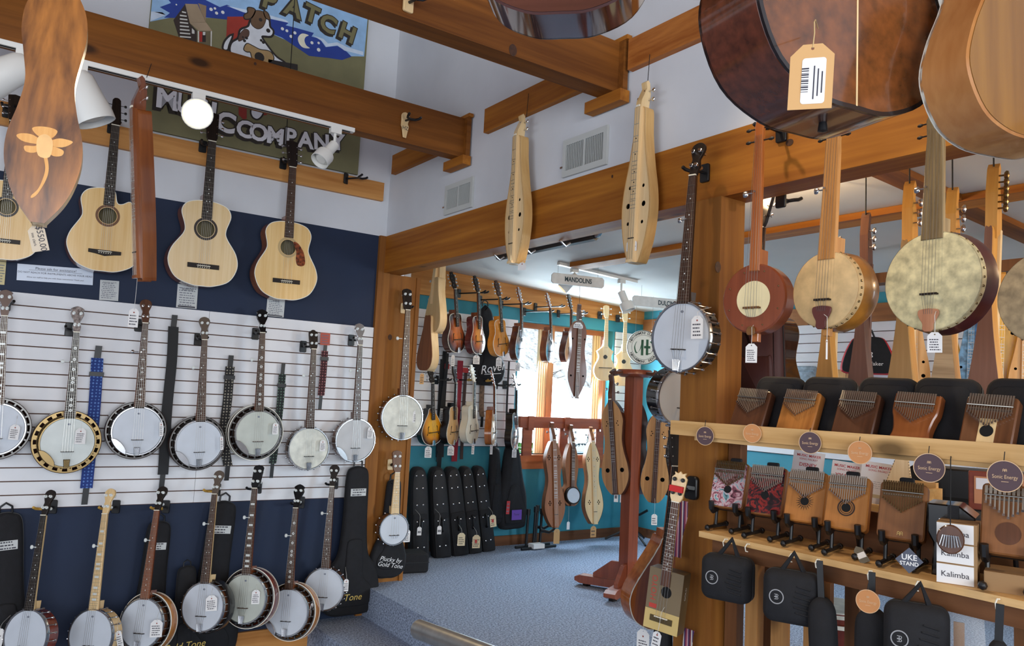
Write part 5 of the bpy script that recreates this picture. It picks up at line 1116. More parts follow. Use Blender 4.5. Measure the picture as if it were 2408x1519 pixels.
for pts in ([(-.42,.30),(-.52,.0),(-.40,-.32),(-.2,-.1),(-.08,.42)],[(-.08,.42),(-.08,-.45)],[(.2,.45),(.2,-.42)],[(.02,.02),(.38,.02)],[(.38,.36),(.56,.1),(.46,-.28),(.2,-.36)]):
    Q=crom([(x*r*1.05,-.009,z*r*1.05) for x,z in pts],5) if len(pts)>2 else [(x*r*1.05,-.009,z*r*1.05) for x,z in pts]
    v=ribbon(Q,.022 if len(pts)<3 else .013,(1,0,0) if len(pts)<3 and pts[0][0]==pts[1][0] else (0,0,1) if len(pts)<3 else (.7,0,.7),.0012); bars.add(v.v,v.f)
bars.build('monogram',gr,t,0)
for s in(-1,1): MB().tube([(s*r*.5,0,r*.85),(s*r*.5,0,zc(c.x)-c.z)],.0015,5).build('hanging_wire',steel,t)
# ceiling track of the back room with its lamps
q0,q1=Zf(1278,624,2.35),Zf(1535,668,2.27)
t=thing('light_track','white light track on the back room ceiling','light track'); ym=(q0.y+q1.y)/2; MB().add([(q0.x,ym-.018,zc(q0.x)-.022),(q1.x,ym-.018,zc(q1.x)-.022),(q1.x,ym+.018,zc(q1.x)-.022),(q0.x,ym+.018,zc(q0.x)-.022),(q0.x,ym-.018,zc(q0.x)),(q1.x,ym-.018,zc(q1.x)),(q1.x,ym+.018,zc(q1.x)),(q0.x,ym+.018,zc(q0.x))],[(0,3,2,1),(4,5,6,7),(0,1,5,4),(1,2,6,5),(2,3,7,6),(3,0,4,7)]).build('rail',wpl,t,0)
q=Zf(1348,640,2.3); track_lamp('small lit lamp behind the mandolins sign',(q.x,ym,zc(q.x)-.022),(q.x-.5,ym+.35,1.7),True,.045,.13,'bell',.06,power=14,group='back room lamps')
q=Zf(1478,662,2.28); track_lamp('white barrel lamp on the back room track',(q.x,ym,zc(q.x)-.022),(q.x+.12,ym-.25,1.7),False,.055,.17,'can',.09,group='back room lamps')
# black hook bar behind the beam
a,b_=B(1172,604,-.2),B(1400,556,-.2); t=thing('hook_bar','black hook bar fixed behind the long beam','rail'); t.location=(a+b_)/2; dv=(b_-a)/2
MB().tube([tuple(-dv),tuple(dv)],.022,6).build('bar',black,t); 
for k in(.1,.45,.8): p=-dv+dv*2*k; MB().tube([tuple(p),tuple(p+Vector((-.05,0,-.035))),tuple(p+Vector((-.09,0,-.01)))],.006,6).build('hook',chrome,t)
MB().tube([tuple(dv),tuple(dv+Vector((-.02,-.05,.0))),tuple(dv+Vector((-.03,-.09,.03)))],.012,8).build('end_hook',chrome,t)
# ================================================================== floor rack with hanging dulcimers
rk=thing('dulcimer_rack','red-brown wooden floor rack with round top carrying dulcimers','rack'); p0=Zf(1474,1392); rk.location=(p0.x,p0.y,0)
rz=wood('rack_wood',(118,54,30),(150,76,44),'Z',12,.35,coat=.25); zt=B(1495,874,-p0.x).z
MB().box(-.045,.045,-.045,.045,.03,zt-.02).build('post',rz,rk,0)
MB().lathe([(0,-.04),(.1,-.04),(.13,-.02),(.13,.0),(.12,.012),(0,.014)],(0,0,zt),'Z',32).build('round_top',rz,rk)
for k in range(4):
    a=k*PI/2+.5; c,s=math.cos(a),math.sin(a)
    def q(u,w,z): return (c*u-s*w,s*u+c*w,z)
    v=[];f=[]
    prof=[(.0,.02),(.34,.02),(.38,.035),(.38,.06),(.34,.075),(0,.075)]; n=len(prof)
    b=MB(); b.add([q(u,-.04,z) for u,z in prof]+[q(u,.04,z) for u,z in prof],[tuple(range(n)),tuple(range(n,2*n))[::-1]]+[(i,(i+1)%n,n+(i+1)%n,n+i) for i in range(n)]); b.build('foot',rz,rk,0)
    prof=[(.04,.075),(.25,.075),(.25,.10),(.12,.20),(.04,.20)]; n=len(prof)
    b=MB(); b.add([q(u,-.014,z) for u,z in prof]+[q(u,.014,z) for u,z in prof],[tuple(range(n)),tuple(range(n,2*n))[::-1]]+[(i,(i+1)%n,n+(i+1)%n,n+i) for i in range(n)]); b.build('gusset',rz,rk,0)
    b=MB(); b.box(*sorted((q(.3,0,0)[0]-.02,q(.3,0,0)[0]+.02)),*sorted((q(.3,0,0)[1]-.02,q(.3,0,0)[1]+.02)),0,.02); b.build('glide',ebony,rk,0)
for a in(.2,1.7,3.2,4.7):
    c,s=math.cos(a),math.sin(a); MB().tube([(c*.12,s*.12,zt-.012),(c*.2,s*.2,zt-.02),(c*.215,s*.215,zt+.0)],[.012,.016,.02],8).build('hook_peg',walnut,rk)
oak=wood('oak_front',(150,104,56),(188,142,88),'Z',26,.4,coat=.2,stretch=.03); dw=wood('dark_walnut',(46,24,18),(74,42,30),'Z',12,.35,coat=.2)
xo=-p0.x
def rd(label,top,bot,ox,phi,L=.86,prof='hour2',tm=oak,depth=.07,hol=None):
    d=dulcimer(label,prof,L,depth,top=tm,side=dw,board=dw,holes=hol if hol is not None else [(s*.055,.17,.016) for s in(1,-1)]+[(s*x,z,.0045) for s in(1,-1) for x,z in((.035,.50),(.045,.485),(.042,.515))],group='dulcimers on the floor rack',hs_m=walnut,fret_m=chrome); hang(d,L,B(*bot,xo+ox),B(*top,xo+ox),phi); return d
rd('oak-fronted dulcimer on the left side of the floor rack',(1438,880),(1454,1163),.09,66)
rd('oak-fronted dulcimer on the right side of the floor rack',(1552,905),(1536,1180),-.13,42)
rd('dark walnut dulcimer hanging behind the rack post',(1500,890),(1496,1162),-.16,96,tm=dw,hol=[])
rd('dark walnut dulcimer behind the right oak-fronted one',(1585,900),(1585,1165),-.34,100,tm=dw,hol=[])
price_tag('slim tag under the left rack dulcimer',B(1450,1140,xo+.08),40,.03,.09,.03,rows=1,seed=60,mark=False); price_tag('square tag behind the rack post',B(1470,1155,xo-.2),40,.075,.075,.01,rows=4,seed=61,mark=False); price_tag('tag under the right rack dulcimer',B(1540,1178,xo-.08),40,.04,.075,.09,rows=3,seed=62,mark=False)
t=thing('guitar_stand','black tripod guitar stand beyond the rack','stand'); q=Zf(1520,1265); t.location=q+Vector((-.3,-.1,0))
MB().tube([(0,0,.1),(0,0,.55)],.012,8).build('upright',black,t)
for a in(.3,2.4,4.5): MB().tube([(0,0,.14),(math.cos(a)*.25,math.sin(a)*.25,.01)],.01,8).build('leg',black,t)
MB().tube([(-.12,-.08,.3),(-.1,0,.25),(.1,0,.25),(.12,-.08,.3)],.012,8).build('cradle',black,t)
# hand rail in the foreground
hr=thing('hand_rail','brushed steel hand rail end in the foreground','hand rail'); e=at(981,1478,2.0); g=Zf(1160,1545,e.z); dv=(g-e); dv.z=0; hr.location=e
st=mat('brushed_steel',(176,174,168),.38,.9,var=.06,vs=40)
MB().tube([(0,0,0),tuple(dv*.02),tuple(dv*4)],[.022,.024,.024],16).build('rail',st,hr); n=dv.normalized()*.1; MB().tube([tuple(n+Vector((0,0,-.02))),tuple(n+Vector((0,0,-1.12)))],.018,12).build('bracket_post',st,hr)
# ================================================================== kalimba shelves
RAW='kalimba_shelf'
XL=-.14
sh=thing('display_shelf','pine and fir display shelves along the right side carrying kalimbas','shelf'); sh.location=(0,0,0)
dk=wood('shelf_dark',(92,58,34),(126,84,52),'Z',10,.55,knots=3); dky=wood('shelf_dark_y',(86,54,32),(122,80,50),'Y',10,.55,knots=3)
MB().box(XL-.012,XL+.006,-5.2,-2.93,1.205,1.258).build('lip_board',pine_y,sh,0)
MB().box(XL+.006,.10,-5.2,-3.035,1.19,1.21).build('upper_shelf',pine_y,sh,0)
MB().box(-.17,.14,-5.2,-3.10,.852,.872).build('lower_shelf',pine_y,sh,0)
MB().box(-.155,-.13,-5.2,-3.15,.80,.852).build('apron',dky,sh,0)
MB().box(.10,.12,-5.2,-3.035,.872,1.0).build('back_board',dky,sh,0)
MB().box(.06,.10,-3.09,-3.035,.0,1.19).build('end_upright',dk,sh,0)
for y in(-3.16,-3.27,-3.40,-3.55,-3.78,-4.05,-4.35): MB().box(.02,.06,y-.05,y+.0,0,.852).build('plank_upright',dk if y<-3.5 else pine_z,sh,0)
for y in(-3.20,-3.33,-3.47): MB().box(.16,.18,y-.035,y,0,.852).build('plank_upright',pine_z,sh,0)
MB().box(-.17,-.15,-3.62,-3.55,.45,.80).build('hook_rail',dk,sh,0)
# ---- emblem used on kalimbas, cases and tags
def emblem(parent,x,y,z,s,m,name='emblem',rot=0):
    b=MB()
    for dx in(-.5,.5): b.strip(circ(dx*s,s*.25,s*.5,14),circ(dx*s,s*.25,s*.26,14),-.0004,0); b.box((dx-.5)*s,(dx-.5)*s+s*.22,-.0004,0,-s*.75,s*.3); b.box((dx+.28)*s,(dx+.5)*s,-.0004,0,-s*.75,s*.3)
    o=b.build(name,m,parent,0); o.location=(x,y,z); o.rotation_euler=(0,rot,0); return o
goldp=mat('gold_print',(206,176,110),.4,.3)
def kalimba(label,wm,w=.13,h=.185,d=.038,style='plain',face_m=None,waist=False,ground=None,tine_m=None,n=17,group='kalimbas on display'):
    t=thing('kalimba',label,'kalimba',group); tine_m=tine_m or mat('tine_steel',(196,190,178),.36,1); chrome=mat('bar_steel',(160,156,148),.28,1)
    if waist: o=sym([(0,w*.44),(.006,w*.5),(h*.12,w*.5),(h*.33,w*.40),(h*.55,w*.44),(h*.7,w*.5),(h*.97,w*.5),(h,w*.45),(h+.001,0)],4)
    else: o=[(x,z+h/2) for x,z in rrect(w,h,.012,3)]
    MB().prism(o,-d/2,d/2,.004).build('body',wm,t)
    y=-d/2
    if face_m: MB().prism(inset(o,.005),y-.0015,y+.002).build('face_panel',face_m,t)
    if style in('hole','sun','rings','inlay'):
        r=.014 if style!='inlay' else .017; zz=h*.40 if style!='inlay' else h*.42
        MB().disc(0,zz,r,y-.0022,20).build('soundhole',hole_m,t,0)
        if style=='sun':
            b=MB()
            for k in range(20): a=2*PI*k/20; b.prism([(r*1.15*math.cos(a-.1),zz+r*1.15*math.sin(a-.1)),(r*1.15*math.cos(a+.1),zz+r*1.15*math.sin(a+.1)),(r*2.1*math.cos(a),zz+r*2.1*math.sin(a))],y-.0012,y)
            b.build('sun_rays',mat('burnt_print',(52,32,20),.7),t,0)
        elif style=='rings': b=MB(); b.strip(circ(0,zz,r*1.9,28),circ(0,zz,r*1.6,28),y-.0012,y); b.strip(circ(0,zz,r*1.4,28),circ(0,zz,r*1.25,28),y-.0012,y); b.build('ring_print',mat('burnt_print',(52,32,20),.7),t)
        elif style=='inlay':
            MB().box(-.021,.021,y-.0016,y,.004,h*.62).build('maple_strip',maple,t,0); b=MB(); 
            for dx in(-.01,.01): b.strip(circ(dx,.022,.006,12),circ(dx,.022,.004,12),y-.0022,y-.0016)
            b.build('burnt_circles',mat('burnt_print',(52,32,20),.7),t)
    if style=='disc': MB().disc(0,h*.3,.03,y-.0015,28).build('carved_disc',walnut,t,0)
    if style!='hole' and style!='sun' and style!='rings' and style!='disc': emblem(t,0,y-.0012,h*.10 if style!='inlay' else .012,.008 if style!='inlay' else .005,goldp)
    # bridge, pressure bar and tines
    zb=h*.82; W=w*.82
    MB().box(-W/2,W/2,y-.007,y,zb+.012,zb+.018).build('rear_bridge',wm if style!='disc' else chrome,t,0); MB().box(-W/2,W/2,y-.008,y,zb-.012,zb-.007).build('front_bridge',chrome,t,0)
    MB().tube([(-W/2-.004,y-.011,zb),(W/2+.004,y-.011,zb)],.0025,8).build('pressure_bar',chrome,t)
    b=MB(); b2=MB()
    for k in range(n):
        u=k/(n-1)-.5; zl=zb-.022-.038*(1-abs(u)*2); tw=W/n*.36
        b.box(u*W-tw,u*W+tw,y-.0105,y-.0085,zb+.002,h+.001 if style!='disc' else h*.95); b.box(u*W-tw*.55,u*W+tw*.55,y-.0095,y-.0085,zl,zb+.002); b2.box(u*W-tw*.9,u*W+tw*.9,y-.0135,y-.0085,zl-.003,zl+.003)
    stuff(b.build('tines',tine_m,t,0)); stuff(b2.build('tine_tips',MC['chrome'] if tine_m is not brass else brass,t,0))
    return t
kw={'dark':wood('kal_dark',(66,38,24),(98,60,38),'Z',14,.3,coat=.3),'acacia':wood('kal_acacia',(140,84,36),(186,122,58),'Z',14,.3,coat=.3),'mahog':wood('kal_mahog',(122,64,28),(160,92,44),'Z',14,.3,coat=.4),'walnut':wood('kal_walnut',(84,50,28),(124,78,46),'Z',14,.35,coat=.2),'honey':wood('kal_honey',(150,92,40),(190,126,62),'Z',16,.35,coat=.2),'brown':wood('kal_brown',(112,70,38),(150,98,56),'Z',16,.4,coat=.2)}
# upper shelf: kalimbas leaning on padded cases
def case_soft(label,w,h,d,group='padded kalimba cases'):
    t=thing('kalimba_case',label,'case',group); MB().prism([(x,z+h/2) for x,z in rrect(w,h,.035,5)],-d/2,d/2,d*.22).build('shell',blackf,t,60); MB().strip([(x,z+h/2) for x,z in rrect(w+.003,h+.003,.036,5)],[(x,z+h/2) for x,z in rrect(w-.006,h-.006,.033,5)],-.003,.003).build('zipper',black,t); MB().prism([(x,z+h/2) for x,z in rrect(w*.8,h*.75,.025,4)],-d/2-.004,-d/2+.003,.003).build('moulded_panel',blackf,t,60)
    return t
ups=(.42,.0,1)
up5=[('dark plain kalimba leftmost on the upper shelf','dark',(1740,996),'plain',0),('acacia kalimba second on the upper shelf','acacia',(1853,1004),'plain',0),('very dark kalimba in the middle of the upper shelf','dark',(1988,1012),'plain',0),('waisted mahogany kalimba fourth on the upper shelf','mahog',(2124,1024),'plain',1),('kalimba with maple strip and sound hole on the upper shelf','walnut',(2302,1040),'inlay',0)]
for i,(l,m,px,st,wa) in enumerate(up5):
    y=B(px[0]+8,px[1],-XL-.03).y; k=kalimba(l,kw[m],style=st,waist=wa,group='kalimbas on the upper shelf',h=.18); k.matrix_basis=frame(Vector((XL+.038,y,1.21)),ups,face(84))
    c=case_soft('black padded case behind the '+l.replace('leftmost on the upper shelf','at the left').replace('on the upper shelf',''),.185,.235,.055); c.matrix_basis=frame(Vector((XL+.115,y-.045,1.21)),(.36,0,1),face(86))
# lower shelf: kalimbas on tubular stands
def uke_stand(label,s=1,group='black tubular stands'):
    t=thing('tubular_stand',label,'stand',group)
    for x in(-.045,.045):
        MB().tube([(x,-.085,.012),(x,.07,.012)],.007,8).build('foot_tube',black,t)
        for yy in(-.088,.072): MB().lathe([(0,-.011),(.008,-.008),(.011,0),(.008,.008),(0,.011)],(x,yy,.012),'Y',8).build('foot_ball',black,t)
        MB().tube([(x,-.02,.012),(x,-.012,.075)],.006,8).build('upright',black,t)
        MB().tube([(x,-.005,.075),(x,-.045,.068),(x,-.058,.078),(x,-.062,.105)],[.009,.010,.010,.010],8).build('cradle_hook',black,t)
    MB().tube([(-.05,-.008,.075),(.05,-.008,.075)],.006,8).build('cross_bar',black,t)
    MB().tube([(.0,.0,.075),(.0,.055,.23)],.006,8).build('back_rod',black,t); MB().prism([(x,z+.24) for x,z in rrect(.04,.035,.006)],.04,.06,.003).build('back_pad',blackf,t); MB().tube([(0,.05,.16),(.0,.12,.012)],.006,8).build('rear_leg',black,t)
    return t
pat1=mat('floral_resin',(150,110,124),.3,coat=.5); pat2=mat('ember_resin',(60,24,26),.3,coat=.5)
def marbl(m,cols,sc):
    nt=m.node_tree; b=nt.nodes['Principled BSDF']; tc=nt.nodes.new('ShaderNodeTexCoord'); n=nt.nodes.new('ShaderNodeTexNoise'); n.inputs['Scale'].default_value=sc; n.inputs['Detail'].default_value=6; n.inputs['Distortion'].default_value=2.5; nt.links.new(tc.outputs['Object'],n.inputs['Vector']); r=nt.nodes.new('ShaderNodeValToRGB'); nt.links.new(n.outputs[0],r.inputs[0])
    r.color_ramp.elements[0].position=.32; r.color_ramp.elements[1].position=.7; r.color_ramp.elements[0].color=rgb(cols[0]); r.color_ramp.elements[1].color=rgb(cols[-1])
    for k,c in enumerate(cols[1:-1]): e=r.color_ramp.elements.new(.32+.38*(k+1)/(len(cols)-1)); e.color=rgb(c)
    nt.links.new(r.outputs[0],b.inputs['Base Color'])
marbl(pat1,[(40,26,34),(150,84,98),(216,180,182),(120,168,176),(40,30,36)],28); marbl(pat2,[(20,14,18),(44,26,34),(150,40,36),(30,16,20)],30)
ZS=.872
low=[('floral resin-faced kalimba on the lower shelf','brown',(1728,1190),'hole',pat1,(1722,1238)),('ember red resin-faced kalimba on the lower shelf','brown',(1815,1212),'hole',pat2,(1800,1260)),('honey kalimba with sunburst print on the lower shelf','honey',(1908,1230),'sun',None,(1875,1280)),('honey kalimba with ringed sound hole on the lower shelf','honey',(2005,1252),'rings',None,(1975,1308)),('brown kalimba with gold emblem on the lower shelf','brown',(2134,1275),'plain',None,(2095,1335)),('tall brown kalimba with carved disc at the right edge','brown',(2385,1330),'disc',None,(2355,1385))]
for i,(l,m,px,st,fm,fx) in enumerate(low):
    q=B(px[0]-6,px[1]-40,.03); q.x=-.10; s=uke_stand('black tubular stand under the '+l.replace('on the lower shelf','').replace('at the right edge','').strip()); sc=1.0 if i<5 else 1.12
    s.matrix_basis=frame(Vector((q.x+.06,q.y,ZS)),(0,0,1),face(74),sc)
    k=kalimba(l,kw[m],style=st,face_m=fm,group='kalimbas on the lower shelf',h=.17 if i<5 else .19,n=17 if i<5 else 11,tine_m=brass if i in(0,4) else None,d=.036)
    f=face(74); k.matrix_basis=frame(Vector((q.x+.06,q.y,ZS))+f*.028*sc+Vector((0,0,.078*sc)),Vector((0,0,1))-f*.34,f)
# ---- round hang tags on the lip
pur=mat('tag_plum',(74,52,58),.6); tanr=mat('tag_copper',(190,128,74),.6)
def round_tag(label,px,r,m,off=.175,string=20,fn=B,phi=72,words=('Sonic Energy',)):
    t=thing('round_tag',label,'price tag','round cardboard hang tags'); c=fn(*px,off); stand(t,c,phi); rr=r*(c-CAM).dot(_f)/FPX
    MB().lathe([(0,-.0008),(rr,-.0008),(rr,.0008),(0,.0008)],(0,0,0),n=36).build('card',m,t); b=MB(); b.strip(circ(0,0,rr,36),circ(0,0,rr*.95,36),-.0013,-.0008); lt=mat('tag_print',(206,170,130),.5); b.build('rim_line',lt,t)
    text(words[0],rr*.34,lt,t,'print',0,-.0014,-rr*.05,sx=.8); emblem(t,0,-.0014,rr*.38,rr*.12,lt); MB().box(-rr*.2,rr*.2,-.0014,-.0008,-rr*.36,-rr*.33).build('small_print',lt,t,0)
    L=string*(c-CAM).dot(_f)/FPX; MB().tube([(-.002,0,rr*.85),(0,.003,rr*.85+L)],.0012,5).build('cord',cord_b,t); return t
for l,px,r,m,st in(('plum round tag at the left end of the shelf lip',(1658,1025),22,pur,18),('copper round tag second on the shelf lip',(1769,1019),22,tanr,8),('plum round tag third on the shelf lip',(1905,1041),26,pur,12),('copper round tag fourth on the shelf lip with handwriting',(2022,1064),27,tanr,14),('plum round tag fifth on the shelf lip',(2185,1100),34,pur,22),('plum round tag at the right end of the shelf lip',(2363,1120),37,pur,26),('copper round tag hanging below the lower shelf',(2041,1414),27,tanr,18)): round_tag(l,px,r,m,.17 if px[1]<1300 else .30,st)
# ---- moulded cases hanging below the lower shelf
grey_p=mat('grey_logo',(150,150,152),.6)
def hcase(label,px_top,px_c,w,h,phi,off=.24,handle=True,logo=True,d=.08):
    t=thing('moulded_case',label,'case','moulded kalimba cases below the shelf'); c=B(*px_c,off); t.matrix_basis=frame(c-Vector((0,0,h/2)),(.0,.0,1),face(phi))
    MB().prism([(x,z+h/2) for x,z in rrect(w,h,.03,5)],-d/2,d/2,d*.2).build('shell',blackf,t,60); MB().strip([(x,z+h/2) for x,z in rrect(w+.003,h+.003,.03,5)],[(x,z+h/2) for x,z in rrect(w-.006,h-.006,.028,5)],-.003,.003).build('zipper',black,t)
    b=MB()
    for k in range(6): z=h*.25+k*h*.1; b.tube([(w*.05+.004*abs(k-2),-d/2-.001,z),(w*.36,-d/2-.001,z-.006)],.003,5)
    b.build('moulded_ribs',blackf,t)
    if logo: g=MB(); g.strip(circ(-w*.24,h*.5,.022,24),circ(-w*.24,h*.5,.019,24),-d/2-.002,-d/2-.0005); g.build('logo_ring',grey_p,t); emblem(t,-w*.24,-d/2-.0015,h*.5,.008,grey_p,'logo_emblem',PI/2)
    if handle: tp=B(*px_top,off); M_=t.matrix_basis.inverted()@tp; MB().tube([(-w*.2,0,h-.004),(M_.x,M_.y,M_.z),(w*.2,0,h-.004)],.008,8).build('handle',blackf,t)
    return t
hcase('black moulded case at the left below the lower shelf',(1722,1268),(1712,1358),.165,.145,72); hcase('black moulded case second below the lower shelf',(1868,1300),(1864,1402),.165,.155,66); hcase('black moulded case at the right below the lower shelf',(2165,1372),(2155,1500),.155,.18,66)
def pouch(label,top,bot,w,off=.24):
    t=thing('neck_pouch',label,'case','slim black pouches below the shelf'); a,b_=B(*top,off),B(*bot,off); L=(a-b_).length; hang(t,L,b_,a,70); MB().prism(sym([(0,w*.3),(.006,w*.48),(.05,w*.5),(L*.5,w*.5),(L*.62,w*.42),(L*.68,w*.2),(L*.69,0)],4),-.025,.025,.01).build('shell',blackf,t,60); MB().box(-.009,.009,-.004,.0,L*.66,L).build('hang_strap',black,t,0); MB().tube([(-w*.3,-.0,L*.62),(0,-.006,L*.66),(w*.3,0,L*.62)],.003,6).build('zipper',black,t); return t
pouch('slim black pouch hanging between the left cases',(1928,1318),(1940,1600),.075); pouch('slim black pouch hanging by the copper tag',(2051,1345),(2050,1620),.085); pouch('black strap end hanging at the right edge',(2352,1420),(2340,1700),.05)
for i,px in enumerate(((1711,1268),(1763,1277),(1867,1300),(1928,1318),(2051,1345),(2164,1370),(2351,1418))):
    t=thing('cup_hook',('white cup hook %s on the lower shelf edge'%('first','second','third','fourth','fifth','sixth','last')[i]) ,'hook','white cup hooks'); q=B(px[0],px[1],.172); t.location=Vector((-.172,q.y,.865)); MB().tube([(0.0,0,0),(-.014,0,.002),(-.024,0,-.008),(-.02,0,-.022),(-.01,0,-.024)],.002,6).build('hook_wire',ivory,t)
# ---- boxes, small kalimba, tags and papers on the shelf
kraft=mat('kraft_board',(150,116,76),.7)
qb=Zf(2250,1376,ZS)
for k in range(3):
    t=thing('kalimba_box',('bottom kalimba box of the stack','middle kalimba box of the stack','top kalimba box of the stack')[k],'box','stacked kalimba boxes'); stand(t,Vector((qb.x+.0,qb.y,ZS+.0545*k)),70+(-2,1,0)[k]); MB().box(-.048,.048,0,.13,0,.054).build('carton',kraft,t,0); MB().box(-.048,.040,-.0008,0,.002,.052).build('end_label',tagw,t,0); text('Kalimba',.021,ink,t,'print',-.004,-.0016,.026)
t=thing('kalimba_box','small plain box behind the stacked kalimba boxes','box','stacked kalimba boxes'); stand(t,Vector((qb.x+.03,qb.y-.11,ZS)),70); MB().box(-.05,.05,0,.13,0,.05).build('carton',kraft,t,0); MB().box(-.048,.048,-.0008,0,.002,.048).build('end_label',kraft,t,0)
t=thing('kalimba','tiny round dark kalimba hanging on a cord before the boxes','kalimba'); c=B(2235,1268,.20); stand(t,c,66); MB().prism(circ(0,0,.033,28,.038),-.007,.007,.003).build('body',kw['dark'],t); b=MB()
for k in range(8): u=k/7-.5; b.tube([(u*.034,-.012,.012),(u*.05,-.011,-.022+abs(u)*.012)],.0018,6)
b.build('tines',chrome,t); MB().tube([(-.02,-.011,.010),(.02,-.011,.010)],.002,6).build('pressure_bar',chrome,t); MB().tube([(0,0,.036),(.0,.03,1.207-c.z),(0,.06,1.215-c.z)],.0015,5).build('cord',cord_b,t)
t=thing('diamond_tag','dark diamond hang tag lettered uke stand on the lower shelf','price tag'); stand(t,B(2138,1318,.2),66); MB().prism([(0,-.035),(.035,0),(0,.035),(-.035,0)],-.0006,.0006).build('card',mat('slate_card',(74,78,92),.6),t,0); text('UKE',.021,tagw,t,'print',0,-.0012,.008,bold=.02); text('STAND',.0145,tagw,t,'print',0,-.0012,-.009,bold=.02)
t=thing('stand_tag','black and white hang tag lying on the lower shelf','price tag'); q=Zf(2025,1305,ZS+.02); t.matrix_basis=frame(q,(.3,.6,.5),(-.8,-.4,.5)); MB().prism([(-.014,-.03),(.014,-.03),(.014,.02),(0,.035),(-.014,.02)],-.0006,.0006).build('card',black,t,0); MB().box(-.012,.012,-.0012,-.0006,-.012,.008).build('print',tagw,t,0)
# ---- behind the shelf: music bin, psaltery and dark boxes
BX=.42
def bx(px,py,o=0): return B(px,py,-BX-o)
bt=thing('music_bin','wooden bin full of song packets behind the shelf','bin'); y0,y1=bx(1862,1140).y,bx(2108,1150).y; zb=bx(1900,1150).z; bt.location=(BX,(y0+y1)/2,zb-.14); w=(y0-y1)/2
for a in((-.02,-.0,-w,w,0,.12),(.28,.3,-w,w,0,.2),(-.02,.3,-w-.015,-w,0,.18),(-.02,.3,w,w+.015,0,.18),(-.02,.3,-w,w,-.015,0)): MB().box(*a).build('bin_board',pine_y,bt,0)
tb=thing('side_table','plain brown table carrying the music bin and dark cases','table'); tz=zb-.155; 
for a in((BX-.08,BX+.75,-5.2,y0+.12,tz-.03,tz),): MB().box(*a).build('table_top',dky,tb,0)
for xx in(BX-.05,BX+.68):
    for yy in(y0+.05,-4.9): MB().box(xx,xx+.05,yy,yy+.05,0,tz-.03).build('leg',dk,tb,0)
red=mat('packet_red',(186,52,58),.6); pap=mat('packet_paper',(224,222,226),.6); blt=mat('tab_blue',(60,78,104),.6)
rnd=random.Random(3)
sheets=[(1893,1105,.12,.15,'DISNEY',0),(1985,1122,.11,.12,'XMAS #1',.03),(2060,1125,.12,.12,'',.05)]
for i,(px,py,w_,h_,wd,o) in enumerate(sheets):
    t=thing('song_packet',('white song packet with red print leftmost in the bin','white song packet with holiday title in the bin','white song packet at the right of the bin')[i],'song packet','song packets'); stand(t,bx(px,py,o)-Vector((0,0,h_/2)),66,1,(.2,0,1)); MB().box(-w_/2,w_/2,-.001,.001,0,h_).build('cover',pap,t,0)
    text('MUSIC MAKER',.0145,red,t,'title',0,-.0018,h_-.018,bold=.01); text('SONG PACKET',.0105,red,t,'subtitle',0,-.0018,h_-.032)
    if wd: text(wd,.02,red,t,'packet_name',0,-.0018,h_-.055,bold=.01)
    b=MB(); scribble(b,-w_*.3,w_*.3,.02,h_-.07,-.0018,4,rnd,.15); b.build('small_print',MC['grey_print'],t,0)
for i in range(12):
    t=tag_(MB().box(-.055,.055,-.0015,.0015,0,.125+.012*(i%3)).build('divider_sheet',(blt,pap,tnc)[i%3],None,0),('first','second','third','fourth','fifth','sixth','seventh','eighth','ninth','tenth','eleventh','last')[i]+(' blue',' white',' manila')[i%3]+' divider sheet counted from the front of the music bin','divider sheet','divider sheets in the music bin'); stand(t,Vector((BX+.06+.017*i,(y0+y1)/2+(-.05 if i%2 else .045),tz+.012)),72,1,(.2,0,1))
t=thing('psaltery','pale triangular psaltery standing beside the music bin','psaltery'); q=bx(2112,1152,.05); stand(t,q,66); MB().prism([(-.05,0),(.05,0),(.028,.16),(.008,.16)],-.012,.012,.002).build('body',pale,t); b=MB()
for k in range(14): b.lathe([(0,-.006),(.0016,-.005),(.0016,0)],(.047-.0013*k,-.012,.01+.0105*k),n=5); b.lathe([(0,-.006),(.0016,-.005),(.0016,0)],(-.045+.0037*k,-.012,.01+.0105*k),n=5)
b.build('hitch_pins',ebony,t)
for i,(px,w_,h_,d_,l,m) in enumerate((((2250,1190),.34,.13,.2,'flat dark grey case lying behind the small kalimba',mat('dark_grey_case',(40,42,46),.6)),((2330,1165),.55,.27,.2,'big black box far right behind the shelf',black))):
    t=thing('dark_box',l,'box','dark boxes behind the shelf'); q=bx(px[0],px[1],.08+.32*i); stand(t,Vector((q.x,q.y,tz)),66); MB().rbox(-w_/2,w_/2,0,d_,0,h_,.006).build('carton',m,t); MB().box(-w_/2+.01,w_/2-.01,-.001,0,h_*.55,h_*.6).build('seam',hole_m,t,0)
t=thing('black_case','black tapered hard case with metal latches on the lower shelf','case'); q=Zf(2280,1322,ZS); q=B(2262,1230,-.05); stand(t,Vector((.0,q.y,ZS)),70); MB().prism([(-.05,0),(.06,0),(.06,.17),(.02,.20),(-.06,.20),(-.06,.12),(-.045,.09)],-.06,.08,.004).build('shell',blackg,t); MB().box(-.03,-.012,-.064,-.06,.12,.16).build('latch',chrome,t,0); MB().box(-.008,.02,-.066,-.06,.0,.2).build('strap',blackf,t,0)
t=thing('framed_zither','red-brown framed instrument standing behind the right kalimba','zither'); q=bx(2365,1205,-.1); stand(t,q,64); MB().prism([(x,z+.06) for x,z in rrect(.2,.12,.004)],0,.03,.002).build('frame',wood('zither_red',(110,48,36),(140,70,52),'X',10,.4),t); MB().box(-.085,.085,-.003,0,.02,.105).build('panel',mat('zither_panel',(190,126,84),.5),t,0); MB().box(-.08,-.02,-.004,-.003,.065,.1).build('paper_label',pap,t,0)
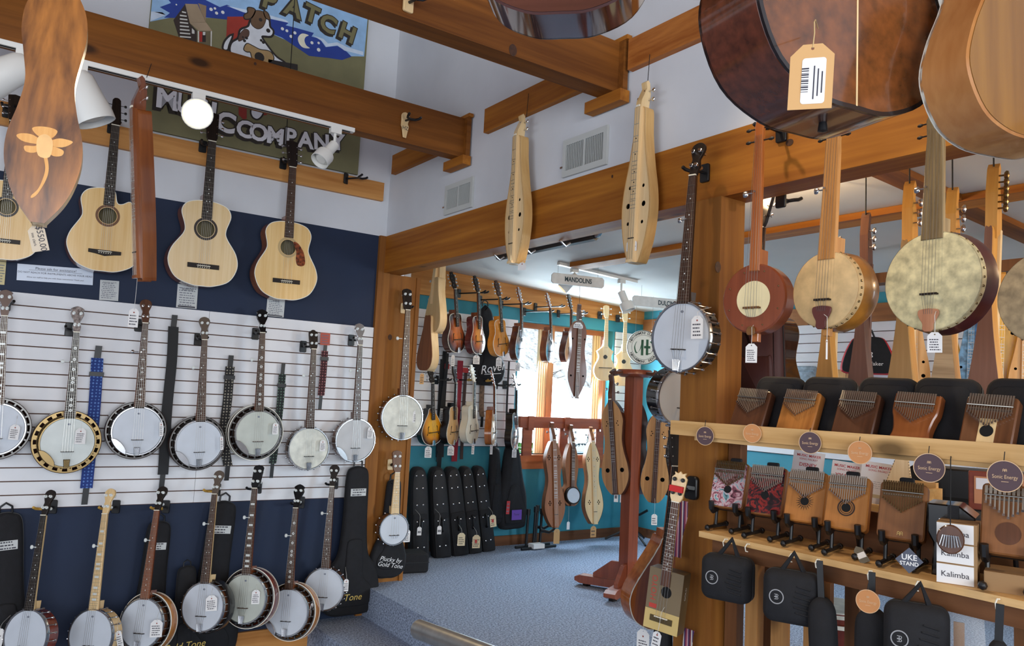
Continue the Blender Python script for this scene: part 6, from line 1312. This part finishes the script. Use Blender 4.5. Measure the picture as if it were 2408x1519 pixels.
# ---- hand drum and bag under the shelf
t=thing('hand_drum','red-brown hand drum standing on the carpet behind the planks','drum'); q=Zf(1745,1600,0); t.location=Vector((.75,-3.05,0)); MB().lathe([(.1,0),(.13,.02),(.09,.2),(.11,.35),(.15,.48),(.15,.5)],(0,0,0),'Z',24).build('shell',MC['res_red'],t); MB().lathe([(0,.505),(.148,.505),(.153,.48)],(0,0,0),'Z',24).build('drum_skin',heads,t); MB().lathe([(.15,.44),(.158,.44),(.158,.455),(.15,.455)],(0,0,0),'Z',24).build('hoop',ivory,t)
# ================================================================== gourd and skin banjos on the right of the beam
skin=mat('skin_head',(204,172,122),.6,var=.08,vs=22); skin2=mat('skin_head_spotted',(206,194,150),.6,var=.16,vs=26); cherry=wood('cherry_neck',(150,78,32),(190,112,52),'Z',12,.3,coat=.4); figm=wood('plain_neck',(176,116,58),(206,148,86),'Z',18,.45); greyn=wood('weathered_neck',(104,84,56),(152,128,90),'Z',22,.5)
def skin_banjo(label,r,L,nw,neck_m,body_m,head_m,tail_m,depth=.12,tacks=36,ring=None,peg_side=True,plate_m=None,nd=.02,name='gourd_banjo',inner=None,collar=.03):
    t=thing(name,label,'banjo','gourd and skin banjos on the beam'); c=(0,0,r)
    if ring:   # flat wooden disc with skin window
        MB().prism(circ(0,r,r,48),-.03,.04,.006).build('body',body_m,t); MB().disc(0,r*.98,r*.52,-.0315,36).build('skin',head_m,t,0)
        b=MB()
        for k in range(8): a=2*PI*(k+.5)/8; b.lathe([(0,-.003),(.003,-.002),(.003,0)],(r*.82*math.cos(a),-.03,r+r*.82*math.sin(a)),n=8)
        b.build('brass_screws',brass,t)
    else:
        MB().lathe([(r,-.03),(r*1.0,collar-.03),(r*1.05,depth*.3),(r*1.06,depth*.6),(r*.9,depth*.95),(r*.5,depth*1.2),(0,depth*1.25)],c,n=48).build('gourd_body',body_m,t)
        MB().lathe([(0,-.032),(r*.97,-.032),(r+.001,-.028),(r+.002,collar-.03)],c,n=48).build('skin_head',head_m,t)
        for k in range(tacks):
            pass
        b=MB()
        for k in range(tacks): a=2*PI*k/tacks; x,z=(r+.002)*math.cos(a),r+(r+.002)*math.sin(a); b.lathe([(0,-.004),(.004,-.0025),(.005,.001)],(0,0,0),n=6); n0=len(b.v)-18; 
        b=MB()
        for k in range(tacks):
            a=2*PI*k/tacks; d_=Vector((math.cos(a),0,math.sin(a))); p=Vector(c)+d_*(r+.001)+Vector((0,collar-.045,0)); b.tube([tuple(p),tuple(p+d_*.003),tuple(p+d_*.005)],[.005,.0045,.002],7)
        stuff(b.build('tacks',brass if tacks else brass,t))
    zt=L
    yf=-.035
    MB().prism([(-nw/2,2*r-.03),(nw/2,2*r-.03),(nw*.40,zt-.14),(nw*.36,zt-.1),(nw*.42,zt-.02),(nw*.3,zt),(-nw*.3,zt),(-nw*.42,zt-.02),(-nw*.36,zt-.1),(-nw*.40,zt-.14)],yf,yf+nd,.003).build('neck',neck_m,t)
    MB().prism([(-nw*.3,2*r-.06),(nw*.3,2*r-.06),(nw*.3,2*r+.06),(-nw*.3,2*r+.06)],yf+nd,.05,.006).build('heel',neck_m,t)
    MB().prism([(-.014,-.03),(.014,-.03),(.014,.03),(-.014,.03)],-.01,.015,.003).build('dowel_end',neck_m,t)
    for k,(sd,zz) in enumerate(((1,zt-.03),(-1,zt-.03),(1,zt-.08),(-1,zt-.08))): q=obj('tuning_peg',peg_mesh('wood_peg'),t,(sd*nw*.4,yf+nd*.5,zz)); q.scale=(sd,1,1)
    q=obj('tuning_peg',peg_mesh('side_c'),t,(-nw*.42,yf+nd*.5,zt*.66)); q.scale=(-1.5,1.5,1.5)
    bz=r*.72; MB().box(-.034,.034,-.048,-.044,bz-.004,bz+.004).build('bridge',tail_m if ring else ebony,t,0)
    b=MB()
    for dx in(-.028,0,.028): b.box(dx-.005,dx+.005,-.046,-.031,bz-.003,bz+.003)
    b.build('bridge_feet',ebony if not ring else tail_m,t,0)
    tl=sym([(0,.012),(.01,.022),(.03,.022),(.05,.034),(.07,.042),(.085,.036),(.09,0)],4) if not ring else sym([(0,.012),(.01,.018),(.03,.014),(.035,0)],4); MB().prism([(x,z-.008) for x,z in tl],-.044,-.036,.002).build('tailpiece',tail_m,t)
    s=MB()
    for k in range(5): u=k/4-.5; s.tube([(u*.03,-.044,.06),(u*.05,-.05,bz),(u*nw*.6,yf-.004,zt-.06)],.0007,4,False)
    s.build('strings',steel,t)
    return t
t=skin_banjo('red-brown wooden disc banjo with round skin window',.135,.84,.045,cherry,wood('disc_red',(112,52,28),(140,72,42),'Z',12,.3,coat=.4),mat('skin_clean',(226,212,168),.6,var=.03,vs=12),wood('bridge_brown',(100,66,34),(130,90,50),'X',12,.5),ring=True,name='disc_banjo'); hang(t,.87,B(1778,786,.16),B(1797,272,.14),82)
t=skin_banjo('gourd banjo with tan skin head and dark red tailpiece',.145,.82,.078,figm,mat('gourd_ochre',(170,112,42),.3,coat=.5,var=.2,vs=9),skin,mat('plum_wood',(92,44,40),.5),.12); hang(t,.85,B(1946,772,.2),B(1975,262,.18),94)
t=skin_banjo('large spotted-skin gourd banjo with weathered neck',.192,.86,.09,greyn,mat('gourd_maroon',(78,30,30),.3,coat=.5,var=.2,vs=9),skin2,wood('cedar_tail',(160,104,76),(190,136,104),'Z',14,.5),.11); hang(t,.89,B(2196,778,.2),B(2212,255,.18),94)
t=skin_banjo('skin-headed banjo cut off by the right picture edge',.19,.86,.09,greyn,mat('gourd_dark',(96,70,44),.4,var=.2,vs=9),mat('skin_grey',(160,140,108),.6,var=.16,vs=26),MC['cedar_tail'],.11); hang(t,.89,B(2470,812,.3),B(2480,300,.28),94)
hanger('black plate hanger on the beam for the disc banjo',B(1840,312,.0),90,.08,group='post hangers')
# beaded white tags of the skin banjos
price_tag('string tag covered in writing under the disc banjo',B(1768,770,.2),72,.04,.065,.055,rows=6,seed=70,mark=False); price_tag('blank-sided string tag under the ochre gourd banjo',B(1945,745,.24),20,.006,.06,.07,rows=0,seed=71,mark=False); price_tag('string tag under the large spotted banjo',B(2198,742,.26),70,.036,.055,.045,rows=5,seed=72,mark=False)

# ---- bags at the left end of the table
t=thing('soft_bag','rounded dark grey bag on the table behind the resin-faced kalimbas','bag'); q=bx(1800,1120,.02); stand(t,Vector((q.x,q.y,tz)),62); MB().prism(sym([(0,.08),(.01,.095),(.1,.1),(.16,.085),(.2,.05),(.21,0)],4),-.05,.06,.02).build('shell',mat('slate_cloth',(52,58,66),.7,bump=.2,bs=200),t,60); MB().strip(circ(0,.1,.05,20),circ(0,.1,.045,20),-.052,-.05).build('seam',black,t)
t=thing('soft_bag','small red and black bag on the table beside the song packets','bag'); q=bx(1842,1130,.0); stand(t,Vector((q.x,q.y,tz)),62); MB().prism(sym([(0,.06),(.01,.075),(.06,.07),(.13,.04),(.15,0)],4),-.03,.03,.01).build('shell',mat('red_cloth2',(176,30,38),.6),t,60); MB().prism(sym([(0,.05),(.01,.06),(.05,.055),(.09,.03),(.1,0)],4),-.036,-.028,.003).build('front_panel',blackf,t,60); MB().tube([(-.03,0,.13),(0,0,.17),(.03,0,.13)],.005,6).build('handle',black,t)
# ---- clear plastic bag hanging under the shelf
clr=mat('clear_film',(228,224,220),.12,alpha=.28); t=thing('plastic_bag','clear plastic bag hanging under the lower shelf','bag'); c=B(2262,1420,.12); stand(t,c,66); b=MB()
rb=random.Random(4); nn=7; v=[]; f=[]
for j in range(nn):
    for i in range(nn): v.append(((i/(nn-1)-.5)*(.10+.03*j/nn),rb.uniform(-.012,.012)-.02*math.sin(PI*i/(nn-1)),-.26*j/(nn-1)))
for j in range(nn-1):
    for i in range(nn-1): k=j*nn+i; f.append((k,k+1,k+nn+1,k+nn))
b.add(v,f); b.build('film',clr,t,60); MB().box(-.055,.055,-.004,.004,-.012,.012).build('header',mat('bag_header',(150,156,170),.5),t,0); MB().box(-.02,.006,.0,.006,-.2,-.05).build('wooden_insert',pine_z,t,0)
# ================================================================== instruments hung close to the camera
burl=mat('burl_back',(104,58,26),.22,coat=.8,var=.2,vs=40); burls=mat('burl_side',(88,46,30),.2,coat=.8,var=.2,vs=60)
mer=wood('dark_gloss',(66,36,30),(96,56,46),'X',8,.12,coat=1)
def near(t,px,d,L,phi,lean=(0,0,1)): p=at(*px,d); t.matrix_basis=frame(p,lean,face(phi)); return t
g=guitar('burl-backed guitar hanging overhead with its back to the camera',top=spruce,side=burls,depth=.125,group='instruments hung overhead',bind=mat('dark_binding',(30,22,22),.25,coat=.5))
o=sym([(0,0),(.004,.07),(.045,.152),(.13,.195),(.205,.186),(.295,.138),(.335,.132),(.41,.145),(.46,.118),(.482,.06),(.486,0)],5)
MB().prism(inset(o,.006),.0615,.0645).build('back',burl,g); MB().strip(o,inset(o,.007),.060,.065).build('back_binding',MC['dark_binding'],g); MB().box(-.0015,.0015,.0644,.0652,.006,.48).build('back_seam',maple,g,0); MB().lathe([(0,-.016),(.008,-.014),(.006,0)],(0,0,0),'Z',10).build('end_pin',black,g)
near(g,(1935,288),1.24,1.03,190)
tg=price_tag('tan luggage tag with barcode on the burl-backed guitar',at(1915,52,1.05),58,.055,.088,.03,m=tagt,rows=0,seed=80,mark=False,strm=mat('jute',(190,160,110),.8),lean=.05); MB().prism(rrect(.03,.062,.004),-.0009,-.0005).build('sticker',tagw,tg,0).location=(.003,0,-.03-.05)
b=MB()
for k in range(12): b.box(-.012,-.003,-.0013,-.0009,-.095+.0028*k,-.095+.0028*k+.0008*(1+k%3)*.8)
b.build('barcode',ink,tg,0); b=MB(); 
for k in range(3): b.box(.003+.005*k,.0045+.005*k,-.0013,-.0009,-.105+.004*k,-.06-.004*k)
b.build('small_print',ink,tg,0)
cedar=wood('honey_back',(120,76,22),(156,106,36),'Z',10,.3,coat=.35); 
g=guitar('honey-coloured small guitar hanging overhead at the upper right',top=pale,side=wood('honey_rib',(170,108,56),(204,146,88),'Z',9,.3,coat=.35),depth=.085,group='instruments hung overhead',prof=[(0,0),(.004,.06),(.03,.11),(.09,.14),(.15,.13),(.22,.1),(.26,.094),(.32,.105),(.36,.08),(.375,.04),(.378,0)],L=.85,hz=.25,hr=.035,bz=.09)
o=sym([(0,0),(.004,.06),(.03,.11),(.09,.14),(.15,.13),(.22,.1),(.26,.094),(.32,.105),(.36,.08),(.375,.04),(.378,0)],5); MB().prism(inset(o,.003),.0415,.0428).build('back',cedar,g)
near(g,(2385,350),1.2,.85,196)
g=guitar('dark glossy guitar hanging overhead at the top edge',top=mer,side=mer,depth=.12,group='instruments hung overhead',bind=MC['dark_binding']); MB().prism(inset(sym([(0,0),(.004,.07),(.045,.152),(.13,.195),(.205,.186),(.295,.138),(.335,.132),(.41,.145),(.46,.118),(.482,.06),(.486,0)],5),.004),.0595,.0625).build('back',mer,g)
near(g,(1320,62),1.75,1.03,225)
# ================================================================== right room behind the shelf
gm='dulcimers hung in the right room'
SLIM=[(0,.04),(.1,.078),(.2,.068),(.3,.047),(.42,.027),(.55,.018),(.66,.016),(.665,0)]
SLIM2=[(z,w*.6) for z,w in SLIM]
def rr(label,top,bot,off,phi,L=.86,prof='tear',tm=maple,sm=maple,bk=None,pk='side_c',hol=None,depth=.055,group=gm,npeg=3):
    d=dulcimer(label,prof,L,depth,top=tm,side=sm,back_m=bk,pk=pk,holes=hol or [],group=group,npeg=npeg,pside=-1 if phi>180 else 0); hang(d,L,B(*bot,off),B(*top,off),phi); return d
rr('dark walnut dulcimer on a cord behind the ochre gourd banjo',(2036,500),(2020,1030),-.75,262,sm=walnut,tm=walnut,bk=wood('purple_back',(92,66,58),(116,86,76),'Z',14,.4),prof=SLIM2,depth=.045)
rr('maple dulcimer on black cords left of the large spotted banjo',(2139,425),(2118,1075),-.7,262,prof=SLIM2,depth=.05,sm=wood('honey_m',(186,128,52),(210,156,78),'Z',14,.35),bk=wood('tan_back',(150,116,70),(176,140,92),'Z',14,.4))
rr('maple dulcimer with curly grey back behind the large spotted banjo',(2240,440),(2218,1080),-.7,262,prof=SLIM2,depth=.05,sm=MC['honey_m'],bk=wood('curly_back',(150,122,88),(186,158,120),'X',30,.4))
rr('maple dulcimer with walnut back and gold tuners at the far right',(2337,385),(2312,1070),-.7,262,prof=SLIM2,depth=.05,sm=MC['honey_m'],bk=wood('rose_back',(116,78,60),(140,98,78),'Z',14,.4),pk='side_g',npeg=6)
for a,o_,l in(((2139,432),-.7,'left maple'),((2337,392),-.7,'gold-tunered'),((2036,505),-.75,'walnut'),((2240,447),-.7,'curly-backed'),((1955,527),-.8,'pale low')): q_=B(*a,o_); wire('black cord of the %s hanging dulcimer in the right room'%l,q_,(q_.x,q_.y,zc(q_.x)),.003)
rr('pale dulcimer back low behind the ochre gourd banjo',(1955,520),(1940,1060),-.8,262,prof=SLIM2,depth=.045,sm=MC['honey_m'],bk=MC['tan_back'])
H3=[(s*.045,z,r) for s in(1,-1) for z,r in((.33,.008),(.25,.011),(.17,.008))]
yelw=mat('yellow_stain',(216,168,40),.3,coat=.4,var=.08,vs=10); blus=mat('blue_stain',(92,138,176),.4,coat=.3,var=.3,vs=40); natw=wood('nat_front',(206,158,100),(226,184,130),'Z',20,.4)
go='coloured dulcimers at the back of the right room'
rr('natural fronted dulcimer with dark holes at the back of the right room',(2152,640),(2150,985),-2.1,62,tm=natw,sm=natw,hol=H3,group=go); rr('yellow-stained dulcimer behind the curly-backed one',(2232,640),(2228,985),-2.1,62,tm=yelw,sm=yelw,hol=H3,group=go); rr('blue-stained dulcimer with pale fretboard',(2288,650),(2275,1000),-2.1,62,tm=blus,sm=blus,hol=H3,group=go); rr('bright yellow dulcimer with two dark holes at the right',(2358,640),(2348,985),-2.0,62,tm=yelw,sm=MC['honey_m'],hol=[(s*.055,z,.011) for s in(1,-1) for z in(.2,.5)],prof='hour2',group=go); rr('natural dulcimer at the right picture edge behind the shelf',(2412,660),(2405,1000),-2.0,62,tm=natw,sm=natw,hol=H3,group=go)
# ceiling cleat from which they hang
cl=thing('hanging_cleat','dark cleat under the ceiling from which the coloured dulcimers hang','rail'); z_=B(2280,636,-2.1).z; MB().box(2.05,2.16,-4.6,-2.3,z_-.03,z_+.03).build('bar',dk,cl,0)
for y in(-2.4,-3.4,-4.5): MB().box(2.09,2.12,y,y+.04,z_+.03,zc(2.1)).build('drop_strut',dk,cl,0)
# dark guitar behind the post
bindy=mat('cream_binding',(222,206,150),.4); dkg=wood('guitar_black_brown',(30,18,14),(58,34,24),'X',10,.15,coat=.8)
g=guitar('black-faced guitar with cream binding behind the right post',top=mat('black_top',(20,19,20),.2,coat=.8),side=dkg,bind=bindy,neck_m=None if 0 else None,group='instruments in the right room') if 0 else guitar('black-faced guitar with cream binding behind the right post',top=mat('black_top',(20,19,20),.2,coat=.8),side=dkg,bind=bindy,group='instruments in the right room',depth=.12); hang(g,1.03,B(1790,1015,-.5),B(1826,445,-.5),112)
hanger('black rod hanger carrying the black-faced guitar',B(1834,466,-.16),-90,.05,group='post hangers')
t=gigbag('dark maroon bag hanging behind the disc banjo',(1792,1010),(1785,700),-.28,84,L=.645,fn=B,tagc=False,prof=[(0,0),(.004,.08),(.05,.12),(.6,.12),(.64,.08),(.645,0)],m=mat('maroon_cloth',(64,26,22),.6),depth=.08)
# red and black soft bag on the far slatwall
t=thing('soft_bag','black and red soft bag on the far slatwall','bag'); c=R(2042,880,.18); stand(t,c,62); 
bo=sym([(0,.12),(.01,.17),(.04,.185),(.12,.17),(.22,.13),(.27,.09),(.28,0)],4); bo=[(x,z) for x,z in bo]
MB().prism([(x*1.04,z) for x,z in bo],-.05,.09,.02).build('shell',mat('red_cloth',(190,26,36),.6),t,60); MB().prism([(x*.96,z*.97+.006) for x,z in bo],-.062,-.045,.006).build('front_panel',blackf,t,60)
text('Music Maker',.04,wt_,t,'lettering',.0,-.0635,.075,rot=.0); b=MB()
for a in(.5,1.2,-.4): b.strip([(x+.0,z+.14) for x,z in [(.035*math.cos(q)*math.cos(a)-.014*math.sin(q)*math.sin(a),.035*math.cos(q)*math.sin(a)+.014*math.sin(q)*math.cos(a)) for q in [2*PI*k/16 for k in range(16)]]],[(x+.0,z+.14) for x,z in [(.028*math.cos(q)*math.cos(a)-.009*math.sin(q)*math.sin(a),.028*math.cos(q)*math.sin(a)+.009*math.sin(q)*math.cos(a)) for q in [2*PI*k/16 for k in range(16)]]],-.0635,-.062)
b.build('logo',wt_,t); MB().tube([(-.03,.01,.275),(-.02,.0,.33),(.02,0,.33),(.04,.01,.275)],.008,6).build('handle',black,t)
t=thing('soft_bag','pale blue patterned cloth bag low on the far slatwall','bag'); stand(t,R(1893,930,.06),78); MB().prism([(-.07,0),(.07,0),(.1,.2),(.08,.24),(-.07,.24)],-.03,.03,.012).build('shell',mat('pale_blue_cloth',(150,170,184),.7,var=.15,vs=30),t,60); MB().tube([(-.06,-.032,.2),(.08,-.032,.2)],.006,6).build('hem',mat('pale_blue_cloth',(150,170,184),.7),t)
t=thing('psaltery','pale bowed psaltery lying against the far slatwall','psaltery'); stand(t,R(1972,935,.05),84); MB().prism([(-.09,0),(.09,0),(.09,.17),(.06,.22),(-.07,.22)],-.025,.025,.008).build('body',natw,t); b=MB()
for k in range(12): b.lathe([(0,-.004),(.004,-.003),(.004,0)],(.07,-.025,.02+.015*k),n=6)
b.build('hitch_pins',walnut,t)
# warm ceiling lamps of the right room; the second is unseen, added for warmth
def ceil_lamp(label,c,e):
    t=thing('ceiling_lamp',label,'lamp','warm ceiling lamps of the right room'); c=Vector((c[0],c[1],zc(c[0]))); t.location=c; MB().lathe([(.05,0),(.055,-.05),(.05,-.1),(.045,-.1),(.045,-.02)],(0,0,0),'Z',20).build('shade',wpl,t); MB().lathe([(0,-.09),(.03,-.085),(.04,-.06)],(0,0,0),'Z',16).build('bulb',warm,t)
    l=bpy.data.lights.new('ceiling_lamp_light','POINT'); l.energy=e; l.color=(1,.72,.42); l.shadow_soft_size=.05; lo=bpy.data.objects.new('ceiling_lamp_light',l); COL.objects.link(lo); lo.location=c+Vector((0,0,-.14))
q=Zf(1800,470,2.25); ceil_lamp('warm ceiling spotlight behind the right post',q,34); ceil_lamp('unseen warm ceiling lamp added above the coloured dulcimers',(1.5,-4.9),60)
spot('shelf_spot_light',(-1.0,-2.9,3.6),(-.1,-3.9,1.4),110,(1,.80,.55),55,.7,.05)

# cords from which the overhead instruments hang
for l,px,d_,h_ in(('burl-backed guitar',(1935,288),1.24,1.0),('honey-coloured small guitar',(2385,350),1.2,.82),('dark glossy overhead guitar',(1320,62),1.75,1.0)):
    q_=at(*px,d_); wire('cord carrying the '+l,(q_.x,q_.y,q_.z+h_),(q_.x,q_.y,CEIL),.002)
q_=A(155,-190,2.9); wire('cord carrying the walnut daffodil dulcimer',(q_.x,q_.y,q_.z-.02),(q_.x,q_.y,CEIL),.002)
# ================================================================== outside the window
gnd=mat('outdoor_ground',(206,206,200),.9,var=.08,vs=.6); struct(MB().add([(-30,1.2,-.1),(60,1.2,-.1),(60,40,.32),(-30,40,.32),(60,90,.4),(-30,90,.4)],[(0,1,2,3),(3,2,4,5)]).build('ground_outside',gnd,None,0),'pale road outside the window')
def gz(y): return -.1+.42*min(1,(y-1.2)/38.8)
hb_=MB(); n=24; v=[];f=[]
rn=random.Random(5)
for j in range(7):
    for i in range(n+1): v.append((-20+80*i/n,44+j*4+rn.uniform(-.6,.6),-.05+j*3.4+rn.uniform(-.5,.5)*(j>0)))
for j in range(6):
    for i in range(n): k=j*(n+1)+i; f.append((k,k+1,k+n+2,k+n+1))
bank=mat('bank_gravel',(200,198,190),.95); nt=bank.node_tree; tc=nt.nodes.new('ShaderNodeTexCoord'); no=nt.nodes.new('ShaderNodeTexNoise'); no.inputs['Scale'].default_value=1.6; no.inputs['Detail'].default_value=10; no.inputs['Roughness'].default_value=.85; nt.links.new(tc.outputs['Object'],no.inputs['Vector']); ra=nt.nodes.new('ShaderNodeValToRGB'); ra.color_ramp.elements[0].position=.38; ra.color_ramp.elements[1].position=.52; ra.color_ramp.elements[0].color=rgb((120,112,104)); ra.color_ramp.elements[1].color=rgb((226,224,220)); nt.links.new(no.outputs[0],ra.inputs[0]); nt.links.new(ra.outputs[0],nt.nodes['Principled BSDF'].inputs['Base Color'])
struct(hb_.add(v,f).build('ground_bank',bank,None,60),'speckled bank across the road')
def P(px,py,d): return at(px,py,d)
# parked car
t=thing('parked_car','white car parked across the road seen through the window','car'); w=P(1326,972,36); cx=w.x; t.location=(w.x,w.y,gz(w.y)); t.rotation_euler=(0,0,-.5)
cw=mat('car_white',(224,226,230),.25,coat=.8); cp=crom([(-1.0,.35),(-1.0,.75),(-.75,.95),(-.2,1.05),(.5,1.4),(1.7,1.45),(2.6,1.15),(3.2,.9),(3.3,.4),(2.9,.28),(-.6,.28)],4,True)
MB().prism(cp if signed(cp)>0 else cp[::-1],-.85,.85,.08).build('car_body',cw,t); MB().prism([(.0,1.02),(.55,1.34),(1.65,1.38),(2.3,1.08)][::-1],-.87,.87).build('windows',mat('car_glass',(60,70,80),.1,coat=.8),t)
for x in(0,2.4):
    wh=MB().lathe([(0,-.9),(.2,-.9),(.2,-.88),(.33,-.9),(.34,-.72),(0,-.72)],(x,0,.34),n=28).build('wheel',mat('tyre',(40,42,46),.8),t); b=MB(); b.strip(circ(x,.34,.25,24),circ(x,.34,.22,24),-.92,-.90)
    for k in range(8): a=2*PI*k/8; b.prism([(x+.05*math.cos(a-.6),.34+.05*math.sin(a-.6)),(x+.05*math.cos(a+.6),.34+.05*math.sin(a+.6)),(x+.23*math.cos(a+.12),.34+.23*math.sin(a+.12)),(x+.23*math.cos(a-.12),.34+.23*math.sin(a-.12))],-.92,-.9)
    b.build('rim_spokes',mat('alloy',(190,194,200),.3,.8),wh)
def bush(label,c,r,n,m,name='bush',trunk=0):
    t=thing(name,label,name,'plants outside'); t.location=c; rb=random.Random(int(c[0]*100)); b=MB()
    for k in range(n):
        a,e=rb.uniform(0,2*PI),rb.uniform(-.3,1.4); q=rb.uniform(.55,1)*r; x,y,z=q*math.cos(a)*math.cos(e),q*math.sin(a)*math.cos(e),r*.45+q*.8*math.sin(e); s=r*.10; d1=Vector((rb.uniform(-1,1),rb.uniform(-1,1),rb.uniform(-1,1))).normalized()*s; d2=d1.orthogonal().normalized()*s*.5; p=Vector((x,y,z)); b.add([p-d1,p+d2,p+d1,p-d2],[(0,1,2,3)])
    stuff(b.build('foliage',m,t,0)); MB().tube([(0,0,0),(0,0,r*.6)],[r*.08,r*.04],6).build('stem',walnut,t); return t
g1=mat('leaf_green',(96,150,72),.7,var=.25,vs=3)
c=P(1250,930,15); bush('green bush outside the left window pane',(c.x,c.y,gz(c.y)),.75,900,g1); c=P(1335,925,20); bush('dark spiky shrub outside behind the walnut dulcimer',(c.x,c.y,gz(c.y)),.7,600,mat('leaf_dark',(60,80,84),.7,var=.3,vs=3))
t=thing('bare_tree','bare branching tree outside the left window pane','tree'); c=P(1268,940,24); t.location=(c.x,c.y,gz(c.y)); MB().tube([(0,0,0),(.1,0,1.2),(.0,.1,2.2)],[.09,.07,.04],6).build('trunk',mat('bark_grey',(120,108,100),.9),t)
rb=random.Random(9); b=MB()
for k in range(26): z=rb.uniform(.7,2.2); a=rb.uniform(0,2*PI); l=rb.uniform(.5,1.3); p=Vector((.05,0,z)); d=Vector((math.cos(a),math.sin(a),rb.uniform(.2,.9)))*l; b.tube([p,p+d*.5+Vector((0,0,.1)),p+d],[.022,.014,.006],5)
stuff(b.build('branches',MC['bark_grey'],t))
t=thing('picket_fence','blue-grey picket fence outside the window','fence'); c=P(1345,985,30); t.location=(c.x,c.y,gz(c.y))
for k in range(9): MB().box(-.7+.2*k,-.64+.2*k,-.02,.02,0,1.5).build('picket',mat('fence_blue',(90,130,150),.7),t,0)
for z in(.4,1.1): MB().box(-.75,1.0,.02,.05,z,z+.08).build('fence_rail',MC['fence_blue'],t,0)
# ------------------------------------------------------------------ joined pieces too small to pick apart in the photograph
for o in bpy.data.objects:
    n=o.name.split('.')[0]
    if o.parent and n in('frets','inlays','bracket_hooks','strings','tail_strings','bridge_pins','position_dots','handwriting','fine_print','brass_screws','hitch_pins','louvres','tines','tine_tips','tacks','rivets','sticker_writing','barcode','small_print','painted_stars','cabin_logs','dog_spots','bridge_feet','ring_lines','moulded_ribs','burnt_circles','sun_rays','ring_print','soundholes','flange','tailpiece','binding','bridge','rim_spokes','logo','emblem','logo_emblem'):
        if n in('flange','tailpiece','binding','bridge'): continue
        o['kind']='stuff'
